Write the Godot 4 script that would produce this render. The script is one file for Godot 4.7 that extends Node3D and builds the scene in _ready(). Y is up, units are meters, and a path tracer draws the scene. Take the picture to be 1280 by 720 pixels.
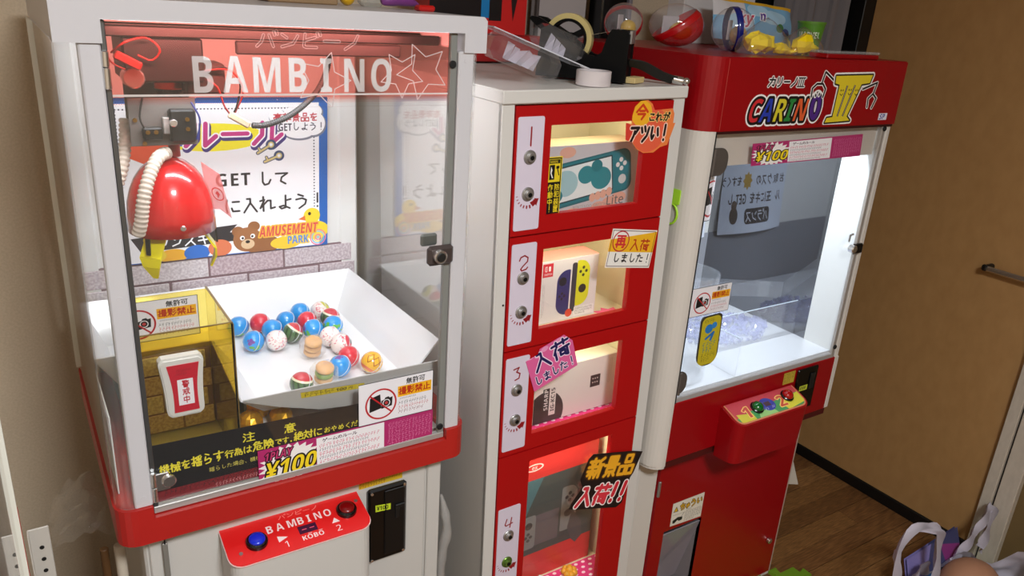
extends Node3D
# A corner of a game room: three prize machines side by side against the back wall.
# World: x runs along the machine fronts, z towards the viewer, y up, metres.

var taken := {}
var mats := {}
var glyphs := {}
var font_cache := {}
var rng := RandomNumberGenerator.new()

func _ready():
	rng.seed = 20240611
	# ---- camera
	var yaw := deg_to_rad(33.83)
	var pitch := deg_to_rad(20.30)
	var roll := deg_to_rad(3.862)
	var fw := Vector3(sin(yaw) * cos(pitch), -sin(pitch), -cos(yaw) * cos(pitch))
	var r0 := Vector3(cos(yaw), 0, sin(yaw))
	var u0 := r0.cross(fw)
	var rt := r0 * cos(roll) + u0 * sin(roll)
	var up := -r0 * sin(roll) + u0 * cos(roll)
	var cam := Camera3D.new()
	cam.name = "camera"
	cam.transform = Transform3D(Basis(rt, up, -fw), Vector3(0, 1.6, 0))
	cam.fov = rad_to_deg(2.0 * atan(360.0 / 972.35))
	cam.near = 0.02
	add_child(cam)
	cam.current = true
	# ---- environment and exposure
	var env := Environment.new()
	env.background_mode = Environment.BG_COLOR
	env.background_color = Color(0.02, 0.018, 0.015)
	env.tonemap_mode = Environment.TONE_MAPPER_LINEAR
	env.tonemap_exposure = 1.0
	env.sdfgi_enabled = true
	env.ssao_enabled = true
	env.ssil_enabled = true
	var we := WorldEnvironment.new()
	we.name = "world_environment"
	we.environment = env
	add_child(we)
	# ---- room lamp: a round fluorescent ring fitting on the ceiling
	ceiling_lamp(Vector3(0.30, 2.40, 0.62), 6.6)
	define_glyphs()
	build_room()
	build_background()
	build_crane_machine()
	build_candy_balls()
	build_locker()
	build_products()
	build_red_machine()
	build_top_clutter()
	build_floor_clutter()

# ------------------------------------------------------------------ lamps
func area_light(parent: Node, called: String, at: Vector3, towards: Vector3, size: Vector2, energy: float, col: Color):
	var l := AreaLight3D.new()
	l.name = called
	parent.add_child(l, true)
	l.area_size = size
	l.area_normalize_energy = true
	l.light_energy = energy
	l.light_color = col
	l.shadow_enabled = true
	l.area_range = 12.0
	l.position = at
	var upv := Vector3.UP if absf(towards.normalized().y) < 0.95 else Vector3.FORWARD
	l.basis = Basis.looking_at(towards, upv)
	return l

func ceiling_lamp(at: Vector3, energy: float):
	var t = thing("ceiling_lamp", "round fluorescent ring lamp on the ceiling", "ceiling lamp", at)
	var s := S()
	lathe(s, [Vector2(0.0, 0.05), Vector2(0.06, 0.05), Vector2(0.06, 0.0), Vector2(0.0, 0.0)], 24, Transform3D.IDENTITY, true)
	part(t, "fitting", s, mat("lamp_white", Color(0.85, 0.85, 0.83), 0.5))
	s = S()
	var ring := []
	for i in 49:
		var a := TAU * i / 48.0
		ring.append(Vector3(cos(a) * 0.19, -0.01, sin(a) * 0.19))
	tube(s, ring, 0.015, 10)
	var e := mat("lamp_glow", Color(1, 0.97, 0.92), 0.5)
	e.emission_enabled = true
	e.emission = Color(0.97, 0.98, 1.0)
	e.emission_energy_multiplier = 14.0
	part(t, "tube", s, e)
	area_light(t, "lamp_light", Vector3(0, -0.03, 0), Vector3.DOWN, Vector2(0.4, 0.4), energy, Color(0.96, 0.985, 1.0))

# ------------------------------------------------------------------ naming and grouping
func numbered(called: String) -> String:
	if not taken.has(called):
		taken[called] = 0
		return called
	taken[called] += 1
	return "%s_%03d" % [called, taken[called]]

func tag(o, label: String, category: String, group := "", kind := ""):
	if label != "": o.set_meta("label", label)
	if category != "": o.set_meta("category", category)
	if group != "": o.set_meta("group", group)
	if kind != "": o.set_meta("kind", kind)
	return o

func thing(called: String, label: String, category: String, at := Vector3.ZERO, group := "") -> Node3D:
	var o := Node3D.new()
	o.name = numbered(called)
	add_child(o)
	o.position = at
	tag(o, label, category, group)
	return o

func part(parent: Node, called: String, s: SurfaceTool, m: Material, label := "") -> MeshInstance3D:
	var o := MeshInstance3D.new()
	var nm := called
	var k := 0
	while parent.has_node(NodePath(nm)):
		k += 1
		nm = "%s_%03d" % [called, k]
	o.name = nm
	o.mesh = commit(s, m)
	parent.add_child(o, true)
	if label != "": o.set_meta("label", label)
	return o

func share(parent: Node, called: String, mesh: Mesh, xf: Transform3D) -> MeshInstance3D:
	var o := MeshInstance3D.new()
	var nm := called
	var k := 0
	while parent.has_node(NodePath(nm)):
		k += 1
		nm = "%s_%03d" % [called, k]
	o.name = nm
	o.mesh = mesh
	parent.add_child(o, true)
	o.transform = xf
	return o

func single(called: String, s: SurfaceTool, m: Material, label: String, category: String, group := "", kind := "", at := Vector3.ZERO) -> MeshInstance3D:
	var o := MeshInstance3D.new()
	o.name = numbered(called)
	o.mesh = commit(s, m)
	add_child(o)
	o.position = at
	return tag(o, label, category, group, kind)

func struct(called: String, s: SurfaceTool, m: Material) -> MeshInstance3D:
	var o := MeshInstance3D.new()
	o.name = called
	o.mesh = commit(s, m)
	add_child(o)
	o.set_meta("kind", "structure")
	return o

# ------------------------------------------------------------------ materials
func mat(key: String, col := Color.WHITE, rough := 0.5, metal := 0.0) -> StandardMaterial3D:
	if mats.has(key): return mats[key]
	var m := StandardMaterial3D.new()
	m.resource_name = key
	m.albedo_color = col
	m.roughness = rough
	m.metallic = metal
	mats[key] = m
	return m

func gloss(key: String, col: Color, rough := 0.35, coat := 0.6) -> StandardMaterial3D:
	if mats.has(key): return mats[key]
	var m := mat(key, col, rough)
	m.metallic_specular = 0.4
	m.clearcoat_enabled = true
	m.clearcoat = coat
	m.clearcoat_roughness = 0.08
	return m

func pane(key: String, col: Color, alpha: float, spec := 0.5) -> StandardMaterial3D:
	if mats.has(key): return mats[key]
	var m := mat(key, Color(col.r, col.g, col.b, alpha), 0.02)
	m.transparency = BaseMaterial3D.TRANSPARENCY_ALPHA
	m.metallic_specular = spec
	return m

# clear plastic that colours what is seen through it
func tinted(key: String, col: Color, bend := 0.03) -> StandardMaterial3D:
	if mats.has(key): return mats[key]
	var m := mat(key, Color(col.r, col.g, col.b, 0.0), 0.02)
	m.refraction_enabled = true
	m.refraction_scale = bend
	return m

func printed(key: String, tex: Texture2D, see_through := false, rough := 0.35) -> StandardMaterial3D:
	var m := mat(key, Color.WHITE, rough)
	m.albedo_texture = tex
	if see_through: m.transparency = BaseMaterial3D.TRANSPARENCY_ALPHA
	return m

func grainy(key: String, c1: Color, c2: Color, freq: float, rough: float, scale: Vector3, octaves := 3) -> StandardMaterial3D:
	if mats.has(key): return mats[key]
	var m := mat(key, Color.WHITE, rough)
	var n := FastNoiseLite.new()
	n.seed = key.length() * 7 + 3
	n.frequency = freq
	n.fractal_octaves = octaves
	var t := NoiseTexture2D.new()
	t.width = 512
	t.height = 512
	t.seamless = true
	t.noise = n
	var g := Gradient.new()
	g.set_color(0, c1)
	g.set_color(1, c2)
	t.color_ramp = g
	m.albedo_texture = t
	m.uv1_triplanar = true
	m.uv1_world_triplanar = true
	m.uv1_scale = scale
	return m

# ------------------------------------------------------------------ mesh pieces
func S() -> SurfaceTool:
	var s := SurfaceTool.new()
	s.begin(Mesh.PRIMITIVE_TRIANGLES)
	s.set_smooth_group(-1)
	return s

func commit(s: SurfaceTool, m: Material) -> ArrayMesh:
	s.generate_normals()
	s.set_material(m)
	return s.commit()

func v(s: SurfaceTool, p: Vector3, uv := Vector2.ZERO):
	s.set_uv(uv)
	s.add_vertex(p)

# a flat convex face, turned so that it looks away from c
func face(s: SurfaceTool, pts: Array, c: Vector3):
	var n: Vector3 = (pts[1] - pts[0]).cross(pts[2] - pts[0])
	var mid := Vector3.ZERO
	for p in pts: mid += p
	mid /= pts.size()
	var outward := n.dot(mid - c) >= 0.0
	for i in range(1, pts.size() - 1):
		v(s, pts[0])
		if outward:
			v(s, pts[i + 1]); v(s, pts[i])
		else:
			v(s, pts[i]); v(s, pts[i + 1])

func box(s: SurfaceTool, c: Vector3, size: Vector3, bev := 0.0, t := Transform3D.IDENTITY):
	s.set_smooth_group(-1)
	var h := size * 0.5
	var b := minf(bev, minf(h.x, minf(h.y, h.z)) * 0.9)
	var cc := t * c
	if b <= 0.0:
		for ax in 3:
			for sg in [-1.0, 1.0]:
				var pts := []
				for k in [[-1, -1], [1, -1], [1, 1], [-1, 1]]:
					var p := Vector3.ZERO
					p[ax] = sg * h[ax]
					p[(ax + 1) % 3] = k[0] * h[(ax + 1) % 3]
					p[(ax + 2) % 3] = k[1] * h[(ax + 2) % 3]
					pts.append(t * (c + p))
				face(s, pts, cc)
		return
	var g := h - Vector3(b, b, b)
	for ax in 3:
		var a1 := (ax + 1) % 3
		var a2 := (ax + 2) % 3
		for sg in [-1.0, 1.0]:
			var pts := []
			for k in [[-1, -1], [1, -1], [1, 1], [-1, 1]]:
				var p := Vector3.ZERO
				p[ax] = sg * h[ax]
				p[a1] = k[0] * g[a1]
				p[a2] = k[1] * g[a2]
				pts.append(t * (c + p))
			face(s, pts, cc)
		for s1 in [-1.0, 1.0]:
			for s2 in [-1.0, 1.0]:
				var e := []
				for k in [[0, -1], [0, 1], [1, 1], [1, -1]]:
					var p := Vector3.ZERO
					p[ax] = k[1] * g[ax]
					p[a1] = s1 * (h[a1] if k[0] == 0 else g[a1])
					p[a2] = s2 * (g[a2] if k[0] == 0 else h[a2])
					e.append(t * (c + p))
				face(s, e, cc)
	for sx in [-1.0, 1.0]:
		for sy in [-1.0, 1.0]:
			for sz in [-1.0, 1.0]:
				face(s, [t * (c + Vector3(sx * h.x, sy * g.y, sz * g.z)), t * (c + Vector3(sx * g.x, sy * h.y, sz * g.z)), t * (c + Vector3(sx * g.x, sy * g.y, sz * h.z))], cc)

# box from its low and high corners
func bb(s: SurfaceTool, x0: float, x1: float, y0: float, y1: float, z0: float, z1: float, bev := 0.0):
	box(s, Vector3(x0 + x1, y0 + y1, z0 + z1) * 0.5, Vector3(absf(x1 - x0), absf(y1 - y0), absf(z1 - z0)), bev)

func bbm(x0: float, x1: float, y0: float, y1: float, z0: float, z1: float, bev := 0.0) -> SurfaceTool:
	var s := S()
	bb(s, x0, x1, y0, y1, z0, z1, bev)
	return s

# surface of revolution about y; prof runs (radius, height); crisp gives each band its own edge
func lathe(s: SurfaceTool, prof: Array, segs := 24, t := Transform3D.IDENTITY, crisp := false, sweep := TAU, u0 := 0.0):
	for j in prof.size() - 1:
		s.set_smooth_group(j + 1 if crisp else 1)
		var a: Vector2 = prof[j]
		var b: Vector2 = prof[j + 1]
		var va := float(j) / (prof.size() - 1)
		var vb := float(j + 1) / (prof.size() - 1)
		for i in segs:
			var t0 := u0 + sweep * i / segs
			var t1 := u0 + sweep * (i + 1) / segs
			var p00 := t * Vector3(a.x * cos(t0), a.y, a.x * sin(t0))
			var p01 := t * Vector3(a.x * cos(t1), a.y, a.x * sin(t1))
			var p10 := t * Vector3(b.x * cos(t0), b.y, b.x * sin(t0))
			var p11 := t * Vector3(b.x * cos(t1), b.y, b.x * sin(t1))
			var w0 := float(i) / segs
			var w1 := float(i + 1) / segs
			if a.x > 1e-6:
				v(s, p00, Vector2(w0, va)); v(s, p10, Vector2(w0, vb)); v(s, p01, Vector2(w1, va))
			if b.x > 1e-6:
				v(s, p01, Vector2(w1, va)); v(s, p10, Vector2(w0, vb)); v(s, p11, Vector2(w1, vb))
	s.set_smooth_group(-1)

func ball(s: SurfaceTool, c: Vector3, r: float, segs := 20, sc := Vector3.ONE, rot := Basis.IDENTITY):
	var prof := []
	var n := int(segs / 2.0)
	for i in n + 1:
		var a := PI * i / n
		prof.append(Vector2(0.0 if i == 0 or i == n else r * sin(a), r * cos(a)))
	lathe(s, prof, segs, Transform3D(rot * Basis.from_scale(sc), c))

# a cylinder along an axis
func rod(s: SurfaceTool, a: Vector3, b: Vector3, r: float, segs := 16, bev := 0.0):
	var d := b - a
	var L := d.length()
	var y := d / L
	var x := y.cross(Vector3.RIGHT if absf(y.x) < 0.9 else Vector3.UP).normalized()
	var t := Transform3D(Basis(x, y, x.cross(y)), a)
	var pr := [Vector2(0, 0), Vector2(r - bev, 0), Vector2(r, bev), Vector2(r, L - bev), Vector2(r - bev, L), Vector2(0, L)]
	if bev <= 0.0: pr = [Vector2(0, 0), Vector2(r, 0), Vector2(r, L), Vector2(0, L)]
	lathe(s, pr, segs, t, true)

func tube(s: SurfaceTool, pts: Array, r, segs := 8):
	s.set_smooth_group(1)
	var n := pts.size()
	var side := Vector3.ZERO
	var rings := []
	for i in n:
		var d: Vector3 = (pts[mini(i + 1, n - 1)] - pts[maxi(i - 1, 0)]).normalized()
		if side == Vector3.ZERO:
			side = d.cross(Vector3.UP if absf(d.y) < 0.9 else Vector3.RIGHT).normalized()
		side = (side - d * side.dot(d)).normalized()
		var o := d.cross(side)
		var rr: float = r if (r is float or r is int) else r[i]
		var ring := []
		for k in segs:
			var a := TAU * k / segs
			ring.append(pts[i] + (side * cos(a) + o * sin(a)) * rr)
		rings.append(ring)
	for i in n - 1:
		for k in segs:
			var k2 := (k + 1) % segs
			v(s, rings[i][k]); v(s, rings[i][k2]); v(s, rings[i + 1][k])
			v(s, rings[i][k2]); v(s, rings[i + 1][k2]); v(s, rings[i + 1][k])
	s.set_smooth_group(-1)
	for e in [0, n - 1]:
		for k in range(1, segs - 1):
			if e == 0:
				v(s, rings[e][0]); v(s, rings[e][k + 1]); v(s, rings[e][k])
			else:
				v(s, rings[e][0]); v(s, rings[e][k]); v(s, rings[e][k + 1])

func curve(pts: Array, n := 20) -> Array:
	var c := Curve3D.new()
	for i in pts.size():
		var d: Vector3 = (pts[mini(i + 1, pts.size() - 1)] - pts[maxi(i - 1, 0)]) / 6.0
		c.add_point(pts[i], -d, d)
	var out := []
	for i in n + 1:
		out.append(c.sample_baked(c.get_baked_length() * i / n, true))
	return out

# a plate cut to an outline in its own xy plane, from z0 to z1 (front); texture spans uvr
func prism(s: SurfaceTool, poly: PackedVector2Array, z0: float, z1: float, t := Transform3D.IDENTITY, uvr := Rect2()):
	s.set_smooth_group(-1)
	var pl := poly.duplicate()
	if Geometry2D.is_polygon_clockwise(pl): pl.reverse()
	var idx := Geometry2D.triangulate_polygon(pl)
	var r := uvr
	if r.size == Vector2.ZERO:
		r = Rect2(pl[0], Vector2.ZERO)
		for p in pl: r = r.expand(p)
	var uv := func(p: Vector2): return Vector2((p.x - r.position.x) / maxf(r.size.x, 1e-6), 1.0 - (p.y - r.position.y) / maxf(r.size.y, 1e-6))
	for i in range(0, idx.size(), 3):
		var a := pl[idx[i]]
		var b := pl[idx[i + 1]]
		var c := pl[idx[i + 2]]
		if (b - a).cross(c - a) < 0.0:
			var tmp := b
			b = c
			c = tmp
		v(s, t * Vector3(a.x, a.y, z1), uv.call(a)); v(s, t * Vector3(c.x, c.y, z1), uv.call(c)); v(s, t * Vector3(b.x, b.y, z1), uv.call(b))
		v(s, t * Vector3(a.x, a.y, z0), uv.call(a)); v(s, t * Vector3(b.x, b.y, z0), uv.call(b)); v(s, t * Vector3(c.x, c.y, z0), uv.call(c))
	for i in pl.size():
		var a := pl[i]
		var b := pl[(i + 1) % pl.size()]
		var ua: Vector2 = uv.call(a)
		var ub: Vector2 = uv.call(b)
		v(s, t * Vector3(a.x, a.y, z0), ua); v(s, t * Vector3(a.x, a.y, z1), ua); v(s, t * Vector3(b.x, b.y, z1), ub)
		v(s, t * Vector3(a.x, a.y, z0), ua); v(s, t * Vector3(b.x, b.y, z1), ub); v(s, t * Vector3(b.x, b.y, z0), ub)

func rrect(x0: float, x1: float, y0: float, y1: float, r: float, n := 5) -> PackedVector2Array:
	return rrect4(x0, x1, y0, y1, [r, r, r, r], n)

# rounded rectangle; radii at low-low, high-low, high-high, low-high
func rrect4(x0: float, x1: float, y0: float, y1: float, rr: Array, n := 5) -> PackedVector2Array:
	var out := PackedVector2Array()
	var cs := [Vector2(x0, y0), Vector2(x1, y0), Vector2(x1, y1), Vector2(x0, y1)]
	var sg := [Vector2(1, 1), Vector2(-1, 1), Vector2(-1, -1), Vector2(1, -1)]
	for k in 4:
		var r: float = rr[k]
		if r <= 0.0:
			out.append(cs[k])
			continue
		var c: Vector2 = cs[k] + sg[k] * r
		for i in n + 1:
			var a := PI + PI / 2 * k + PI / 2 * i / n
			out.append(c + Vector2(cos(a), sin(a)) * r)
	return out

# plates whose outline lies in the xz plane and which stand from y0 to y1
func flat_xf() -> Transform3D:
	return Transform3D(Basis(Vector3(1, 0, 0), Vector3(0, 0, -1), Vector3(0, 1, 0)), Vector3.ZERO)

func slab(s: SurfaceTool, poly_xz: PackedVector2Array, y0: float, y1: float):
	var p := PackedVector2Array()
	for q in poly_xz: p.append(Vector2(q.x, -q.y))
	prism(s, p, y0, y1, flat_xf())

# printed sheet facing +z
func sheet(parent: Node, called: String, m: Material, x0: float, x1: float, y0: float, y1: float, z: float, label := "", corner := 0.0, th := 0.0006) -> MeshInstance3D:
	var s := S()
	prism(s, rrect(x0, x1, y0, y1, corner, 4), z, z + th)
	return part(parent, called, s, m, label)

# printed sheet through four corners (top left, top right, bottom right, bottom left)
func quad_sheet(s: SurfaceTool, tl: Vector3, tr: Vector3, br: Vector3, bl: Vector3, th := 0.0006):
	var n := (tr - tl).cross(bl - tl).normalized() * -th
	v(s, tl, Vector2(0, 0)); v(s, tr, Vector2(1, 0)); v(s, br, Vector2(1, 1))
	v(s, tl, Vector2(0, 0)); v(s, br, Vector2(1, 1)); v(s, bl, Vector2(0, 1))
	v(s, tl - n, Vector2(0, 0)); v(s, br - n, Vector2(1, 1)); v(s, tr - n, Vector2(1, 0))
	v(s, tl - n, Vector2(0, 0)); v(s, bl - n, Vector2(0, 1)); v(s, br - n, Vector2(1, 1))

# thick sheet through a convex outline in space
func panel3(s: SurfaceTool, pts: Array, th: float):
	var n: Vector3 = (pts[1] - pts[0]).cross(pts[2] - pts[0]).normalized() * th * 0.5
	var c := Vector3.ZERO
	for p in pts: c += p
	c /= pts.size()
	var up := []
	var dn := []
	for p in pts:
		up.append(p + n)
		dn.append(p - n)
	face(s, up, c)
	face(s, dn, c)
	for i in pts.size():
		var j := (i + 1) % pts.size()
		face(s, [up[i], up[j], dn[j], dn[i]], c)

# ------------------------------------------------------------------ prints: a small vector canvas
class Canvas:
	var im: Image
	var k := 2.0
	var w: int
	var h: int
	func _init(w_: int, h_: int, bg: Color):
		w = w_
		h = h_
		im = Image.create(w * 2, h * 2, false, Image.FORMAT_RGBA8)
		im.fill(bg)
	func rect(x: float, y: float, rw: float, rh: float, c: Color):
		im.fill_rect(Rect2i(int(x * k), int(y * k), maxi(1, int(rw * k)), maxi(1, int(rh * k))), c)
	# even-odd fill of several contours
	func fill(contours: Array, c: Color):
		var y0 := 1e9
		var y1 := -1e9
		for ct in contours:
			for p in ct:
				y0 = minf(y0, p.y)
				y1 = maxf(y1, p.y)
		var a := maxi(0, int(floor(y0 * k)))
		var b := mini(im.get_height() - 1, int(ceil(y1 * k)))
		for row in range(a, b + 1):
			var y := (row + 0.5) / k
			var xs := []
			for ct in contours:
				var n: int = ct.size()
				for i in n:
					var p: Vector2 = ct[i]
					var q: Vector2 = ct[i + 1 if i + 1 < n else 0]
					if (p.y <= y) != (q.y <= y):
						xs.append(p.x + (y - p.y) / (q.y - p.y) * (q.x - p.x))
			xs.sort()
			for i in range(0, xs.size() - 1, 2):
				var xa := maxi(0, int(round(xs[i] * k)))
				var xb := mini(im.get_width(), int(round(xs[i + 1] * k)))
				if xb > xa: im.fill_rect(Rect2i(xa, row, xb - xa, 1), c)
	func poly(pts: Array, c: Color):
		fill([pts], c)
	func disc(x: float, y: float, rx: float, ry: float, c: Color, n := 28):
		var p := []
		for i in n: p.append(Vector2(x + rx * cos(TAU * i / n), y + ry * sin(TAU * i / n)))
		fill([p], c)
	func ring(x: float, y: float, r: float, th: float, c: Color):
		var p := []
		var q := []
		for i in 48:
			p.append(Vector2(x + r * cos(TAU * i / 48), y + r * sin(TAU * i / 48)))
			q.append(Vector2(x + (r - th) * cos(TAU * i / 48), y + (r - th) * sin(TAU * i / 48)))
		fill([p, q], c)
	func line(a: Vector2, b: Vector2, th: float, c: Color, cap := true):
		var d := b - a
		if d.length() > 0.01:
			var n := Vector2(-d.y, d.x).normalized() * th * 0.5
			fill([[a + n, b + n, b - n, a - n]], c)
		if cap:
			disc(a.x, a.y, th * 0.5, th * 0.5, c, 10)
			disc(b.x, b.y, th * 0.5, th * 0.5, c, 10)
	func path(pts: Array, th: float, c: Color, closed := false):
		for i in pts.size() - 1: line(pts[i], pts[i + 1], th, c)
		if closed: line(pts[-1], pts[0], th, c)
	func star(x: float, y: float, r: float, c: Color, n := 5, inner := 0.45, turn := -PI / 2):
		poly(burst(x, y, r, r, n, inner, turn), c)
	func burst(x: float, y: float, rx: float, ry: float, n: int, inner: float, turn := 0.0) -> Array:
		var p := []
		for i in n * 2:
			var rr := 1.0 if i % 2 == 0 else inner
			p.append(Vector2(x + rx * rr * cos(turn + PI * i / n), y + ry * rr * sin(turn + PI * i / n)))
		return p
	func texture() -> ImageTexture:
		im.resize(w, h, Image.INTERPOLATE_BILINEAR)
		return ImageTexture.create_from_image(im)

func rgb8(r: int, g: int, b: int, a := 255) -> Color:
	return Color8(r, g, b, a)

# Latin lettering from the font's own outlines
func contours_of(ch: String, bold: bool) -> Dictionary:
	var key := ch + ("b" if bold else "r")
	if font_cache.has(key): return font_cache[key]
	var f := SystemFont.new()
	f.font_names = PackedStringArray(["Droid Sans"])
	f.font_weight = 700 if bold else 400
	var ts := TextServerManager.get_primary_interface()
	var rid: RID = f.get_rids()[0]
	var gi := ts.font_get_glyph_index(rid, 64, ch.unicode_at(0), 0)
	var d := ts.font_get_glyph_contours(rid, 64, gi)
	var out := []
	var start := 0
	for e in d["contours"]:
		var ct := []
		for i in range(start, e + 1):
			var p: Vector3 = d["points"][i]
			ct.append(Vector2(p.x, p.y) / 46.0)
		start = e + 1
		out.append(ct)
	var adv: float = ts.font_get_glyph_advance(rid, 64, gi).x / 46.0
	font_cache[key] = {"c": out, "a": adv}
	return font_cache[key]

# cap height = size; (x, y) is the left end of the baseline; returns the end x
func lat(cv: Canvas, text: String, x: float, y: float, size: float, c: Color, bold := true, sx := 1.0, skew := 0.0, out_w := 0.0, out_c := Color.BLACK, gap := 0.0) -> float:
	var cx := x
	for pas in ([0, 1] if out_w > 0.0 else [1]):
		cx = x
		for ch in text:
			var g := contours_of(ch, bold)
			var cts := []
			for ct in g["c"]:
				var q := []
				for p in ct: q.append(Vector2(cx + (p.x * sx - p.y * skew) * size, y + p.y * size))
				cts.append(q)
			if pas == 0:
				for q in cts:
					for i in q.size(): cv.line(q[i], q[(i + 1) % q.size()], out_w * 2.0, out_c)
				if cts.size(): cv.fill(cts, out_c)
			elif cts.size():
				cv.fill(cts, c)
			cx += (g["a"] * sx + gap) * size
	return cx

# Japanese lettering drawn stroke by stroke in a 16 x 16 cell
func jp(cv: Canvas, text: String, x: float, y: float, size: float, c: Color, th := 0.1, out_w := 0.0, out_c := Color.BLACK, vertical := false, sx := 1.0, skew := 0.0, rise := 0.0):
	for pas in ([0, 1] if out_w > 0.0 else [1]):
		var cx := x
		var cy := y
		for ch in text:
			var small: bool = ch in "ッャュョっゅゃょ"
			var sc := size * (0.72 if small else 1.0)
			var oy := size * 0.25 if small else 0.0
			if glyphs.has(ch):
				for st in glyphs[ch]:
					var pts := []
					for i in range(0, st.size(), 2):
						var gx: float = st[i] / 16.0 * sc
						var gy: float = st[i + 1] / 16.0 * sc
						pts.append(Vector2(cx + gx * sx + (size - gy) * skew, cy + oy + gy - (gx * sx) * rise))
					var wdt := size * th + (out_w * 2.0 if pas == 0 else 0.0)
					cv.path(pts, wdt, out_c if pas == 0 else c)
			if vertical: cy += size * 1.04
			else:
				cx += sc * sx * 1.02
				cy -= sc * sx * 1.02 * rise

# lines of writing too small to read
func fine_print(cv: Canvas, x: float, y: float, w: float, rows: int, rh: float, c: Color, fillx := 0.95, rise := 0.0):
	for r in rows:
		var cx := x
		var stop := x + w * (fillx if r < rows - 1 else fillx * 0.6)
		var cs := rh * 0.62
		while cx < stop:
			var yy := y + r * rh - (cx - x) * rise
			for k in 4:
				var a := Vector2(cx + rng.randf() * cs * 0.5, yy + k * cs * 0.3)
				var b := a + (Vector2(cs * rng.randf_range(0.4, 0.7), 0) if k % 2 == 0 else Vector2(0, cs * rng.randf_range(0.3, 0.6)))
				cv.line(a, b, cs * 0.15, c, false)
			cx += cs * 1.12

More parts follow.
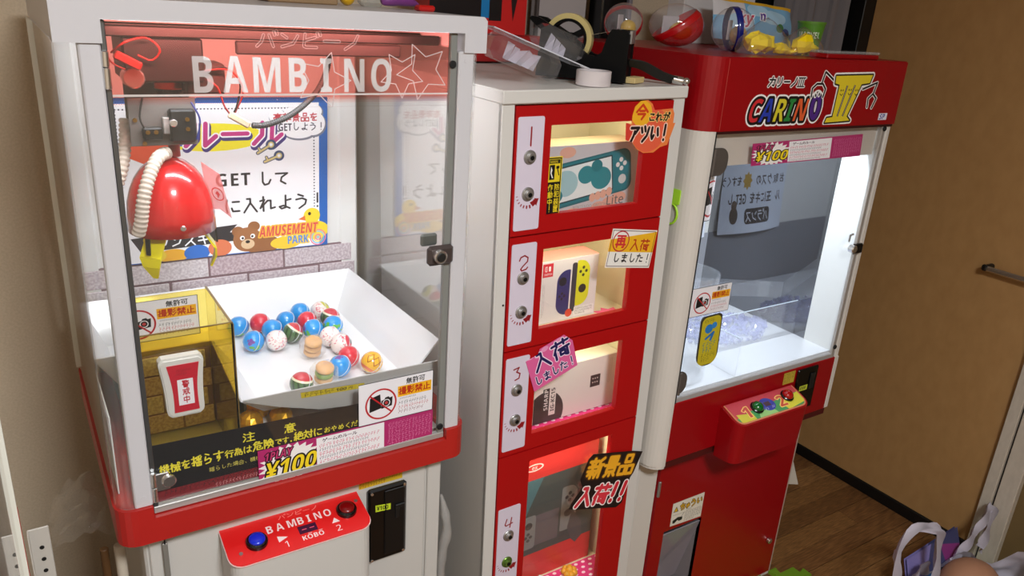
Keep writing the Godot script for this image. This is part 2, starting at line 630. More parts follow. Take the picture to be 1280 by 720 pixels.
func define_glyphs():
	var voiced := [[12, 1, 13, 4], [14, 0, 15, 3]]
	glyphs = {
		"ア": [[2, 3, 14, 3, 9, 8], [8, 6, 7, 10, 4, 15]],
		"カ": [[2, 5, 14, 5, 13, 14, 10, 13], [8, 1, 7, 8, 2, 15]],
		"キ": [[3, 5, 13, 4], [2, 10, 14, 9], [7, 1, 10, 15]],
		"ク": [[6, 1, 2, 7], [5, 4, 13, 4, 11, 10, 4, 15]],
		"ス": [[3, 3, 13, 3, 9, 9, 2, 15], [9, 9, 14, 15]],
		"ゼ": [[1, 7, 14, 5, 11, 9], [5, 2, 5, 13, 7, 14, 14, 14]] + voiced,
		"ツ": [[2, 3, 4, 7], [7, 2, 9, 6], [14, 3, 12, 10, 6, 15]],
		"ッ": [[2, 3, 4, 7], [7, 2, 9, 6], [14, 3, 12, 10, 6, 15]],
		"ノ": [[12, 2, 10, 9, 3, 15]],
		"バ": [[5, 4, 4, 10, 1, 14], [9, 4, 13, 14]] + voiced,
		"ビ": [[3, 2, 3, 13, 5, 14, 13, 14], [11, 5, 3, 8]] + voiced,
		"ゲ": [[4, 1, 1, 8], [3, 5, 14, 5], [9, 5, 8, 10, 4, 15]] + voiced,
		"ム": [[7, 2, 2, 13, 13, 12], [11, 8, 15, 15]],
		"プ": [[2, 4, 12, 4, 11, 9, 5, 15], [13, 1, 15, 1, 15, 3, 13, 3, 13, 1]],
		"レ": [[4, 2, 4, 14, 14, 8]],
		"イ": [[13, 2, 2, 9], [8, 6, 8, 15]],
		"ラ": [[4, 2, 12, 2], [2, 6, 13, 6, 11, 11, 5, 15]],
		"リ": [[4, 2, 4, 10], [12, 2, 12, 9, 10, 13, 6, 15]],
		"ル": [[5, 2, 5, 9, 1, 14], [10, 2, 10, 14, 15, 9]],
		"ン": [[2, 3, 6, 6], [14, 4, 11, 11, 3, 14]],
		"ー": [[2, 8, 14, 8]],
		"い": [[3, 3, 3, 10, 5, 13, 7, 10], [12, 4, 14, 10]],
		"う": [[5, 1, 10, 3], [3, 6, 9, 5, 13, 7, 12, 11, 6, 15]],
		"お": [[2, 5, 11, 5], [6, 1, 6, 14, 3, 14, 2, 11, 8, 8, 13, 9, 13, 13, 9, 14], [12, 2, 14, 5]],
		"が": [[1, 5, 10, 5, 10, 10, 8, 14, 6, 13], [6, 1, 5, 8, 2, 14], [12, 5, 14, 9]] + voiced,
		"く": [[11, 1, 4, 8, 12, 15]],
		"こ": [[4, 3, 12, 3, 10, 5], [3, 9, 4, 13, 13, 13]],
		"さ": [[2, 5, 14, 5], [7, 1, 11, 9, 8, 8], [4, 10, 5, 14, 11, 14]],
		"し": [[5, 1, 5, 11, 7, 14, 11, 13, 13, 9]],
		"す": [[1, 4, 15, 4], [9, 1, 9, 10, 6, 11, 6, 8, 9, 8, 10, 11, 7, 15]],
		"た": [[2, 4, 9, 4], [6, 1, 2, 14], [9, 7, 14, 7], [9, 11, 9, 13, 14, 13]],
		"だ": [[1, 4, 8, 4], [5, 1, 1, 14], [8, 7, 13, 7], [8, 11, 8, 13, 14, 13]] + voiced,
		"ち": [[2, 5, 13, 5], [7, 1, 4, 10, 10, 8, 13, 10, 12, 13, 6, 15]],
		"ゅ": [[3, 4, 3, 12, 5, 8, 9, 5, 13, 6, 13, 10, 8, 11], [9, 2, 9, 11, 6, 15]],
		"て": [[2, 3, 14, 3, 8, 7, 7, 11, 12, 14]],
		"で": [[2, 3, 14, 3, 8, 7, 7, 11, 12, 14], [12, 6, 13, 8], [14, 5, 15, 8]],
		"と": [[5, 2, 7, 7], [13, 5, 5, 9, 4, 12, 7, 14, 13, 14]],
		"に": [[3, 2, 2, 8, 3, 14], [8, 4, 14, 4], [7, 10, 8, 13, 14, 13]],
		"の": [[8, 3, 6, 11, 3, 12, 2, 8, 5, 3, 11, 3, 14, 7, 13, 11, 9, 14]],
		"は": [[3, 2, 2, 8, 3, 14], [7, 5, 15, 5], [12, 1, 12, 12, 9, 14, 7, 12, 10, 10, 15, 13]],
		"ま": [[3, 4, 13, 4], [4, 7, 12, 7], [8, 1, 8, 13, 5, 14, 4, 12, 8, 11, 13, 14]],
		"め": [[4, 3, 8, 14], [11, 1, 8, 10, 4, 13, 2, 10, 6, 5, 12, 5, 14, 9, 10, 14]],
		"や": [[1, 8, 9, 4, 13, 6, 12, 9, 9, 9], [8, 1, 10, 4], [4, 3, 8, 15]],
		"よ": [[9, 1, 9, 13, 5, 14, 3, 12, 7, 11, 13, 14], [9, 6, 14, 5]],
		"ら": [[5, 1, 10, 3], [5, 5, 4, 10, 10, 8, 13, 10, 11, 14, 5, 15]],
		"り": [[4, 2, 4, 9], [12, 2, 12, 9, 7, 15]],
		"れ": [[4, 1, 4, 15], [1, 5, 5, 4, 1, 12, 8, 5, 11, 5, 11, 13, 15, 12]],
		"を": [[2, 4, 13, 3], [7, 1, 3, 9, 8, 7, 9, 12], [13, 7, 6, 11, 6, 14, 13, 14]],
		"！": [[8, 1, 8, 10], [8, 14, 8, 14.4]],
		"。": [[3, 12, 5, 12, 5, 14, 3, 14, 3, 12]],
		"、": [[3, 11, 6, 14]],
		"入": [[5, 2, 8, 2, 8, 6, 2, 15], [8, 6, 14, 15]],
		"荷": [[1, 3, 15, 3], [5, 1, 5, 5], [11, 1, 11, 5], [4, 6, 2, 10], [3, 9, 3, 15], [6, 8, 15, 8], [13, 8, 13, 15, 11, 14], [7, 10, 11, 10, 11, 13, 7, 13, 7, 10]],
		"再": [[2, 2, 14, 2], [3, 5, 3, 15], [3, 5, 13, 5, 13, 15, 11, 15], [8, 2, 8, 12], [3, 8, 13, 8], [1, 12, 15, 12]],
		"今": [[8, 1, 1, 8], [8, 1, 15, 8], [5, 7, 11, 7], [3, 10, 12, 10, 8, 15]],
		"新": [[5, 1, 5, 3], [1, 3, 9, 3], [3, 4, 4, 6], [7, 4, 6, 6], [1, 7, 9, 7], [1, 10, 9, 10], [5, 7, 5, 15], [5, 10, 2, 13], [5, 10, 8, 13], [14, 1, 11, 3, 11, 9, 9, 15], [11, 6, 15, 6], [13, 6, 13, 15]],
		"景": [[4, 1, 12, 1, 12, 5, 4, 5, 4, 1], [4, 3, 12, 3], [8, 5, 8, 7], [1, 7, 15, 7], [4, 9, 12, 9, 12, 12, 4, 12, 4, 9], [8, 12, 8, 15], [5, 13, 3, 15], [11, 13, 13, 15]],
		"品": [[5, 1, 11, 1, 11, 6, 5, 6, 5, 1], [1, 9, 7, 9, 7, 15, 1, 15, 1, 9], [9, 9, 15, 9, 15, 15, 9, 15, 9, 9]],
		"無": [[5, 1, 2, 5], [3, 3, 14, 3], [1, 7, 15, 7], [2, 11, 14, 11], [4, 3, 4, 11], [7, 3, 7, 11], [9.5, 3, 9.5, 11], [12, 3, 12, 11], [3, 13, 2, 15], [6, 13, 7, 15], [9, 13, 10, 15], [13, 13, 15, 15]],
		"許": [[2, 2, 6, 2], [1, 4, 7, 4], [2, 7, 6, 7], [2, 9, 6, 9], [2, 11, 6, 11, 6, 15, 2, 15, 2, 11], [10, 1, 8, 5], [9, 4, 15, 4], [8, 9, 15, 9], [12, 4, 12, 15]],
		"可": [[1, 2, 15, 2], [13, 2, 13, 14, 10, 14], [3, 6, 9, 6, 9, 11, 3, 11, 3, 6]],
		"撮": [[1, 4, 6, 4], [4, 1, 4, 14, 2, 13], [1, 10, 6, 8], [8, 1, 14, 1, 14, 5, 8, 5, 8, 1], [8, 3, 14, 3], [6, 7, 15, 7], [8, 7, 8, 14], [8, 9, 10, 9], [8, 11, 10, 11], [6, 14, 11, 13], [11, 9, 15, 9, 11, 15], [11, 10, 15, 15]],
		"影": [[2, 1, 8, 1, 8, 5, 2, 5, 2, 1], [2, 3, 8, 3], [5, 5, 5, 7], [1, 7, 9, 7], [3, 9, 7, 9, 7, 11, 3, 11, 3, 9], [5, 11, 5, 15], [3, 12, 1, 14], [7, 12, 9, 14], [14, 1, 10, 4], [14, 5, 10, 9], [15, 9, 10, 15]],
		"禁": [[1, 3, 7, 3], [4, 1, 4, 8], [4, 3, 1, 7], [4, 3, 7, 6], [9, 3, 15, 3], [12, 1, 12, 8], [12, 3, 9, 7], [12, 3, 15, 7], [4, 9, 12, 9], [1, 11, 15, 11], [8, 11, 8, 15], [4, 12, 2, 15], [12, 12, 14, 15]],
		"止": [[8, 1, 8, 14], [8, 7, 13, 7], [3, 6, 3, 14], [1, 14, 15, 14]],
		"警": [[1, 2, 8, 2], [3, 1, 3, 3], [6, 1, 6, 3], [2, 4, 7, 4, 7, 7], [3, 5.5, 5, 5.5, 5, 7, 3, 7, 3, 5.5], [10, 1, 9, 4], [10, 3, 15, 3], [13, 3, 9, 7], [10, 4, 15, 7], [1, 9, 15, 9], [3, 11, 13, 11], [4, 13, 12, 13, 12, 15, 4, 15, 4, 13]],
		"戒": [[1, 4, 15, 4], [10, 1, 11, 9, 15, 14, 15, 12], [14, 6, 9, 14], [12, 1, 14, 2], [2, 8, 8, 8], [4, 6, 4, 10, 1, 14], [7, 6, 7, 14]],
		"中": [[2, 4, 14, 4, 14, 10, 2, 10, 2, 4], [8, 1, 8, 15]],
		"防": [[2, 1, 2, 15], [2, 2, 6, 2, 4, 6, 6, 9, 4, 11], [7, 4, 15, 4], [11, 1, 11, 4], [9, 4, 9, 9, 7, 15], [9, 8, 14, 8, 13, 14, 11, 14]],
		"犯": [[6, 1, 1, 6], [2, 1, 6, 6, 5, 14, 3, 13], [5, 7, 1, 12], [8, 2, 14, 2, 14, 8, 12, 8], [8, 2, 8, 13, 9, 14, 15, 14, 15, 11]],
		"装": [[2, 2, 3, 4], [1, 8, 4, 6], [5, 1, 5, 8], [7, 3, 15, 3], [11, 1, 11, 7], [8, 7, 14, 7], [1, 10, 15, 10], [8, 8, 8, 10], [7, 10, 1, 14], [5, 11, 5, 15, 8, 14], [9, 10, 11, 13, 15, 15], [13, 11, 10, 13]],
		"置": [[2, 1, 14, 1, 14, 4, 2, 4, 2, 1], [6, 1, 6, 4], [10, 1, 10, 4], [2, 6, 14, 6], [8, 4, 8, 8], [5, 8, 12, 8, 12, 13, 5, 13, 5, 8], [5, 10.5, 12, 10.5], [2, 8, 2, 15, 15, 15]],
		"作": [[5, 1, 1, 8], [3, 6, 3, 15], [8, 1, 5, 7], [7, 4, 15, 4], [10, 4, 10, 15], [10, 8, 14, 8], [10, 11, 14, 11]],
		"動": [[8, 1, 2, 3], [1, 4, 9, 4], [5, 2, 5, 14], [2, 6, 8, 6, 8, 10, 2, 10, 2, 6], [2, 8, 8, 8], [1, 12, 9, 12], [1, 15, 9, 14], [10, 5, 15, 5, 14, 14, 12, 14], [12, 1, 12, 8, 9, 15]],
		"注": [[2, 2, 4, 4], [1, 6, 3, 8], [1, 15, 4, 10], [9, 1, 11, 3], [6, 4, 15, 4], [7, 9, 14, 9], [5, 15, 15, 15], [10, 4, 10, 15]],
		"意": [[8, 0, 8, 2], [2, 2, 14, 2], [5, 3, 6, 5], [11, 3, 10, 5], [1, 5, 15, 5], [4, 7, 12, 7, 12, 11, 4, 11, 4, 7], [4, 9, 12, 9], [2, 12, 1, 15], [5, 12, 5, 15, 11, 15, 11, 13], [8, 11, 9, 13], [13, 12, 15, 14]],
		"機": [[1, 4, 6, 4], [3, 1, 3, 15], [3, 5, 1, 10], [3, 5, 6, 8], [8, 1, 7, 3, 9, 4, 7, 7, 9, 6], [13, 1, 12, 3, 14, 4, 12, 7, 14, 6], [6, 9, 15, 9], [8, 9, 6, 15], [8, 11, 9, 13], [11, 1, 11, 9, 13, 13, 15, 15], [14, 10, 10, 15]],
		"械": [[1, 4, 6, 4], [3, 1, 3, 15], [3, 5, 1, 10], [3, 5, 6, 8], [6, 5, 15, 5], [12, 1, 13, 10, 15, 15], [15, 8, 11, 15], [14, 1, 15, 3], [7, 9, 11, 9], [8, 7, 8, 11, 6, 15], [10, 7, 10, 15]],
		"揺": [[1, 4, 6, 4], [4, 1, 4, 14, 2, 13], [1, 10, 6, 8], [14, 1, 7, 3], [8, 4, 9, 6], [11, 3, 11, 6], [15, 3, 13, 6], [8, 7, 14, 7], [6, 10, 15, 10], [11, 7, 11, 15], [8, 11, 8, 15, 14, 15, 14, 11]],
		"行": [[5, 1, 1, 5], [6, 5, 1, 10], [4, 8, 4, 15], [8, 3, 15, 3], [7, 7, 15, 7], [12, 7, 12, 15, 10, 14]],
		"為": [[4, 1, 5, 3], [2, 4, 12, 4, 11, 7], [8, 1, 1, 12], [5, 7, 13, 7, 12, 10], [4, 10, 15, 10, 14, 15, 12, 14], [3, 12, 2, 14], [6, 12, 6, 14], [9, 12, 10, 14]],
		"危": [[6, 1, 2, 5], [5, 2, 11, 2, 9, 5], [3, 5, 15, 5], [4, 5, 4, 10, 1, 15], [7, 8, 12, 8, 12, 11, 10, 11], [7, 8, 7, 14, 15, 14, 15, 12]],
		"険": [[2, 1, 2, 15], [2, 2, 5, 2, 4, 6, 6, 9, 4, 11], [11, 1, 6, 6], [11, 1, 15, 6], [9, 5, 13, 5], [7, 7, 15, 7, 15, 11, 7, 11, 7, 7], [11, 5, 11, 10, 7, 15], [11, 10, 15, 15]],
		"絶": [[4, 1, 2, 4, 5, 5, 1, 9, 6, 8], [4, 9, 4, 15], [2, 11, 1, 14], [6, 11, 7, 13], [10, 1, 7, 5], [9, 2, 13, 2, 11, 5], [8, 5, 15, 5, 15, 9, 8, 9], [8, 5, 8, 14, 15, 14, 15, 12], [11, 5, 11, 9]],
		"対": [[4, 1, 4, 4], [1, 4, 8, 4], [6, 5, 1, 15], [2, 8, 8, 14], [8, 5, 15, 5], [13, 1, 13, 14, 11, 14], [9, 8, 11, 11]],
		"豪": [[8, 1, 8, 3], [1, 3, 15, 3], [4, 4.5, 12, 4.5, 12, 6.5, 4, 6.5, 4, 4.5], [1, 10, 1, 8, 15, 8, 15, 10], [4, 10, 12, 10], [8, 10, 3, 13], [7, 11, 9, 15, 6, 14], [8, 12, 3, 15], [13, 11, 10, 13, 15, 15]],
		"華": [[1, 3, 15, 3], [5, 1, 5, 5], [11, 1, 11, 5], [1, 7, 15, 7], [3, 10, 13, 10], [1, 12, 15, 12], [5, 7, 5, 10], [11, 7, 11, 10], [8, 5, 8, 15]],
		"場": [[1, 5, 6, 5], [4, 1, 4, 12], [1, 13, 6, 11], [8, 1, 14, 1, 14, 6, 8, 6, 8, 1], [8, 3, 14, 3], [7, 8, 15, 8], [9, 9, 6, 12], [8, 10, 15, 10, 14, 15, 12, 14], [11, 10, 8, 14]],
		"合": [[8, 1, 1, 7], [8, 1, 15, 7], [5, 7, 11, 7], [3, 10, 13, 10, 13, 15, 3, 15, 3, 10]],
		"発": [[2, 2, 6, 2, 2, 7], [13, 1, 9, 4, 15, 7], [4, 7, 12, 7], [1, 10, 15, 10], [6, 7, 6, 11, 2, 15], [10, 7, 10, 14, 15, 14, 15, 12]],
		"円": [[2, 2, 14, 2, 14, 15, 12, 15], [2, 2, 2, 15], [8, 2, 8, 8], [2, 8, 14, 8]],
		"取": [[1, 2, 8, 2], [2, 2, 2, 12], [6, 2, 6, 15], [2, 5, 6, 5], [2, 8, 6, 8], [1, 13, 8, 11], [9, 4, 15, 4, 9, 15], [9, 6, 15, 15]],
		"玉": [[2, 2, 14, 2], [3, 8, 13, 8], [1, 14, 15, 14], [8, 2, 8, 14], [11, 10, 12, 12]],
	}

# ------------------------------------------------------------------ the room
func build_room():
	var fl = struct("floor", bbm(-0.8, 2.6, -0.12, -0.006, -1.95, 2.1), mat("subfloor", Color(0.16, 0.10, 0.06), 0.8))
	var wood := []
	var tones := [[Color(0.34, 0.21, 0.11), Color(0.60, 0.42, 0.25)], [Color(0.42, 0.28, 0.155), Color(0.70, 0.51, 0.31)], [Color(0.31, 0.195, 0.10), Color(0.56, 0.385, 0.225)], [Color(0.38, 0.25, 0.13), Color(0.64, 0.455, 0.27)]]
	for i in tones.size():
		var m := grainy("plank_wood_%d" % i + "x".repeat(i), tones[i][0], tones[i][1], 0.03, 0.42, Vector3(0.8 + 0.15 * i, 1.0, 11.0 + i))
		m.clearcoat_enabled = true
		m.clearcoat = 0.15
		m.clearcoat_roughness = 0.3
		wood.append(m)
	var z := -1.80
	var row := 0
	while z < 1.2:
		var x := 0.9 - rng.randf_range(0.0, 0.6)
		var wdt := 0.078
		while x < 2.457:
			var x2 := minf(x + rng.randf_range(0.6, 1.25), 2.457)
			if x2 - x > 0.05:
				var k := rng.randi() % 4
				part(fl, "plank", bbm(maxf(x, 0.7), x2 - 0.0025, -0.006, -rng.randf_range(0.0, 0.0006), z, z + wdt - 0.0025, 0.0008), wood[k])
			x = x2
		z += wdt
		row += 1
	# walls, each with thickness
	var paper := grainy("wallpaper", Color(0.77, 0.69, 0.59), Color(0.83, 0.75, 0.645), 0.05, 0.85, Vector3(6, 6, 6), 4)
	struct("wall_back", bbm(-0.9, 2.65, -0.1, 2.55, -1.95, -1.82), paper)
	struct("wall_left", bbm(-0.95, -0.8, -0.1, 2.55, -1.95, 2.1), paper)
	struct("wall_front", bbm(-0.95, 2.65, -0.1, 2.55, 2.0, 2.1), paper)
	struct("ceiling", bbm(-0.95, 2.65, 2.45, 2.55, -1.95, 2.1), mat("ceiling_white", Color(0.88, 0.86, 0.83), 0.9))
	var wr = struct("wall_right", bbm(2.5, 2.65, -0.1, 2.55, -1.95, 2.1), paper)
	part(wr, "wall_panel", bbm(2.462, 2.5, 0.0, 2.45, -0.815, 2.0), mat("olive_panel", Color(0.42, 0.33, 0.19), 0.7))
	# brown sliding door on the right
	var door = struct("door_1", bbm(2.457, 2.485, 0.042, 2.1, -1.645, -0.905, 0.001), grainy("door_brown", Color(0.65, 0.485, 0.295), Color(0.69, 0.525, 0.33), 0.02, 0.55, Vector3(2, 1.2, 2)))
	var hs := S()
	for hz in [-1.075, -0.955]:
		hs = S()
		rod(hs, Vector3(2.455, 0.938, hz), Vector3(2.425, 0.938, hz), 0.009, 12)
		part(door, "handle_post", hs, mat("black_plastic", Color(0.035, 0.033, 0.033), 0.45))
	hs = S()
	box(hs, Vector3(2.422, 0.936, -1.01), Vector3(0.010, 0.016, 0.13), 0.004)
	part(door, "handle", hs, chrome(), "brushed metal pull bar")
	hs = S()
	box(hs, Vector3(2.421, 0.937, -1.078), Vector3(0.014, 0.019, 0.016), 0.004)
	part(door, "handle_end_cap", hs, mat("black_plastic"))
	struct("baseboard_right", bbm(2.450, 2.485, 0.0, 0.042, -1.82, -0.905, 0.002), mat("baseboard_black", Color(0.018, 0.016, 0.016), 0.5))
	var jm := grainy("jamb_cream", Color(0.72, 0.67, 0.61), Color(0.77, 0.72, 0.66), 0.04, 0.6, Vector3(3, 1, 3))
	struct("trim_1", bbm(2.432, 2.5, 0.0, 2.2, -0.905, -0.872, 0.002), jm)
	struct("trim_2", bbm(2.436, 2.5, 0.0, 2.2, -0.866, -0.815, 0.002), jm)
	struct("trim_3", bbm(2.445, 2.5, 0.0, 2.2, -0.872, -0.866), mat("baseboard_black"))
	struct("trim_4", bbm(2.40, 2.5, 0.0, 2.45, -1.72, -1.645, 0.002), mat("baseboard_black"))

func chrome() -> StandardMaterial3D:
	return mat("chrome", Color(0.86, 0.85, 0.84), 0.22, 0.95)

func steel() -> StandardMaterial3D:
	return mat("steel", Color(0.70, 0.69, 0.68), 0.42, 0.9)

# things standing behind and above the machines
func build_background():
	var white := mat("foam_board", Color(0.72, 0.68, 0.67), 0.7)
	var s := S()
	box(s, Vector3(1.275, 0.95, -1.77), Vector3(0.165, 1.9, 0.02), 0.002)
	single("foam_board", s, white, "pale foam board leaning on the wall behind the tape dispenser", "board")
	s = S()
	box(s, Vector3(1.13, 0.93, -1.785), Vector3(0.09, 1.86, 0.04), 0.003)
	single("wooden_post", s, grainy("post_pink", Color(0.58, 0.50, 0.45), Color(0.66, 0.58, 0.52), 0.09, 0.8, Vector3(5, 5, 5)), "beige speckled post on the back wall beside the console box", "post")
	s = S()
	box(s, Vector3(1.195, 0.93, -1.755), Vector3(0.008, 1.86, 0.01))
	single("cable_duct", s, mat("duct_grey", Color(0.32, 0.28, 0.27), 0.7), "thin dark vertical strip between beige post and foam board", "strip")
	var t = thing("tall_speaker", "black upright speaker with silver edge behind the tape dispenser", "speaker", Vector3(1.415, 0, -1.74))
	s = S()
	box(s, Vector3(0, 0.86, 0), Vector3(0.085, 1.72, 0.06), 0.004)
	part(t, "cabinet", s, mat("black_gloss", Color(0.02, 0.02, 0.022), 0.25))
	s = S()
	box(s, Vector3(0.05, 0.86, 0.012), Vector3(0.012, 1.72, 0.05), 0.003)
	part(t, "edge_strip", s, mat("grey_plastic", Color(0.45, 0.43, 0.46), 0.4))
	# white carton with a printed text block, standing on the red machine
	var cv := Canvas.new(256, 192, rgb8(205, 200, 198))
	fine_print(cv, 120, 14, 118, 2, 20, rgb8(60, 55, 120))
	fine_print(cv, 120, 66, 118, 5, 14, rgb8(90, 85, 95))
	t = thing("white_carton", "white carton with small dark blue print at the back of the red machine", "box", Vector3(1.62, 1.5222, -1.56))
	s = S()
	box(s, Vector3(0, 0.07, 0), Vector3(0.26, 0.14, 0.06), 0.002)
	part(t, "carton", s, mat("carton_white", Color(0.78, 0.76, 0.75), 0.6))
	sheet(t, "print", printed("carton_print", cv.texture()), -0.125, 0.125, 0.003, 0.137, 0.0301)
	# grey bundle of curtain and dark panel in the far corner
	s = S()
	box(s, Vector3(2.05, 0.95, -1.79), Vector3(0.55, 1.9, 0.03), 0.002)
	single("dark_panel", s, mat("dark_panel", Color(0.035, 0.03, 0.03), 0.6), "dark panel standing in the far corner behind the snack bag", "panel")
	var outline := PackedVector2Array()
	for i in 31:
		var x := 2.08 + 0.30 * i / 30.0
		outline.append(Vector2(x, -1.70 + 0.018 * sin(i * 1.15) + 0.006 * sin(i * 2.9)))
	for i in 31:
		var x := 2.38 - 0.30 * i / 30.0
		outline.append(Vector2(x, -1.745 + 0.012 * sin((30 - i) * 1.15)))
	s = S()
	slab(s, outline, 0.02, 2.3)
	single("grey_curtain", s, mat("curtain_grey", Color(0.47, 0.45, 0.46), 0.9), "grey curtain hanging in folds in the far corner", "curtain")

# ------------------------------------------------------------------ the white crane machine on the left
func white_paint() -> StandardMaterial3D:
	return gloss("white_paint", Color(0.80, 0.785, 0.795), 0.45, 0.25)

func build_crane_machine():
	var t = thing("crane_machine", "white crane game with red trim, glass front and a red claw hood inside", "game machine", Vector3.ZERO)
	var wp := white_paint()
	var red := gloss("band_red", Color(0.70, 0.14, 0.12), 0.4, 0.2)
	var glass := pane("clear_glass", Color(0.9, 0.95, 0.95), 0.008)
	var acrylic := pane("side_acrylic", Color(0.85, 0.88, 0.86), 0.05)
	var dark := mat("dark_grey", Color(0.10, 0.095, 0.09), 0.5)
	var inner := mat("inner_white", Color(0.86, 0.86, 0.85), 0.55)
	# lower cabinet
	part(t, "cabinet", bbm(0.095, 0.624, 0.0, 0.79, -1.62, -1.134, 0.004), mat("cabinet_cream", Color(0.79, 0.77, 0.745), 0.5))
	part(t, "cabinet_door", bbm(0.102, 0.587, 0.06, 0.784, -1.134, -1.128, 0.002), mat("cabinet_cream"))
	part(t, "cabinet_edge", bbm(0.592, 0.620, 0.06, 0.784, -1.134, -1.128, 0.002), mat("cabinet_cream"))
	# red band with round corners
	var s := S()
	slab(s, rrect(0.060, 0.655, -1.655, -1.094, 0.03), 0.788, 0.831)
	slab(s, rrect4(0.060, 0.112, -1.655, -1.094, [0.03, 0.0, 0.0, 0.03]), 0.831, 0.851)
	slab(s, rrect4(0.610, 0.655, -1.655, -1.094, [0.0, 0.03, 0.03, 0.0]), 0.831, 0.851)
	part(t, "red_band", s, red, "red plastic band with rounded corners under the glass")
	part(t, "playfield_floor", bbm(0.07, 0.645, 0.831, 0.842, -1.64, -1.125), mat("floor_grey", Color(0.62, 0.60, 0.57), 0.6))
	# frame head: beam with two ears, and a lid
	s = S()
	var beam := PackedVector2Array([Vector2(0.062, 1.566), Vector2(0.068, 1.572), Vector2(0.650, 1.572), Vector2(0.656, 1.566), Vector2(0.656, 1.518), Vector2(0.617, 1.518), Vector2(0.617, 1.547), Vector2(0.115, 1.547), Vector2(0.115, 1.519), Vector2(0.062, 1.519)])
	prism(s, beam, -1.128, -1.096)
	bb(s, 0.062, 0.080, 1.519, 1.571, -1.655, -1.127, 0.003)
	bb(s, 0.638, 0.656, 1.519, 1.571, -1.655, -1.127, 0.003)
	part(t, "head_frame", s, wp)
	part(t, "lid", bbm(0.066, 0.652, 1.558, 1.5715, -1.65, -1.12, 0.003), wp)
	part(t, "ceiling_panel", bbm(0.08, 0.638, 1.550, 1.558, -1.64, -1.13), gloss("panel_red", Color(0.40, 0.05, 0.05), 0.35, 0.3))
	for px in [[0.088, 0.113], [0.610, 0.637]]:
		part(t, "post", bbm(px[0], px[1], 0.850, 1.5195, -1.124, -1.100, 0.002), wp)
		for yy in [1.506, 1.186, 0.866]:
			var sc := S()
			rod(sc, Vector3((px[0] + px[1]) * 0.5, yy, -1.1002), Vector3((px[0] + px[1]) * 0.5, yy, -1.0994), 0.0042, 14)
			part(t, "screw_cap", sc, wp)
	part(t, "rear_post", bbm(0.600, 0.642, 0.842, 1.55, -1.635, -1.600, 0.004), inner)
	part(t, "rear_post", bbm(0.078, 0.120, 0.842, 1.55, -1.635, -1.600, 0.004), inner)
	part(t, "back_panel", bbm(0.08, 0.64, 0.842, 1.55, -1.645, -1.604), inner)
	# side panes with a rounded front edge
	for side in [0, 1]:
		var xo := 0.0635 if side == 0 else 0.6525
		var dirx := 1.0 if side == 0 else -1.0
		s = S()
		bb(s, xo - 0.0012, xo + 0.0012, 0.851, 1.519, -1.64, -1.126)
		var arc := PackedVector2Array()
		for i in 9:
			var a := PI / 2 * i / 8.0
			arc.append(Vector2(xo + dirx * (0.0245 - 0.0245 * cos(a)), -1.126 + 0.0245 * sin(a)))
		for i in 9:
			var a := PI / 2 * (8 - i) / 8.0
			arc.append(Vector2(xo + dirx * (0.0245 - 0.0225 * cos(a)), -1.126 + 0.0225 * sin(a)))
		slab(s, arc, 0.851, 1.519)
		part(t, "side_pane", s, acrylic, "clear acrylic side with rounded front edge")
		part(t, "rear_edge_strip", bbm(xo - 0.0055, xo + 0.0015, 0.851, 1.519, -1.648, -1.640), mat("edge_white", Color(0.90, 0.88, 0.82), 0.4))
	# front door
	var door = part(t, "glass_door", bbm(0.115, 0.608, 0.834, 1.546, -1.110, -1.106), glass, "large clear glass door")
	part(door, "edge_strip", bbm(0.5975, 0.609, 0.834, 1.546, -1.114, -1.1045, 0.001), mat("strip_grey", Color(0.50, 0.50, 0.48), 0.4))
	part(door, "edge_strip", bbm(0.1135, 0.1205, 0.834, 1.546, -1.114, -1.1045, 0.001), mat("strip_steel", Color(0.42, 0.42, 0.42), 0.3, 0.7))
	part(door, "bottom_rail", bbm(0.1135, 0.609, 0.832, 0.8435, -1.114, -1.1035, 0.001), mat("strip_silver", Color(0.70, 0.69, 0.67), 0.35, 0.4))
	s = S()
	rod(s, Vector3(0.1165, 1.464, -1.1005), Vector3(0.1165, 1.490, -1.1005), 0.0042, 12, 0.001)
	rod(s, Vector3(0.1165, 1.491, -1.1005), Vector3(0.1165, 1.510, -1.1005), 0.0042, 12, 0.001)
	part(door, "hinge", s, chrome())
	s = S()
	rod(s, Vector3(0.1165, 0.855, -1.1005), Vector3(0.1165, 0.880, -1.1005), 0.0042, 12, 0.001)
	rod(s, Vector3(0.1165, 0.881, -1.1005), Vector3(0.1165, 0.905, -1.1005), 0.0042, 12, 0.001)
	box(s, Vector3(0.126, 0.885, -1.104), Vector3(0.026, 0.03, 0.003), 0.001)
	part(door, "hinge", s, chrome())
	s = S()
	rod(s, Vector3(0.138, 0.885, -1.105), Vector3(0.138, 0.885, -1.098), 0.0105, 20, 0.002)
	part(door, "hinge_knob", s, chrome(), "round chrome knob at the lower hinge")
	# cam lock on the right edge
	var lk = part(door, "lock_plate", bbm(0.563, 0.611, 1.1745, 1.2085, -1.106, -1.0925, 0.005), mat("lock_brown", Color(0.33, 0.29, 0.28), 0.4, 0.5))
	s = S()
	rod(s, Vector3(0.5815, 1.1925, -1.093), Vector3(0.5815, 1.1925, -1.083), 0.0118, 20, 0.0015)
	part(lk, "lock_barrel", s, chrome())
	s = S()
	rod(s, Vector3(0.5815, 1.1925, -1.0835), Vector3(0.5815, 1.1925, -1.081), 0.0078, 18, 0.001)
	part(lk, "keyhole", s, dark)
	part(door, "lock_striker", bbm(0.558, 0.588, 1.205, 1.226, -1.119, -1.1105, 0.003), mat("striker_grey", Color(0.36, 0.37, 0.35), 0.4, 0.3))
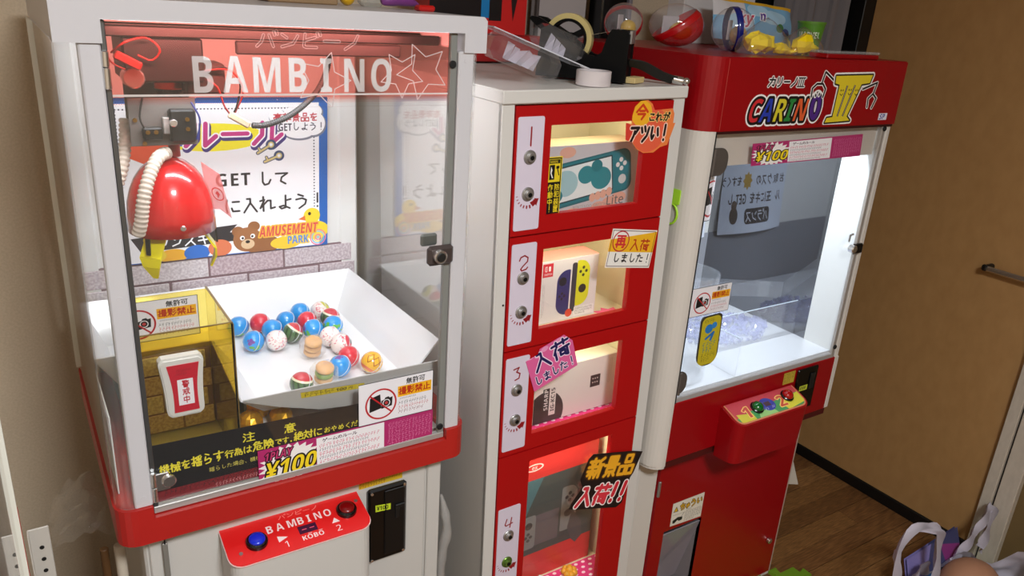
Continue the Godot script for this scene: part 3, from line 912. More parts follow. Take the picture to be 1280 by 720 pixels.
	for q in [Vector2(0.6005, 0.857), Vector2(0.6005, 1.500)]:
		s = S()
		rod(s, Vector3(q.x, q.y, -1.1045), Vector3(q.x, q.y, -1.1005), 0.006, 16, 0.001)
		part(door, "rubber_stop", s, mat("rubber_black", Color(0.03, 0.03, 0.03), 0.7))
	header_print(t)
	glass_prints(t)
	# wall of printed bricks behind the tray: each brick a proud pad
	var bw = part(t, "brick_panel", bbm(0.085, 0.635, 0.845, 1.066, -1.604, -1.6005), mat("mortar", Color(0.50, 0.40, 0.42), 0.9))
	var bm := [grainy("brick_pale", Color(0.62, 0.55, 0.58), Color(0.86, 0.83, 0.84), 0.03, 0.85, Vector3(9, 9, 9), 4), grainy("brick_rose_tone", Color(0.60, 0.50, 0.53), Color(0.83, 0.77, 0.78), 0.03, 0.85, Vector3(9, 9, 9), 4), grainy("brick_light_tones", Color(0.68, 0.63, 0.65), Color(0.90, 0.88, 0.88), 0.03, 0.85, Vector3(9, 9, 9), 4)]
	for r in 5:
		var y0 := 0.848 + r * 0.0440
		var x := 0.087 - (0.0775 if r % 2 == 0 else 0.0)
		while x < 0.635:
			var a := maxf(x, 0.087)
			var b := minf(x + 0.1515, 0.634)
			if b - a > 0.012:
				part(bw, "brick", bbm(a + rng.randf_range(0, 0.0015), b, y0 + rng.randf_range(0, 0.0015), y0 + 0.0395 + rng.randf_range(-0.001, 0.001), -1.6005, -1.598 + rng.randf_range(-0.001, 0.001), 0.0018), bm[rng.randi() % 3])
			x += 0.1550
	# white liner with brick paper along the left side
	var ln = part(t, "side_liner", bbm(0.0715, 0.0735, 0.8525, 0.985, -1.590, -1.150), mat("inner_white"))
	for k in 5:
		for r in 2:
			var z0 := -1.585 + k * 0.086 + (0.03 if r else 0.0)
			part(ln, "brick", bbm(0.0700, 0.0715, 0.925 + r * 0.030, 0.952 + r * 0.030, z0, minf(z0 + 0.082, -1.152), 0.0006), bm[(k + r) % 3])
	build_tray(t)
	build_chute(t)
	poster(t)
	build_claw(t)
	build_controls(t)
	# light bar behind the header
	s = S()
	bb(s, 0.14, 0.585, 1.5462, 1.5498, -1.150, -1.134)
	var tubem := mat("tube_glow", Color(1, 1, 1), 0.4)
	tubem.emission_enabled = true
	tubem.emission = Color(0.97, 0.98, 1.0)
	tubem.emission_energy_multiplier = 3.0
	var lb = part(t, "lamp_strip", s, tubem, "white light strip under the lid")
	area_light(lb, "tube_light", Vector3(0.36, 1.5455, -1.144), Vector3(0.0, -0.70, -0.71), Vector2(0.44, 0.014), 0.50, Color(0.97, 0.98, 1.0))
	var s2 := bbm(0.14, 0.585, 1.5440, 1.5480, -1.428, -1.412)
	var lb2 = part(t, "lamp_strip", s2, tubem, "white light strip under the lid")
	area_light(lb2, "tube_light", Vector3(0.36, 1.5430, -1.420), Vector3(0.0, -0.80, -0.60), Vector2(0.44, 0.014), 0.17, Color(0.97, 0.98, 1.0))

func header_print(t):
	# red film on the top of the glass with clear lettering and star outlines
	var W := 1024
	var H := 228
	var rd := Color(0.97, 0.54, 0.48)
	var cv := Canvas.new(W, H, rd)
	var pale := Color(0.99, 0.88, 0.86)
	var white_ := Color(0.97, 0.97, 0.98)
	# lower edge: halftone rows thin out, then clear glass
	cv.rect(0, 190, W, 38, Color(0.99, 0.99, 0.99))
	for r in 6:
		var yy := 193.0 + r * 5.0
		var sz := 3.6 - r * 0.55
		var x := 3.0 if r % 2 == 0 else 0.0
		while x < W:
			cv.disc(x, yy, sz, sz, rd, 8)
			x += 6.0
	var ln := Canvas.new(W, H, Color(1.0, 0.93, 0.92, 0.0))
	# katakana outline name
	jp(ln, "バンビーノ", 388, 12, 50, Color(1.0, 0.93, 0.92, 0.0), 0.10, 1.8, Color(1.0, 0.85, 0.82, 0.5), false, 1.28, 0.15)
	# pale burst behind the last letters
	for st in [[855.0, 130.0, 78.0, 0.3], [590.0, 150.0, 90.0, 0.0], [930.0, 120.0, 95.0, 0.5]]:
		var b := cv.burst(st[0], st[1], st[2], st[2] * 0.95, 5, 0.5, st[3])
		ln.path(b, 2.2, Color(1.0, 0.93, 0.92, 0.7), true)
	var x := 196.0
	var step := 91.0
	var word := "BAMBINO"
	for i in word.length():
		var wd := contours_of(word[i], true)
		lat(cv, word[i], x - wd["a"] * 0.5 * 98 * 0.80 + 40, 184, 98, white_, true, 0.80)
		lat(ln, word[i], x - wd["a"] * 0.5 * 98 * 0.80 + 40, 184, 98, Color(1.0, 0.97, 0.96, 0.30), true, 0.80)
		x += step
	var fm := tinted("header_film", Color.WHITE, 0.002)
	fm.albedo_texture = cv.texture()
	var hf = sheet(t, "header_film", fm, 0.1205, 0.5975, 1.437, 1.546, -1.1120, "red translucent header film with BAMBINO lettering")
	sheet(hf, "header_lettering", printed("header_lettering", ln.texture(), true, 0.3), 0.1205, 0.5975, 1.437, 1.546, -1.1113, "pale printed lettering and star outlines", 0.0, 0.0003)
	part(hf, "white_line", bbm(0.1205, 0.5975, 1.4535, 1.4562, -1.1109, -1.1105), pane("line_white", Color(0.95, 0.93, 0.92), 0.6))

func nophoto_material() -> StandardMaterial3D:
	if mats.has("nophoto"): return mats["nophoto"]
	var cv := Canvas.new(512, 288, rgb8(236, 232, 236))
	cv.rect(0, 0, 512, 3, rgb8(60, 55, 60))
	cv.rect(508, 0, 4, 288, rgb8(40, 38, 42))
	cv.rect(0, 284, 512, 4, rgb8(40, 38, 42))
	# phone and camera
	cv.poly([Vector2(74, 108), Vector2(142, 92), Vector2(150, 190), Vector2(70, 206)], rgb8(28, 26, 28))
	cv.poly([Vector2(150, 140), Vector2(172, 134), Vector2(176, 122), Vector2(200, 118), Vector2(206, 128), Vector2(226, 124), Vector2(222, 186), Vector2(150, 196)], rgb8(28, 26, 28))
	cv.disc(184, 160, 26, 26, rgb8(240, 236, 238))
	cv.disc(184, 160, 20, 20, rgb8(28, 26, 28))
	cv.disc(184, 160, 11, 11, rgb8(190, 60, 60))
	cv.ring(148, 160, 106, 11, rgb8(186, 32, 40))
	cv.line(Vector2(78, 96), Vector2(216, 226), 10, rgb8(186, 32, 40))
	jp(cv, "無許可", 318, 16, 44, rgb8(30, 28, 30), 0.11)
	cv.rect(262, 66, 236, 74, rgb8(240, 176, 30))
	jp(cv, "撮影禁止", 266, 74, 56, rgb8(178, 34, 24), 0.115)
	fine_print(cv, 276, 148, 190, 1, 14, rgb8(40, 38, 40))
	fine_print(cv, 268, 174, 226, 1, 26, rgb8(40, 38, 40), 1.4)
	fine_print(cv, 268, 204, 226, 1, 26, rgb8(190, 60, 70), 1.5)
	fine_print(cv, 268, 234, 226, 1, 26, rgb8(120, 50, 60), 1.3)
	return printed("nophoto", cv.texture(), false, 0.4)

func price_material() -> StandardMaterial3D:
	if mats.has("price_strip"): return mats["price_strip"]
	var mg := rgb8(176, 44, 104)
	var cv := Canvas.new(1024, 226, mg)
	cv.poly(cv.burst(170, 118, 176, 122, 22, 0.78, 0.1), rgb8(242, 236, 232))
	lat(cv, "1PLAY", 28, 74, 46, rgb8(196, 60, 110), true, 0.8, 0.2, 6.0, rgb8(60, 20, 40))
	lat(cv, "¥100", 22, 186, 96, rgb8(244, 214, 40), true, 0.98, 0.22, 9.0, rgb8(24, 18, 20))
	cv.rect(316, 10, 398, 206, rgb8(240, 236, 238))
	jp(cv, "ゲームのルール", 350, 22, 28, rgb8(60, 30, 50), 0.12)
	for i in 3:
		fine_print(cv, 332, 62 + i * 52, 372, 1, 27, rgb8(200, 50, 90), 1.55)
		fine_print(cv, 332, 90 + i * 52, 372, 1, 20, rgb8(80, 60, 80), 1.3)
	fine_print(cv, 738, 30, 272, 6, 31, rgb8(222, 140, 176), 0.96)
	return printed("price_strip", cv.texture(), false, 0.4)

func glass_prints(t):
	# black and yellow warning strip on the inside of the glass
	var cv := Canvas.new(1024, 304, rgb8(24, 22, 24))
	var yl := rgb8(238, 222, 60)
	jp(cv, "注", 384, 34, 58, yl, 0.11)
	jp(cv, "意", 578, 34, 58, yl, 0.11)
	jp(cv, "機械を", 20, 112, 52, yl, 0.12, 0.0, Color.BLACK, false, 0.84)
	jp(cv, "揺らす", 154, 104, 60, yl, 0.12, 0.0, Color.BLACK, false, 0.78)
	jp(cv, "行為は", 300, 114, 46, yl, 0.12, 0.0, Color.BLACK, false, 0.88)
	jp(cv, "危険", 426, 100, 60, yl, 0.12, 0.0, Color.BLACK, false, 0.82)
	jp(cv, "です。", 530, 112, 42, yl, 0.115, 0.0, Color.BLACK, false, 0.82)
	jp(cv, "絶対に", 622, 96, 58, yl, 0.12, 0.0, Color.BLACK, false, 0.82)
	jp(cv, "おやめください", 772, 106, 38, yl, 0.11, 0.0, Color.BLACK, false, 0.92)
	jp(cv, "揺らした場合、機械アラー", 226, 186, 26, rgb8(214, 200, 90), 0.10)
	cv.rect(0, 250, 1024, 54, rgb8(126, 28, 36))
	fine_print(cv, 30, 256, 560, 1, 30, rgb8(40, 20, 24), 1.6)
	fine_print(cv, 250, 280, 600, 1, 22, rgb8(226, 170, 170), 1.6)
	var s := S()
	quad_sheet(s, Vector3(0.1205, 0.945, -1.1115), Vector3(0.470, 0.937, -1.1115), Vector3(0.470, 0.846, -1.1115), Vector3(0.1205, 0.846, -1.1115))
	part(t, "warning_strip", s, printed("warning_strip", cv.texture(), false, 0.3), "black strip with yellow do-not-shake warning")
	s = S()
	quad_sheet(s, Vector3(0.272, 0.896, -1.1052), Vector3(0.586, 0.896, -1.1052), Vector3(0.586, 0.837, -1.1052), Vector3(0.272, 0.826, -1.1052))
	part(t, "price_strip", s, price_material(), "magenta price strip with yellow 100 yen burst")
	sheet(t, "no_photo_sticker", nophoto_material(), 0.4435, 0.5845, 0.896, 0.976, -1.1046, "white no photography sticker on the front glass")

func poster(t):
	var W := 1024
	var H := 776
	var cv := Canvas.new(W, H, rgb8(28, 96, 178))
	for i in 60:
		cv.star(rng.randf() * W, rng.randf() * H, rng.randf_range(3, 6), rgb8(235, 240, 250))
	cv.rect(30, 26, W - 74, H - 30, rgb8(244, 245, 248))
	for i in 60:
		cv.disc(60 + i * 15.6, 52, 3.6, 3.6, rgb8(30, 40, 60), 8)
	for i in 44:
		cv.disc(W - 70, 60 + i * 15.6, 3.6, 3.6, rgb8(30, 40, 60), 8)
		cv.disc(58, 60 + i * 15.6, 3.6, 3.6, rgb8(30, 40, 60), 8)
	# cloud bubble
	for c in [[880, 120, 80, 54], [800, 150, 60, 44], [950, 160, 62, 60], [880, 190, 84, 44], [940, 100, 56, 40], [770, 120, 40, 34]]:
		cv.disc(c[0] + 4, c[1] - 24, c[2] + 4, c[3] + 4, rgb8(120, 124, 140))
	for c in [[880, 120, 80, 54], [800, 150, 60, 44], [950, 160, 62, 60], [880, 190, 84, 44], [940, 100, 56, 40], [770, 120, 40, 34]]:
		cv.disc(c[0], c[1] - 30, c[2], c[3], rgb8(250, 250, 252))
	jp(cv, "豪華景品を", 752, 76, 44, rgb8(190, 52, 66), 0.12)
	lat(cv, "GET", 774, 164, 36, rgb8(40, 40, 60), true, 0.75)
	jp(cv, "しよう！", 842, 124, 42, rgb8(40, 40, 60), 0.1)
	# heading on a yellow oval
	cv.disc(470, 186, 240, 66, rgb8(244, 232, 40))
	cv.disc(270, 176, 130, 52, rgb8(60, 90, 180))
	cv.poly([Vector2(90, 150), Vector2(250, 130), Vector2(300, 240), Vector2(160, 300), Vector2(80, 260)], rgb8(226, 84, 50))
	jp(cv, "ルール", 338, 116, 136, rgb8(58, 44, 120), 0.17, 9.0, rgb8(58, 44, 120), false, 1.12, 0.06)
	jp(cv, "ルール", 334, 104, 136, rgb8(196, 46, 130), 0.15, 7.0, rgb8(250, 248, 250), false, 1.12, 0.06)
	# two keys
	for kx in [[738, 230, 0.6], [776, 286, 0.4]]:
		var o := Vector2(kx[0], kx[1])
		var d := Vector2(-1, kx[2]).normalized()
		for pas in [[26.0, rgb8(50, 70, 110)], [15.0, rgb8(214, 196, 130)]]:
			cv.line(o, o + d * 76, pas[0] * 0.72, pas[1])
			cv.disc(o.x, o.y, pas[0], pas[0], pas[1])
			cv.line(o + d * 60, o + d * 60 + Vector2(d.y, -d.x) * -18, pas[0] * 0.6, pas[1])
		cv.disc(o.x, o.y, 8, 8, rgb8(240, 240, 245))
	lat(cv, "GET", 464, 426, 62, rgb8(28, 26, 30), true, 1.0, 0.0, 0.0, Color.BLACK, 0.1)
	jp(cv, "して", 668, 362, 78, rgb8(28, 26, 30), 0.115)
	lat(cv, "KEY", 150, 426, 58, rgb8(28, 26, 30), true, 1.0)
	jp(cv, "を", 320, 362, 74, rgb8(28, 26, 30), 0.115)
	jp(cv, "に入れよう！", 500, 486, 84, rgb8(28, 26, 30), 0.11)
	jp(cv, "ここ", 300, 486, 82, rgb8(28, 26, 30), 0.11)
	# black brush stroke with white words
	cv.poly([Vector2(70, 650), Vector2(560, 622), Vector2(520, 660), Vector2(600, 664), Vector2(540, 706), Vector2(110, 722)], rgb8(40, 38, 44))
	jp(cv, "バランスキ", 118, 650, 60, rgb8(246, 246, 248), 0.12)
	# bottom row: round toys, bear and duck
	cv.disc(250, 752, 70, 34, rgb8(240, 176, 40))
	cv.disc(360, 748, 60, 40, rgb8(40, 110, 200))
	cv.disc(160, 744, 60, 36, rgb8(240, 210, 60))
	cv.disc(470, 736, 56, 44, rgb8(220, 120, 80))
	for q in [[560, 660, 30, 26], [640, 640, 30, 26]]: cv.disc(q[0], q[1], q[2], q[3], rgb8(150, 96, 56))
	cv.disc(606, 706, 72, 64, rgb8(160, 104, 62))
	cv.disc(680, 740, 90, 50, rgb8(150, 96, 56))
	cv.disc(606, 730, 34, 26, rgb8(222, 190, 150))
	cv.disc(606, 718, 11, 8, rgb8(30, 24, 24))
	cv.disc(580, 696, 12, 12, rgb8(250, 250, 250))
	cv.disc(632, 690, 12, 12, rgb8(250, 250, 250))
	cv.disc(582, 697, 6, 6, rgb8(30, 24, 24))
	cv.disc(630, 691, 6, 6, rgb8(30, 24, 24))
	cv.disc(940, 610, 44, 42, rgb8(246, 208, 50))
	cv.disc(960, 690, 70, 50, rgb8(246, 208, 50))
	cv.poly([Vector2(904, 606), Vector2(868, 624), Vector2(906, 634)], rgb8(220, 110, 50))
	cv.disc(928, 598, 8, 9, rgb8(30, 24, 24))
	cv.disc(800, 742, 80, 34, rgb8(244, 200, 50))
	for r in 5: cv.ring(972, 730, 44 - r * 9, 6, [rgb8(230, 120, 150), rgb8(120, 190, 220), rgb8(240, 210, 90)][r % 3])
	lat(cv, "AMUSEMENT", 664, 700, 52, rgb8(214, 66, 74), true, 0.68, 0.12, 7.0, rgb8(232, 180, 60))
	lat(cv, "PARK", 806, 752, 42, rgb8(60, 130, 220), true, 0.78, 0.0, 6.0, rgb8(240, 200, 60))
	var s := S()
	quad_sheet(s, Vector3(0.150, 1.388, -1.5965), Vector3(0.576, 1.386, -1.5965), Vector3(0.570, 1.066, -1.5965), Vector3(0.148, 1.068, -1.5965), 0.001)
	part(t, "rules_poster", s, printed("rules_poster", cv.texture(), false, 0.35), "blue bordered rules poster on the machine's back wall")

func build_tray(t):
	var white := gloss("tray_white", Color(0.90, 0.905, 0.91), 0.35, 0.5)
	var s := S()
	var th := 0.003
	var rb := -1.588
	var fbk := -1.548
	var yf := 0.925
	# floor of the trough: an L round the chute
	panel3(s, [Vector3(0.305, yf, -1.180), Vector3(0.572, yf, -1.180), Vector3(0.572, yf, fbk), Vector3(0.305, yf, fbk)], th)
	panel3(s, [Vector3(0.11, yf, -1.378), Vector3(0.305, yf, -1.378), Vector3(0.305, yf, fbk), Vector3(0.11, yf, fbk)], th)
	# sloping walls
	panel3(s, [Vector3(0.072, 1.006, rb), Vector3(0.616, 1.006, rb), Vector3(0.572, yf, fbk), Vector3(0.11, yf, fbk)], th)
	panel3(s, [Vector3(0.616, 1.006, rb), Vector3(0.616, 1.012, -1.145), Vector3(0.572, yf, -1.180), Vector3(0.572, yf, fbk)], th)
	panel3(s, [Vector3(0.262, 0.967, -1.150), Vector3(0.616, 0.967, -1.150), Vector3(0.572, yf, -1.180), Vector3(0.305, yf, -1.180)], th)
	panel3(s, [Vector3(0.262, 0.967, -1.150), Vector3(0.305, yf, -1.180), Vector3(0.305, yf, -1.378), Vector3(0.262, 1.0, -1.335)], th)
	panel3(s, [Vector3(0.072, 1.0, -1.335), Vector3(0.262, 1.0, -1.335), Vector3(0.305, yf, -1.378), Vector3(0.11, yf, -1.378)], th)
	panel3(s, [Vector3(0.072, 1.006, rb), Vector3(0.072, 1.0, -1.335), Vector3(0.11, yf, -1.378), Vector3(0.11, yf, fbk)], th)
	var tr = part(t, "tray", s, white, "white sloping plastic tray")
	s = S()
	prism(s, PackedVector2Array([Vector2(0.264, 0.968), Vector2(0.616, 0.968), Vector2(0.616, 0.917), Vector2(0.464, 0.914), Vector2(0.392, 0.922), Vector2(0.323, 0.943), Vector2(0.272, 0.963)]), -1.1505, -1.1475)
	part(tr, "front_fascia", s, mat("fascia_grey", Color(0.66, 0.65, 0.63), 0.6))
	var cv := Canvas.new(256, 32, rgb8(196, 174, 36))
	fine_print(cv, 16, 6, 110, 1, 28, rgb8(50, 44, 16), 1.5)
	lat(cv, "100", 140, 26, 18, rgb8(50, 46, 20), true, 1.1)
	jp(cv, "円", 192, 8, 18, rgb8(50, 46, 20), 0.1)
	s = S()
	quad_sheet(s, Vector3(0.358, 0.9615, -1.1469), Vector3(0.472, 0.9550, -1.1469), Vector3(0.469, 0.9460, -1.1469), Vector3(0.359, 0.9510, -1.1469))
	part(tr, "price_tape", s, printed("tray_tape", cv.texture()), "yellow price tape on the tray front")
	for xx in [0.30, 0.44, 0.585]:
		part(tr, "support_leg", bbm(xx, xx + 0.008, 0.842, 0.926, -1.30, -1.292), mat("inner_white", Color(0.86, 0.86, 0.85), 0.55))

func build_chute(t):
	var yel := tinted("yellow_acrylic", Color(0.98, 0.89, 0.47), 0.03)
	var c = part(t, "prize_chute", bbm(0.254, 0.257, 0.850, 1.104, -1.326, -1.150, 0.0005), yel, "yellow clear acrylic prize chute")
	part(c, "front_pane", bbm(0.122, 0.257, 0.850, 1.106, -1.152, -1.149, 0.0005), yel)
	part(c, "back_pane", bbm(0.122, 0.257, 0.850, 1.101, -1.328, -1.325, 0.0005), yel)
	part(c, "left_pane", bbm(0.121, 0.124, 0.850, 1.104, -1.326, -1.150, 0.0005), yel)
	var edge := mat("acrylic_edge", Color(0.50, 0.40, 0.20), 0.3)
	var s := S()
	bb(s, 0.2538, 0.2572, 1.1042, 1.1054, -1.327, -1.1492)
	bb(s, 0.122, 0.257, 1.1062, 1.1072, -1.1518, -1.1492)
	bb(s, 0.2568, 0.2582, 0.852, 1.104, -1.1525, -1.1490)
	part(c, "pane_edge", s, edge)
	sheet(t, "no_photo_sticker", nophoto_material(), 0.104, 0.2405, 1.021, 1.093, -1.3245, "cream no photography sticker on the back of the yellow chute")
	# brick lining of the lower chute
	var lw = part(t, "chute_lining", bbm(0.126, 0.253, 0.845, 0.995, -1.3235, -1.321), mat("mortar"))
	for r in 4:
		var x := 0.127 - (0.03 if r % 2 else 0.0)
		while x < 0.252:
			var a := maxf(x, 0.127)
			var b := minf(x + 0.072, 0.2525)
			if b - a > 0.008:
				part(lw, "brick", bbm(a, b, 0.847 + r * 0.037, 0.847 + r * 0.037 + 0.034, -1.321, -1.3185, 0.0016), mats["brick_pale"] if r % 2 else mats["brick_rose_tone"])
			x += 0.075
	# alarm box stuck to the chute front
	var cv := Canvas.new(160, 224, rgb8(196, 24, 46))
	fine_print(cv, 44, 22, 78, 2, 16, rgb8(90, 10, 20))
	cv.rect(46, 70, 78, 122, rgb8(240, 236, 238))
	jp(cv, "警戒中", 68, 74, 36, rgb8(190, 24, 40), 0.12, 0.0, Color.BLACK, true)
	var al := S()
	var body := PackedVector2Array()
	for i in 21:
		var f := i / 20.0
		body.append(Vector2(0.2085 - 0.0025 * sin(PI * f) - 0.0045 * f - 0.007 * (pow(absf(f * 2.0 - 1.0), 14.0)), 1.071 - 0.099 * f))
	for i in 21:
		var f := 1.0 - i / 20.0
		body.append(Vector2(0.1415 + 0.0025 * sin(PI * f) + 0.008 * f + 0.007 * (pow(absf(f * 2.0 - 1.0), 14.0)), 1.071 - 0.099 * f))
	prism(al, body, -1.1485, -1.134)
	var inset := PackedVector2Array()
	for p in body: inset.append(Vector2(0.176, 1.02) + (p - Vector2(0.176, 1.02)) * 0.93)
	prism(al, inset, -1.134, -1.131)
	var ab = part(t, "alarm_box", al, gloss("alarm_white", Color(0.84, 0.83, 0.80), 0.4, 0.3), "white alarm box with a red face")
	s = S()
	var fp := PackedVector2Array()
	for i in 11:
		var f := i / 10.0
		fp.append(Vector2(0.1995 - 0.0028 * sin(PI * f) - 0.004 * f, 1.060 - 0.079 * f))
	for i in 11:
		var f := 1.0 - i / 10.0
		fp.append(Vector2(0.1535 + 0.0028 * sin(PI * f) + 0.006 * f, 1.060 - 0.079 * f))
	prism(s, fp, -1.131, -1.1302)
	part(ab, "face_label", s, printed("alarm_face", cv.texture()), "red label reading alert")

func build_controls(t):
	# control box with two buttons
	var cream := mat("cabinet_cream", Color(0.79, 0.77, 0.745), 0.5)
	var c = part(t, "control_box", null_box_control(), cream, "cream control box with a red sloping top")
	var W := 768
	var H := 288
	var cv := Canvas.new(W, H, rgb8(226, 26, 26))
	var wt := rgb8(246, 226, 224)
	jp(cv, "バンビーノ", 300, 14, 34, rgb8(250, 150, 140), 0.1, 0.0, Color.BLACK, false, 1.3, 0.2)
	var x := 218.0
	for ch in "BAMBINO":
		lat(cv, ch, x, 124, 54, wt, true, 0.84)
		x += 56.0 if ch != "I" else 38.0
	cv.poly([Vector2(262, 160), Vector2(262, 206), Vector2(316, 183)], wt)
	lat(cv, "1", 282, 254, 44, wt, false, 1.0)
	cv.poly([Vector2(560, 186), Vector2(606, 186), Vector2(583, 148)], wt)
	lat(cv, "2", 568, 252, 44, wt, false, 1.0)
	cv.rect(378, 138, 100, 58, rgb8(58, 12, 50))
	cv.rect(396, 164, 26, 6, rgb8(240, 90, 120))
	cv.rect(438, 164, 26, 6, rgb8(240, 90, 120))
	lat(cv, "KOBO", 378, 244, 32, wt, true, 1.0)
	for k in [1, 3]: cv.line(Vector2(392 + k * 29, 204), Vector2(410 + k * 29, 204), 4, wt)
	var topm := printed("control_print", cv.texture(), false, 0.3)
	topm.clearcoat_enabled = true
	topm.clearcoat = 0.5
	# top plate: outline in its own plane, front corners rounded
	var ux := Vector3(1, 0, 0)
	var bk := Vector3(0.208, 0.7475, -1.1285)
	var fr := Vector3(0.208, 0.7295, -1.0475)
	var uy := (bk - fr).normalized()
	var dpt := (bk - fr).length()
	var tf := Transform3D(Basis(ux, uy, ux.cross(uy)), fr)
	var s := S()
	prism(s, rrect4(0.0, 0.2395, 0.0, dpt, [0.022, 0.022, 0.0, 0.0]), 0.0, 0.0022, tf, Rect2(0, 0, 0.2395, dpt))
	part(c, "control_panel", s, topm, "red control panel lettered BAMBINO")
	s = S()
	prism(s, rrect4(-0.001, 0.2405, -0.001, dpt, [0.022, 0.022, 0.0, 0.0]), -0.002, 0.0003, tf)
	part(c, "panel_rim", s, mat("rim_pink", Color(0.90, 0.78, 0.76), 0.4))
	for b in [[0.049, 0.037, Color(0.02, 0.16, 0.78), "blue push button"], [0.207, 0.047, Color(0.46, 0.02, 0.025), "dark red push button"]]:
		s = S()
		lathe(s, [Vector2(0.0175, 0.0), Vector2(0.0175, 0.006), Vector2(0.0155, 0.0085), Vector2(0.0125, 0.009), Vector2(0.0, 0.009)], 28, tf * Transform3D(Basis(Vector3.RIGHT, PI / 2), Vector3(b[0], b[1], 0.002)), true)
		part(c, "button_collar", s, mat("black_gloss", Color(0.02, 0.02, 0.022), 0.25))
		s = S()
		lathe(s, [Vector2(0.0132, 0.0), Vector2(0.0132, 0.010), Vector2(0.0120, 0.0122), Vector2(0.006, 0.013), Vector2(0.0, 0.0132)], 28, tf * Transform3D(Basis(Vector3.RIGHT, PI / 2), Vector3(b[0], b[1], 0.002)))
		part(c, "push_button", s, gloss("button_%s" % b[3].left(4), b[2], 0.3, 0.6), b[3])
	for q in [Vector2(0.020, 0.024), Vector2(0.230, 0.062)]:
		s = S()
		rod(s, tf * Vector3(q.x, q.y, 0.002), tf * Vector3(q.x, q.y, 0.0036), 0.0032, 10)
		part(c, "panel_screw", s, steel())
	# coin mechanism
	var cm = part(t, "coin_box", bbm(0.4665, 0.5435, 0.588, 0.749, -1.1275, -1.116, 0.004), gloss("coin_black", Color(0.022, 0.021, 0.022), 0.35, 0.4), "black coin mechanism")
	part(cm, "coin_recess", bbm(0.497, 0.5375, 0.600, 0.742, -1.116, -1.1135, 0.002), mat("black_plastic", Color(0.035, 0.033, 0.033), 0.45))
	s = S()
	bb(s, 0.517, 0.536, 0.700, 0.708, -1.1135, -1.1095, 0.001)
	bb(s, 0.518, 0.526, 0.678, 0.700, -1.1135, -1.1110, 0.001)
	part(cm, "coin_slot", s, mat("coin_grey", Color(0.09, 0.09, 0.09), 0.4))
	for q in [Vector2(0.473, 0.742), Vector2(0.5375, 0.744), Vector2(0.5365, 0.596), Vector2(0.473, 0.594)]:
		s = S()
		rod(s, Vector3(q.x, q.y, -1.116), Vector3(q.x, q.y, -1.1145), 0.0028, 10)
		part(cm, "coin_screw", s, chrome())
	cv = Canvas.new(128, 56, rgb8(196, 214, 46))
	lat(cv, "¥100", 10, 46, 36, rgb8(40, 44, 20), true, 0.9)
	s = S()
	quad_sheet(s, Vector3(0.4795, 0.7155, -1.1152), Vector3(0.5085, 0.7135, -1.1128), Vector3(0.5085, 0.7005, -1.1128), Vector3(0.4795, 0.7015, -1.1152))
	part(cm, "price_label", s, printed("coin_label", cv.texture()), "yellow green 100 yen label")
	cv = Canvas.new(256, 48, rgb8(214, 176, 40))
	fine_print(cv, 6, 4, 244, 2, 22, rgb8(150, 40, 30), 0.98)
	s = S()
	quad_sheet(s, Vector3(0.4520, 0.7655, -1.1275), Vector3(0.5380, 0.7655, -1.1275), Vector3(0.5380, 0.7510, -1.1275), Vector3(0.4520, 0.7510, -1.1275))
	part(t, "coin_notice", s, printed("coin_notice", cv.texture()), "yellow notice strip above the coin slot")
	# small hanging latch under the band
	s = S()
	rod(s, Vector3(0.1245, 0.787, -1.118), Vector3(0.1245, 0.762, -1.118), 0.0012, 8)
	part(t, "latch_cord", s, mat("rubber_black", Color(0.03, 0.03, 0.03), 0.7))
	s = S()
	bb(s, 0.1205, 0.1285, 0.690, 0.762, -1.124, -1.118, 0.001)
	part(t, "latch", s, mat("latch_grey", Color(0.55, 0.53, 0.50), 0.5, 0.3))

func null_box_control() -> SurfaceTool:
	# a box whose front corners are rounded and whose top slopes down to the player
	var s := S()
	var pl := rrect4(0.209, 0.4465, -1.1280, -1.0485, [0.0, 0.0, 0.022, 0.022], 6)
	var n := pl.size()
	var c := Vector3(0.33, 0.6, -1.09)
	var top := []
	var bot := []
	for p in pl:
		var y := 0.7470 + (p.y + 1.128) / 0.0795 * (-0.0180)
		top.append(Vector3(p.x, y, p.y))
		bot.append(Vector3(p.x, 0.50, p.y))
	face(s, top, c)
	face(s, bot, c)
	for i in n:
		var j := (i + 1) % n
		face(s, [top[i], top[j], bot[j], bot[i]], c)
	return s

func ribbed(s: SurfaceTool, path: Array, r0: float, pitch: float):
	var L := 0.0
	for i in path.size() - 1: L += path[i].distance_to(path[i + 1])
	var n := int(L / pitch) * 4
	var c := Curve3D.new()
	for p in path: c.add_point(p)
	var pts := []
	var rad := []
	for i in n + 1:
		pts.append(c.sample_baked(L * i / n))
		rad.append(r0 * [0.78, 1.0, 1.0, 0.95][i % 4])
	tube(s, pts, rad, 12)

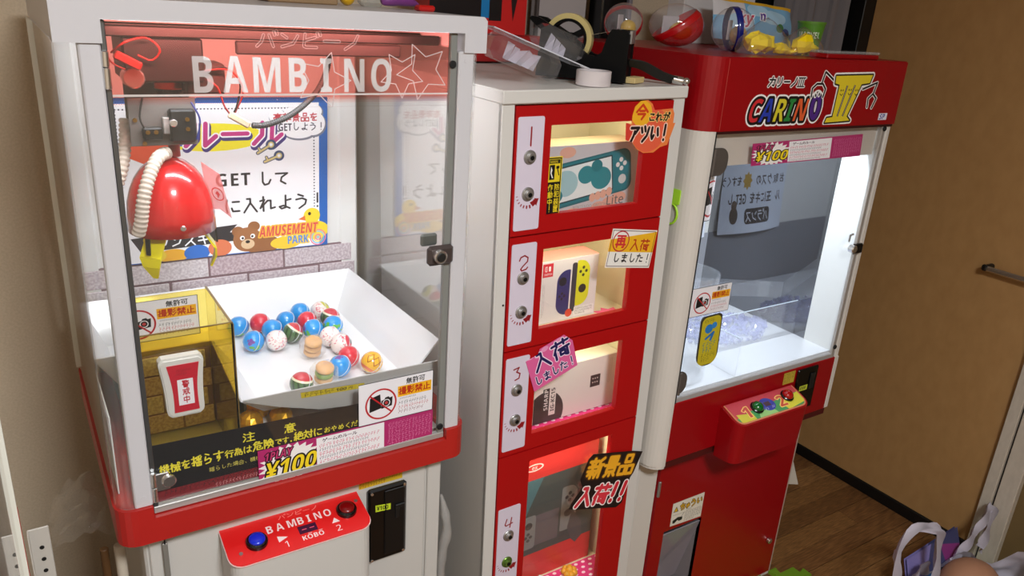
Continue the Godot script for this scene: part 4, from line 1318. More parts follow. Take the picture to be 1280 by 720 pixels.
func build_claw(t):
	var cx := 0.203
	var cz := -1.27
	var black := mat("black_plastic", Color(0.035, 0.033, 0.033), 0.45)
	var grey := mat("bracket_grey", Color(0.30, 0.28, 0.27), 0.45, 0.4)
	# rails under the lid
	var s := bbm(0.085, 0.633, 1.520, 1.535, -1.295, -1.280, 0.002)
	part(t, "rail", bbm(0.085, 0.633, 1.520, 1.535, -1.225, -1.210, 0.002), mat("rail_dark", Color(0.16, 0.13, 0.13), 0.4, 0.4))
	part(t, "rail", s, mat("rail_dark", Color(0.16, 0.13, 0.13), 0.4, 0.4))
	part(t, "rail_cover", bbm(0.30, 0.560, 1.500, 1.519, -1.215, -1.205, 0.002), mat("rail_brown", Color(0.13, 0.09, 0.09), 0.5))
	# trolley: plates, motors, switches
	var tr = part(t, "trolley", bbm(0.150, 0.256, 1.4585, 1.5200, -1.315, -1.215, 0.003), mat("trolley_dark", Color(0.085, 0.06, 0.065), 0.45), "dark motor trolley above the claw")
	part(tr, "side_box", bbm(0.232, 0.289, 1.440, 1.484, -1.290, -1.235, 0.003), mat("box_brown", Color(0.23, 0.17, 0.165), 0.5))
	part(tr, "bracket", bbm(0.158, 0.250, 1.366, 1.462, -1.312, -1.309, 0.001), grey)
	part(tr, "bracket", bbm(0.152, 0.244, 1.366, 1.435, -1.241, -1.238, 0.001), mat("plate_grey", Color(0.40, 0.38, 0.365), 0.4, 0.3))
	s = S()
	rod(s, Vector3(0.216, 1.436, -1.275), Vector3(0.216, 1.516, -1.275), 0.019, 20, 0.002)
	part(tr, "motor", s, black)
	s = S()
	rod(s, Vector3(0.216, 1.4440, -1.275), Vector3(0.216, 1.4560, -1.275), 0.0205, 20, 0.001)
	part(tr, "winding", s, mat("copper", Color(0.75, 0.30, 0.16), 0.3, 0.8), "copper winding")
	s = S()
	rod(s, Vector3(0.160, 1.466, -1.23), Vector3(0.160, 1.466, -1.205), 0.0145, 20, 0.002)
	part(tr, "gear_motor", s, chrome(), "round chrome gear motor")
	part(tr, "limit_switch", bbm(0.168, 0.194, 1.376, 1.394, -1.238, -1.226, 0.002), black)
	part(tr, "limit_switch", bbm(0.204, 0.240, 1.372, 1.420, -1.238, -1.222, 0.003), black)
	for q in [Vector3(0.174, 1.388, -1.226), Vector3(0.185, 1.388, -1.226), Vector3(0.228, 1.392, -1.222), Vector3(0.228, 1.406, -1.222), Vector3(0.160, 1.404, -1.2375), Vector3(0.170, 1.370, -1.2375)]:
		s = S()
		rod(s, q, q + Vector3(0, 0, 0.002), 0.0032, 10)
		part(tr, "brass_screw", s, mat("brass", Color(0.60, 0.47, 0.22), 0.3, 1.0))
	s = S()
	rod(s, Vector3(0.208, 1.402, -1.222), Vector3(0.208, 1.402, -1.214), 0.0055, 14, 0.001)
	part(tr, "pulley", s, chrome())
	part(tr, "relay", bbm(0.196, 0.205, 1.384, 1.408, -1.238, -1.228, 0.001), mat("relay_grey", Color(0.55, 0.53, 0.51), 0.5))
	# wires
	var red := mat("wire_red", Color(0.52, 0.07, 0.06), 0.5)
	for w in [[[Vector3(0.262, 1.470, -1.232), Vector3(0.285, 1.480, -1.225), Vector3(0.306, 1.460, -1.222), Vector3(0.300, 1.425, -1.222), Vector3(0.294, 1.412, -1.225)], black], [[Vector3(0.262, 1.462, -1.232), Vector3(0.275, 1.450, -1.226), Vector3(0.282, 1.425, -1.224), Vector3(0.290, 1.412, -1.226)], red], [[Vector3(0.255, 1.474, -1.228), Vector3(0.292, 1.476, -1.222), Vector3(0.310, 1.448, -1.22), Vector3(0.297, 1.414, -1.224)], red], [[Vector3(0.135, 1.500, -1.20), Vector3(0.150, 1.515, -1.180), Vector3(0.180, 1.520, -1.20), Vector3(0.196, 1.505, -1.20), Vector3(0.185, 1.490, -1.205), Vector3(0.168, 1.497, -1.205)], red], [[Vector3(0.125, 1.52, -1.2), Vector3(0.132, 1.490, -1.2), Vector3(0.150, 1.478, -1.2)], red], [[Vector3(0.172, 1.436, -1.233), Vector3(0.166, 1.41, -1.230), Vector3(0.170, 1.394, -1.230)], black], [[Vector3(0.236, 1.430, -1.228), Vector3(0.246, 1.405, -1.224), Vector3(0.240, 1.376, -1.224)], mat("wire_blue", Color(0.12, 0.16, 0.42), 0.4)]]:
		s = S()
		tube(s, curve(w[0], 18), 0.0014, 6)
		part(tr, "wire", s, w[1])
	s = S()
	box(s, Vector3.ZERO, Vector3(0.034, 0.011, 0.009), 0.002, Transform3D(Basis(Vector3(0, 0, 1), -0.55), Vector3(0.303, 1.403, -1.225)))
	part(tr, "connector", s, mat("connector_beige", Color(0.72, 0.62, 0.52), 0.5))
	s = S()
	box(s, Vector3.ZERO, Vector3(0.036, 0.012, 0.009), 0.002, Transform3D(Basis(Vector3(0, 0, 1), -0.5), Vector3(0.154, 1.490, -1.198)))
	part(tr, "connector", s, red)
	# ribbed supply cable from the ceiling to the connector
	s = S()
	ribbed(s, curve([Vector3(0.458, 1.512, -1.255), Vector3(0.452, 1.478, -1.25), Vector3(0.428, 1.440, -1.24), Vector3(0.385, 1.408, -1.232), Vector3(0.345, 1.394, -1.228), Vector3(0.322, 1.394, -1.226)], 24), 0.0048, 0.0035)
	part(tr, "supply_cable", s, mat("cable_grey", Color(0.20, 0.195, 0.195), 0.6), "grey ribbed cable")
	s = S()
	rod(s, Vector3(0.458, 1.502, -1.255), Vector3(0.458, 1.522, -1.255), 0.007, 12, 0.001)
	part(tr, "cable_clamp", s, black)
	# claw unit
	var hood = part(t, "claw_hood", hood_shape(cx, cz), gloss("hood_red", Color(0.76, 0.055, 0.075), 0.25, 0.9), "glossy red domed claw hood")
	s = S()
	rod(s, Vector3(cx + 0.012, 1.343, cz), Vector3(cx + 0.012, 1.364, cz), 0.0085, 16, 0.001)
	part(hood, "hood_neck", s, mat("neck_red", Color(0.50, 0.03, 0.05), 0.4))
	s = S()
	rod(s, Vector3(cx + 0.012, 1.362, cz), Vector3(cx + 0.012, 1.41, cz), 0.006, 12)
	part(hood, "lift_shaft", s, steel())
	s = S()
	rod(s, Vector3(cx + 0.004, 1.246, cz + 0.0620), Vector3(cx + 0.004, 1.246, cz + 0.0655), 0.0042, 12, 0.001)
	part(hood, "hood_screw", s, chrome())
	s = S()
	ribbed(s, curve([Vector3(cx - 0.002, 1.354, cz + 0.024), Vector3(cx - 0.018, 1.350, cz + 0.040), Vector3(cx - 0.034, 1.328, cz + 0.056), Vector3(cx - 0.046, 1.298, cz + 0.066), Vector3(cx - 0.053, 1.262, cz + 0.066), Vector3(cx - 0.058, 1.242, cz + 0.060)], 30), 0.0098, 0.0068)
	part(hood, "ribbed_hose", s, mat("hose_cream", Color(0.78, 0.72, 0.66), 0.55), "cream ribbed hose over the hood")
	s = S()
	ribbed(s, curve([Vector3(cx - 0.05, 1.40, cz - 0.01), Vector3(cx - 0.056, 1.36, cz), Vector3(cx - 0.064, 1.33, cz + 0.01), Vector3(cx - 0.075, 1.30, cz + 0.01)], 24), 0.009, 0.0068)
	part(hood, "ribbed_hose", s, mat("hose_cream"))
	# pink clear tag on the right of the hood
	s = S()
	panel3(s, [Vector3(0.247, 1.338, -1.245), Vector3(0.272, 1.318, -1.238), Vector3(0.286, 1.247, -1.238), Vector3(0.270, 1.262, -1.243), Vector3(0.255, 1.262, -1.247)], 0.0015)
	part(hood, "hood_tag", s, pane("tag_pink", Color(0.90, 0.42, 0.42), 0.45), "pink translucent tag with a ring emblem")
	var cv := Canvas.new(64, 64, Color(0.8, 0.25, 0.25, 0.0))
	cv.ring(32, 32, 28, 4, Color(0.72, 0.2, 0.22, 0.9))
	cv.poly([Vector2(20, 34), Vector2(32, 18), Vector2(44, 34), Vector2(36, 34), Vector2(36, 46), Vector2(28, 46), Vector2(28, 34)], Color(0.72, 0.2, 0.22, 0.9))
	s = S()
	quad_sheet(s, Vector3(0.2555, 1.302, -1.2410), Vector3(0.2755, 1.296, -1.2366), Vector3(0.279, 1.272, -1.2370), Vector3(0.2595, 1.278, -1.2412))
	part(hood, "tag_emblem", s, printed("tag_emblem", cv.texture(), true))
	# three claw fingers
	var yel := gloss("claw_yellow", Color(0.96, 0.90, 0.06), 0.35, 0.4)
	yel.backlight_enabled = true
	yel.backlight = Color(0.5, 0.46, 0.03)
	for k in 3:
		var a: float = [0.15, 2.35, 4.35][k]
		var o := Vector3(cos(a), 0, sin(a))
		var side := Vector3(-sin(a), 0, cos(a))
		var base := Vector3(cx, 1.262, cz) + o * 0.030
		var f = Node3D.new()
		f.name = "claw_finger" if k == 0 else "claw_finger_%03d" % k
		t.add_child(f)
		s = S()
		var prof := [[0.026, 1.244, 0.014], [0.048, 1.218, 0.017], [0.060, 1.198, 0.018], [0.060, 1.184, 0.014], [0.052, 1.164, 0.004]]
		for i in prof.size() - 1:
			var p: Array = prof[i]
			var q: Array = prof[i + 1]
			var A: Vector3 = Vector3(cx, p[1], cz) + o * p[0]
			var B: Vector3 = Vector3(cx, q[1], cz) + o * q[0]
			panel3(s, [A - side * p[2], A + side * p[2], B + side * q[2], B - side * q[2]], 0.003)
		part(f, "finger_blade", s, yel, "yellow plastic claw blade")
		s = S()
		rod(s, Vector3(cx, 1.235, cz) + o * 0.030 - side * 0.005, Vector3(cx, 1.235, cz) + o * 0.030 + side * 0.005, 0.006, 12, 0.001)
		var P0 := Vector3(cx, 1.244, cz) + o * 0.0615
		panel3(s, [P0 - side * 0.004, P0 + side * 0.004, P0 + side * 0.003 + Vector3(0, -0.040, 0) + o * 0.002, P0 - side * 0.003 + Vector3(0, -0.040, 0) + o * 0.002], 0.003)
		part(f, "finger_bracket", s, mat("bracket_dark", Color(0.16, 0.15, 0.15), 0.4, 0.6))
		f.set_meta("label", "yellow claw finger with dark bracket")

func hood_shape(cx: float, cz: float) -> SurfaceTool:
	var s := S()
	var prof := [Vector2(0.0, 1.344), Vector2(0.014, 1.342), Vector2(0.027, 1.336), Vector2(0.039, 1.326), Vector2(0.049, 1.312), Vector2(0.0565, 1.295), Vector2(0.0615, 1.276), Vector2(0.0635, 1.255), Vector2(0.0642, 1.230), Vector2(0.0620, 1.230), Vector2(0.0610, 1.255), Vector2(0.055, 1.290), Vector2(0.040, 1.318), Vector2(0.0, 1.336)]
	lathe(s, prof, 40, Transform3D(Basis.IDENTITY, Vector3(cx, 0, cz)))
	return s

# ------------------------------------------------------------------ candy balls in the tray
func ball_texture(kind: String) -> StandardMaterial3D:
	var key := "candy_" + kind
	if mats.has(key): return mats[key]
	var cv: Canvas
	match kind:
		"globe":
			cv = Canvas.new(256, 128, rgb8(34, 146, 218))
			for i in 9:
				var x := rng.randf() * 256
				var y := rng.randf_range(24, 104)
				for k in 6: cv.disc(x + rng.randf_range(-16, 16), y + rng.randf_range(-9, 9), rng.randf_range(5, 12), rng.randf_range(4, 8), rgb8(92, 170, 60) if i % 4 else rgb8(120, 70, 150))
		"eye":
			cv = Canvas.new(256, 128, rgb8(238, 226, 220))
			for i in 110:
				var a := Vector2(rng.randf() * 256, rng.randf_range(20, 128))
				var b := a + Vector2(rng.randf_range(-9, 9), rng.randf_range(-9, 9))
				cv.path([a, b, b + Vector2(rng.randf_range(-9, 9), rng.randf_range(-9, 9))], 2.2, rgb8(206, 60, 90))
			cv.rect(0, 0, 256, 30, rgb8(204, 40, 70))
			cv.rect(0, 0, 256, 13, rgb8(40, 24, 30))
		"eye_green":
			cv = Canvas.new(256, 128, rgb8(236, 222, 214))
			for i in 100:
				var a := Vector2(rng.randf() * 256, rng.randf_range(30, 128))
				cv.line(a, a + Vector2(rng.randf_range(-12, 12), rng.randf_range(-9, 9)), 2.2, rgb8(206, 60, 90))
			cv.rect(0, 0, 256, 36, rgb8(196, 190, 60))
			cv.rect(0, 0, 256, 15, rgb8(46, 40, 26))
		"red":
			cv = Canvas.new(256, 128, rgb8(214, 42, 62))
			for i in 16: cv.disc(rng.randf() * 256, rng.randf() * 128, 5, 4, rgb8(232, 84, 100))
		"melon":
			cv = Canvas.new(256, 128, rgb8(70, 104, 62))
			for i in 12:
				var x := i * 21.4
				cv.path([Vector2(x, 20), Vector2(x + 6, 50), Vector2(x - 5, 80), Vector2(x + 3, 128)], 7, rgb8(40, 66, 40))
			cv.rect(0, 0, 256, 44, rgb8(196, 56, 66))
			cv.rect(0, 40, 256, 8, rgb8(226, 222, 190))
		_:
			cv = Canvas.new(256, 128, rgb8(236, 178, 44))
			for i in 9:
				var x := i * 28.0
				cv.path([Vector2(x, 30), Vector2(x + 14, 50), Vector2(x, 70), Vector2(x - 14, 50), Vector2(x, 30)], 3.0, rgb8(150, 80, 24))
			cv.rect(0, 86, 256, 14, rgb8(226, 110, 60))
	var m := printed(key, cv.texture(), false, 0.3)
	m.clearcoat_enabled = true
	m.clearcoat = 1.0
	m.clearcoat_roughness = 0.05
	return m

func build_candy_balls():
	var film := pane("wrap_film", Color(0.95, 0.95, 0.95), 0.10)
	var seam := mat("film_seam", Color(0.86, 0.88, 0.90), 0.25)
	var proto := {}
	for k in ["globe", "eye", "eye_green", "red", "melon", "gold"]:
		var s := S()
		ball(s, Vector3.ZERO, 0.0206, 26)
		proto[k] = commit(s, ball_texture(k))
	var rs := S()
	var rp := []
	for i in 33: rp.append(Vector3(cos(TAU * i / 32) * 0.0209, 0, sin(TAU * i / 32) * 0.0209))
	tube(rs, rp, 0.00055, 6)
	var ring := commit(rs, seam)
	# place, kind, label
	var L := [
		[0.3448, -1.4941, "globe", "blue globe candy ball nearest the yellow chute"],
		[0.3872, -1.4931, "red", "red candy ball behind the row of globes, second from the chute"],
		[0.4, -1.4527, "globe", "blue globe candy ball between the two leftmost veined and green balls"],
		[0.3519, -1.4114, "globe", "blue globe candy ball with purple patch at the left front of the pile"],
		[0.3921, -1.3976, "eye", "white candy eyeball with pink veins at the left front of the pile"],
		[0.4376, -1.4822, "globe", "blue globe candy ball in the middle of the back row"],
		[0.4314, -1.421, "melon", "dark green and red melon candy ball in the middle of the pile"],
		[0.4782, -1.5162, "globe", "rearmost blue globe candy ball against the tray's back slope"],
		[0.4764, -1.4648, "red", "red candy ball in the middle of the pile behind a globe"],
		[0.4738, -1.4209, "globe", "blue globe candy ball in the middle front above the macaron sweet"],
		[0.5198, -1.5078, "eye_green", "candy eyeball with yellow green iris at the back right"],
		[0.5255, -1.4643, "melon", "green and red melon candy ball at the right of the pile"],
		[0.5163, -1.4228, "globe", "blue and green globe candy ball at the right of the pile"],
		[0.4919, -1.3734, "eye", "veined candy eyeball right of the macaron sweet"],
		[0.4991, -1.3316, "eye", "candy eyeball whose dark pupil faces right, front of the pile"],
		[0.4913, -1.2714, "red", "red candy ball at the front right beside the lowest globe"],
		[0.4621, -1.2406, "globe", "lowest blue globe candy ball near the tray's front lip"],
		[0.521, -1.231, "gold", "yellow patterned candy ball alone at the right front"],
		[0.378, -1.2045, "melon", "red and green candy ball half hidden by the tray's front lip"],
	]
	for q in L:
		var t = thing("candy_ball", q[3], "candy ball", Vector3(q[0], 0.9265 + 0.0213, q[1]), "candy balls in the crane tray")
		var b := Basis.from_euler(Vector3(rng.randf_range(-1.0, 1.0), rng.randf() * TAU, rng.randf_range(-0.8, 0.8)))
		if q[3].contains("pupil"): b = Basis(Vector3(0, 0, 1), -1.15) * Basis(Vector3(1, 0, 0), 0.5)
		elif q[2] == "eye": b = Basis(Vector3(1, 0, 0), -1.9)
		elif q[2] == "eye_green": b = Basis(Vector3(0, 0, 1), -0.9)
		elif q[2] == "melon": b = Basis(Vector3(0, 0, 1), rng.randf_range(-0.9, 0.3))
		share(t, "candy", proto[q[2]], Transform3D(b, Vector3.ZERO))
		share(t, "wrapper_seam", ring, Transform3D(Basis.from_euler(Vector3(0.4, 0, rng.randf_range(0.6, 1.2))), Vector3.ZERO))
	# two layered gummy sweets in clear wrappers
	for q in [[0.444, -1.337, false, "beige macaron sweet in a clear wrapper in the middle of the tray"], [0.4256, -1.2225, true, "burger gummy with green filling in a clear wrapper near the tray's front lip"]]:
		var t = thing("wrapped_sweet", q[3], "sweet", Vector3(q[0], 0.927, q[1]), "wrapped sweets in the crane tray")
		var bun := mat("bun_beige", Color(0.86, 0.66, 0.42), 0.45)
		var tilt := Transform3D(Basis(Vector3(1, 0, 0), 0.35), Vector3(0, 0.022, 0))
		for k in 3:
			var y := -0.016 + k * 0.0125
			var s := S()
			lathe(s, [Vector2(0, y), Vector2(0.013, y), Vector2(0.0165, y + 0.0035), Vector2(0.0165, y + 0.0065), Vector2(0.013, y + 0.010), Vector2(0, y + 0.0105)], 22, tilt)
			var m: Material = bun
			if q[2] and k == 1: m = mat("gummy_green", Color(0.50, 0.62, 0.20), 0.4)
			part(t, ["lower_bun", "filling", "upper_bun"][k], s, m)
		var s2 := S()
		box(s2, Vector3(0, 0.0225, 0), Vector3(0.046, 0.042, 0.040), 0.010)
		part(t, "clear_wrapper", s2, film)
	# foil wrapped prizes on the machine floor
	var gold := mat("gold_foil", Color(0.90, 0.66, 0.16), 0.32, 0.75)
	for q in [[0.286, -1.198, 0.022, "nearest gold foil ball beside the yellow chute"], [0.312, -1.243, 0.022, "gold foil ball behind the nearest one under the tray"], [0.338, -1.196, 0.021, "gold foil ball at the right under the tray front"]]:
		var t = thing("foil_ball", q[3], "foil ball", Vector3(q[0], 0.8765 + q[2], q[1]), "gold foil prizes under the tray")
		var s := S()
		var n := 14
		var pts := {}
		for j in n / 2 + 1:
			for i in n:
				var a := PI * j / (n / 2.0)
				var rr: float = q[2] * rng.randf_range(0.90, 1.0)
				pts[Vector2i(i, j)] = Vector3(sin(a) * cos(TAU * i / n), cos(a), sin(a) * sin(TAU * i / n)) * rr
		for i in n:
			pts[Vector2i(i, 0)] = Vector3(0, q[2] * 0.95, 0)
			pts[Vector2i(i, 7)] = Vector3(0, -q[2], 0)
		for j in 7:
			for i in n:
				var i2 := (i + 1) % n
				face(s, [pts[Vector2i(i, j)], pts[Vector2i(i2, j)], pts[Vector2i(i2, j + 1)]], Vector3.ZERO)
				face(s, [pts[Vector2i(i, j)], pts[Vector2i(i2, j + 1)], pts[Vector2i(i, j + 1)]], Vector3.ZERO)
		part(t, "foil", s, gold)
	var s3 := S()
	box(s3, Vector3.ZERO, Vector3(0.14, 0.05, 0.001), 0.0, Transform3D(Basis(Vector3(1, 0, 0), -0.35), Vector3(0.535, 0.870, -1.23)))
	var led := S()
	bb(led, 0.260, 0.44, 0.8425, 0.8762, -1.275, -1.160, 0.003)
	single("prize_ledge", led, mat("inner_white"), "low white ledge under the tray carrying the gold foil balls", "ledge")
	single("yellow_card", s3, mat("card_yellow", Color(0.74, 0.68, 0.26), 0.6), "yellow green card lying under the tray front", "card")

# ------------------------------------------------------------------ the red prize locker in the middle
func locker_xf() -> Transform3D:
	# the locker leans by one degree on the uneven floor
	var b := Basis(Vector3(0, 0, 1), 0.0175)
	var p := Vector3(0.73, 0, 0)
	return Transform3D(b, p - b * p)

const DOOR_Y := [[1.2015, 1.4320], [0.9735, 1.1985], [0.7390, 0.9705], [0.1000, 0.7360]]
const WIN_Y := [[1.2345, 1.3970], [1.0065, 1.1690], [0.7735, 0.9390], [0.3000, 0.7090]]
const PLATE_Y := [[1.2115, 1.4140], [0.9845, 1.1860], [0.7505, 0.9570], [0.4050, 0.6110]]
const LOCK_Y := [[1.344, 1.278], [1.119, 1.051], [0.886, 0.819], [0.540, 0.471]]

func build_locker():
	var t = thing("prize_locker", "white prize locker with four red doors between the two game machines", "locker")
	t.transform = locker_xf()
	var wp := gloss("locker_white", Color(0.82, 0.80, 0.775), 0.45, 0.2)
	var red := gloss("locker_red", Color(0.67, 0.03, 0.05), 0.42, 0.18)
	var cream := mat("compartment_cream", Color(0.86, 0.82, 0.70), 0.6)
	var s := S()
	bb(s, 0.731, 0.735, 0.0, 1.4355, -1.63, -1.121)
	bb(s, 1.1455, 1.1495, 0.0, 1.4355, -1.63, -1.121)
	bb(s, 0.735, 1.1455, 0.0, 1.4355, -1.635, -1.63)
	bb(s, 0.731, 0.756, 0.0, 1.4355, -1.13, -1.118, 0.001)
	bb(s, 1.1195, 1.1495, 0.0, 1.4355, -1.13, -1.118, 0.001)
	bb(s, 0.756, 1.1195, 0.0, 0.098, -1.13, -1.118, 0.001)
	part(t, "body", s, wp)
	part(t, "lid", bbm(0.729, 1.1515, 1.4355, 1.4585, -1.635, -1.113, 0.002), wp, "white lid")
	s = S()
	rod(s, Vector3(0.7505, 1.07, -1.1180), Vector3(0.7505, 1.07, -1.1172), 0.0022, 8)
	part(t, "screw", s, mat("dark_grey", Color(0.10, 0.095, 0.09), 0.5))
	for i in 4:
		var y0: float = DOOR_Y[i][0]
		var y1: float = DOOR_Y[i][1]
		var floor_y := y0 if i < 3 else 0.2995
		s = S()
		bb(s, 0.757, 0.762, floor_y, y1, -1.36, -1.131)
		bb(s, 1.112, 1.118, floor_y, y1, -1.36, -1.131)
		bb(s, 0.757, 1.118, floor_y, y1, -1.365, -1.36)
		bb(s, 0.757, 1.118, floor_y - 0.002, floor_y + 0.002, -1.36, -1.131)
		bb(s, 0.757, 1.118, y1 - 0.002, y1 + 0.0005, -1.36, -1.131)
		var cell = part(t, "compartment", s, cream, "lit cream compartment")
		# strip lamp on the compartment's ceiling just behind the door
		s = S()
		bb(s, 0.85, 1.04, y1 - 0.0075, y1 - 0.0025, -1.176, -1.170)
		var glow := mat("strip_glow", Color(1, 0.97, 0.86), 0.5)
		glow.emission_enabled = true
		glow.emission = Color(1.0, 0.92, 0.74)
		glow.emission_energy_multiplier = 2.5
		part(cell, "lamp_strip", s, glow)
		area_light(cell, "strip_light", Vector3(0.945, y1 - 0.0085, -1.173), Vector3(0, -0.75, -0.66), Vector2(0.20, 0.008), [0.062, 0.062, 0.060, 0.13][i], Color(1.0, 0.97, 0.84))
		# door
		var w0: float = WIN_Y[i][0]
		var w1: float = WIN_Y[i][1]
		s = S()
		bb(s, 0.7575, 0.8330, y0, y1, -1.129, -1.116)
		bb(s, 1.0530, 1.1185, y0, y1, -1.129, -1.116)
		bb(s, 0.8330, 1.0530, w1, y1, -1.129, -1.116)
		bb(s, 0.8330, 1.0530, y0, w0, -1.129, -1.116)
		var d = part(t, "door", s, red, "red door number %d" % (i + 1))
		part(d, "window_pane", bbm(0.8330, 1.0530, w0, w1, -1.1245, -1.1225), pane("locker_pane", Color(0.95, 0.95, 0.92), 0.008))
		# number plate with the turning arrow
		var cv := Canvas.new(160, 600, rgb8(214, 202, 216))
		var ink := rgb8(140, 20, 28)
		match i:
			0: cv.line(Vector2(82, 54), Vector2(82, 148), 9, ink)
			1: cv.path([Vector2(52, 96), Vector2(60, 78), Vector2(84, 70), Vector2(106, 84), Vector2(104, 106), Vector2(76, 130), Vector2(62, 146), Vector2(70, 156), Vector2(98, 150), Vector2(106, 140)], 8, ink)
			2: cv.path([Vector2(54, 74), Vector2(90, 66), Vector2(74, 92), Vector2(98, 106), Vector2(92, 134), Vector2(66, 142)], 8, ink)
			3:
				cv.path([Vector2(64, 84), Vector2(52, 122), Vector2(60, 132), Vector2(106, 122)], 8, ink)
				cv.line(Vector2(98, 82), Vector2(88, 150), 8, ink)
		var ly: float = (PLATE_Y[i][1] - LOCK_Y[i][1]) / (PLATE_Y[i][1] - PLATE_Y[i][0]) * 600.0
		for k in 7:
			var a := deg_to_rad(172.0 - k * 16.0)
			var c := Vector2(80, ly) + Vector2(cos(a), sin(a)) * 62
			cv.line(c, c + Vector2(cos(a), sin(a)) * (10 + k * 1.5), 3.0 + k * 1.1, ink, false)
		cv.poly([Vector2(96, ly + 48), Vector2(112, ly + 66), Vector2(150, ly + 30), Vector2(122, ly + 26), Vector2(126, ly + 34)], ink)
		cv.poly([Vector2(100, ly + 44), Vector2(116, ly + 72), Vector2(132, ly + 60), Vector2(138, ly + 70), Vector2(152, ly + 28), Vector2(114, ly + 34), Vector2(122, ly + 42)], ink)
		s = S()
		prism(s, rrect(0.762, 0.8165, PLATE_Y[i][0], PLATE_Y[i][1], 0.004), -1.116, -1.1145)
		part(d, "number_plate", s, printed("plate_%d" % (i + 1), cv.texture(), false, 0.4), "pale plate with hand drawn number %d" % (i + 1))
		for k in 2:
			s = S()
			lathe(s, [Vector2(0, 0.0085), Vector2(0.0074, 0.0085), Vector2(0.0078, 0.0078), Vector2(0.0078, 0.0035), Vector2(0.0118, 0.0030), Vector2(0.0128, 0.0018), Vector2(0.0128, 0.0), Vector2(0, 0)], 24, Transform3D(Basis(Vector3.RIGHT, PI / 2), Vector3(0.789, LOCK_Y[i][k], -1.1145)), true)
			part(d, "lock", s, steel() if not (i == 3 and k == 1) else mat("lock_green", Color(0.40, 0.52, 0.22), 0.3, 0.6))
			s = S()
			rod(s, Vector3(0.789, LOCK_Y[i][k], -1.106), Vector3(0.789, LOCK_Y[i][k], -1.1052), 0.0042, 14)
			bb(s, 0.7878, 0.7902, LOCK_Y[i][k] - 0.003, LOCK_Y[i][k] + 0.003, -1.1053, -1.1044)
			part(d, "keyhole", s, mat("keyhole_dark", Color(0.11, 0.105, 0.10), 0.35, 0.5))
		locker_stickers(d, i)

func sticker_at(d, called: String, poly: PackedVector2Array, xf: Transform3D, m: Material, label: String):
	var s := S()
	prism(s, poly, 0.0, 0.0007, xf)
	part(d, called, s, m, label)

func spin_xf(x: float, y: float, deg: float, z := -1.1158) -> Transform3D:
	return Transform3D(Basis(Vector3(0, 0, 1), deg_to_rad(deg)), Vector3(x, y, z))

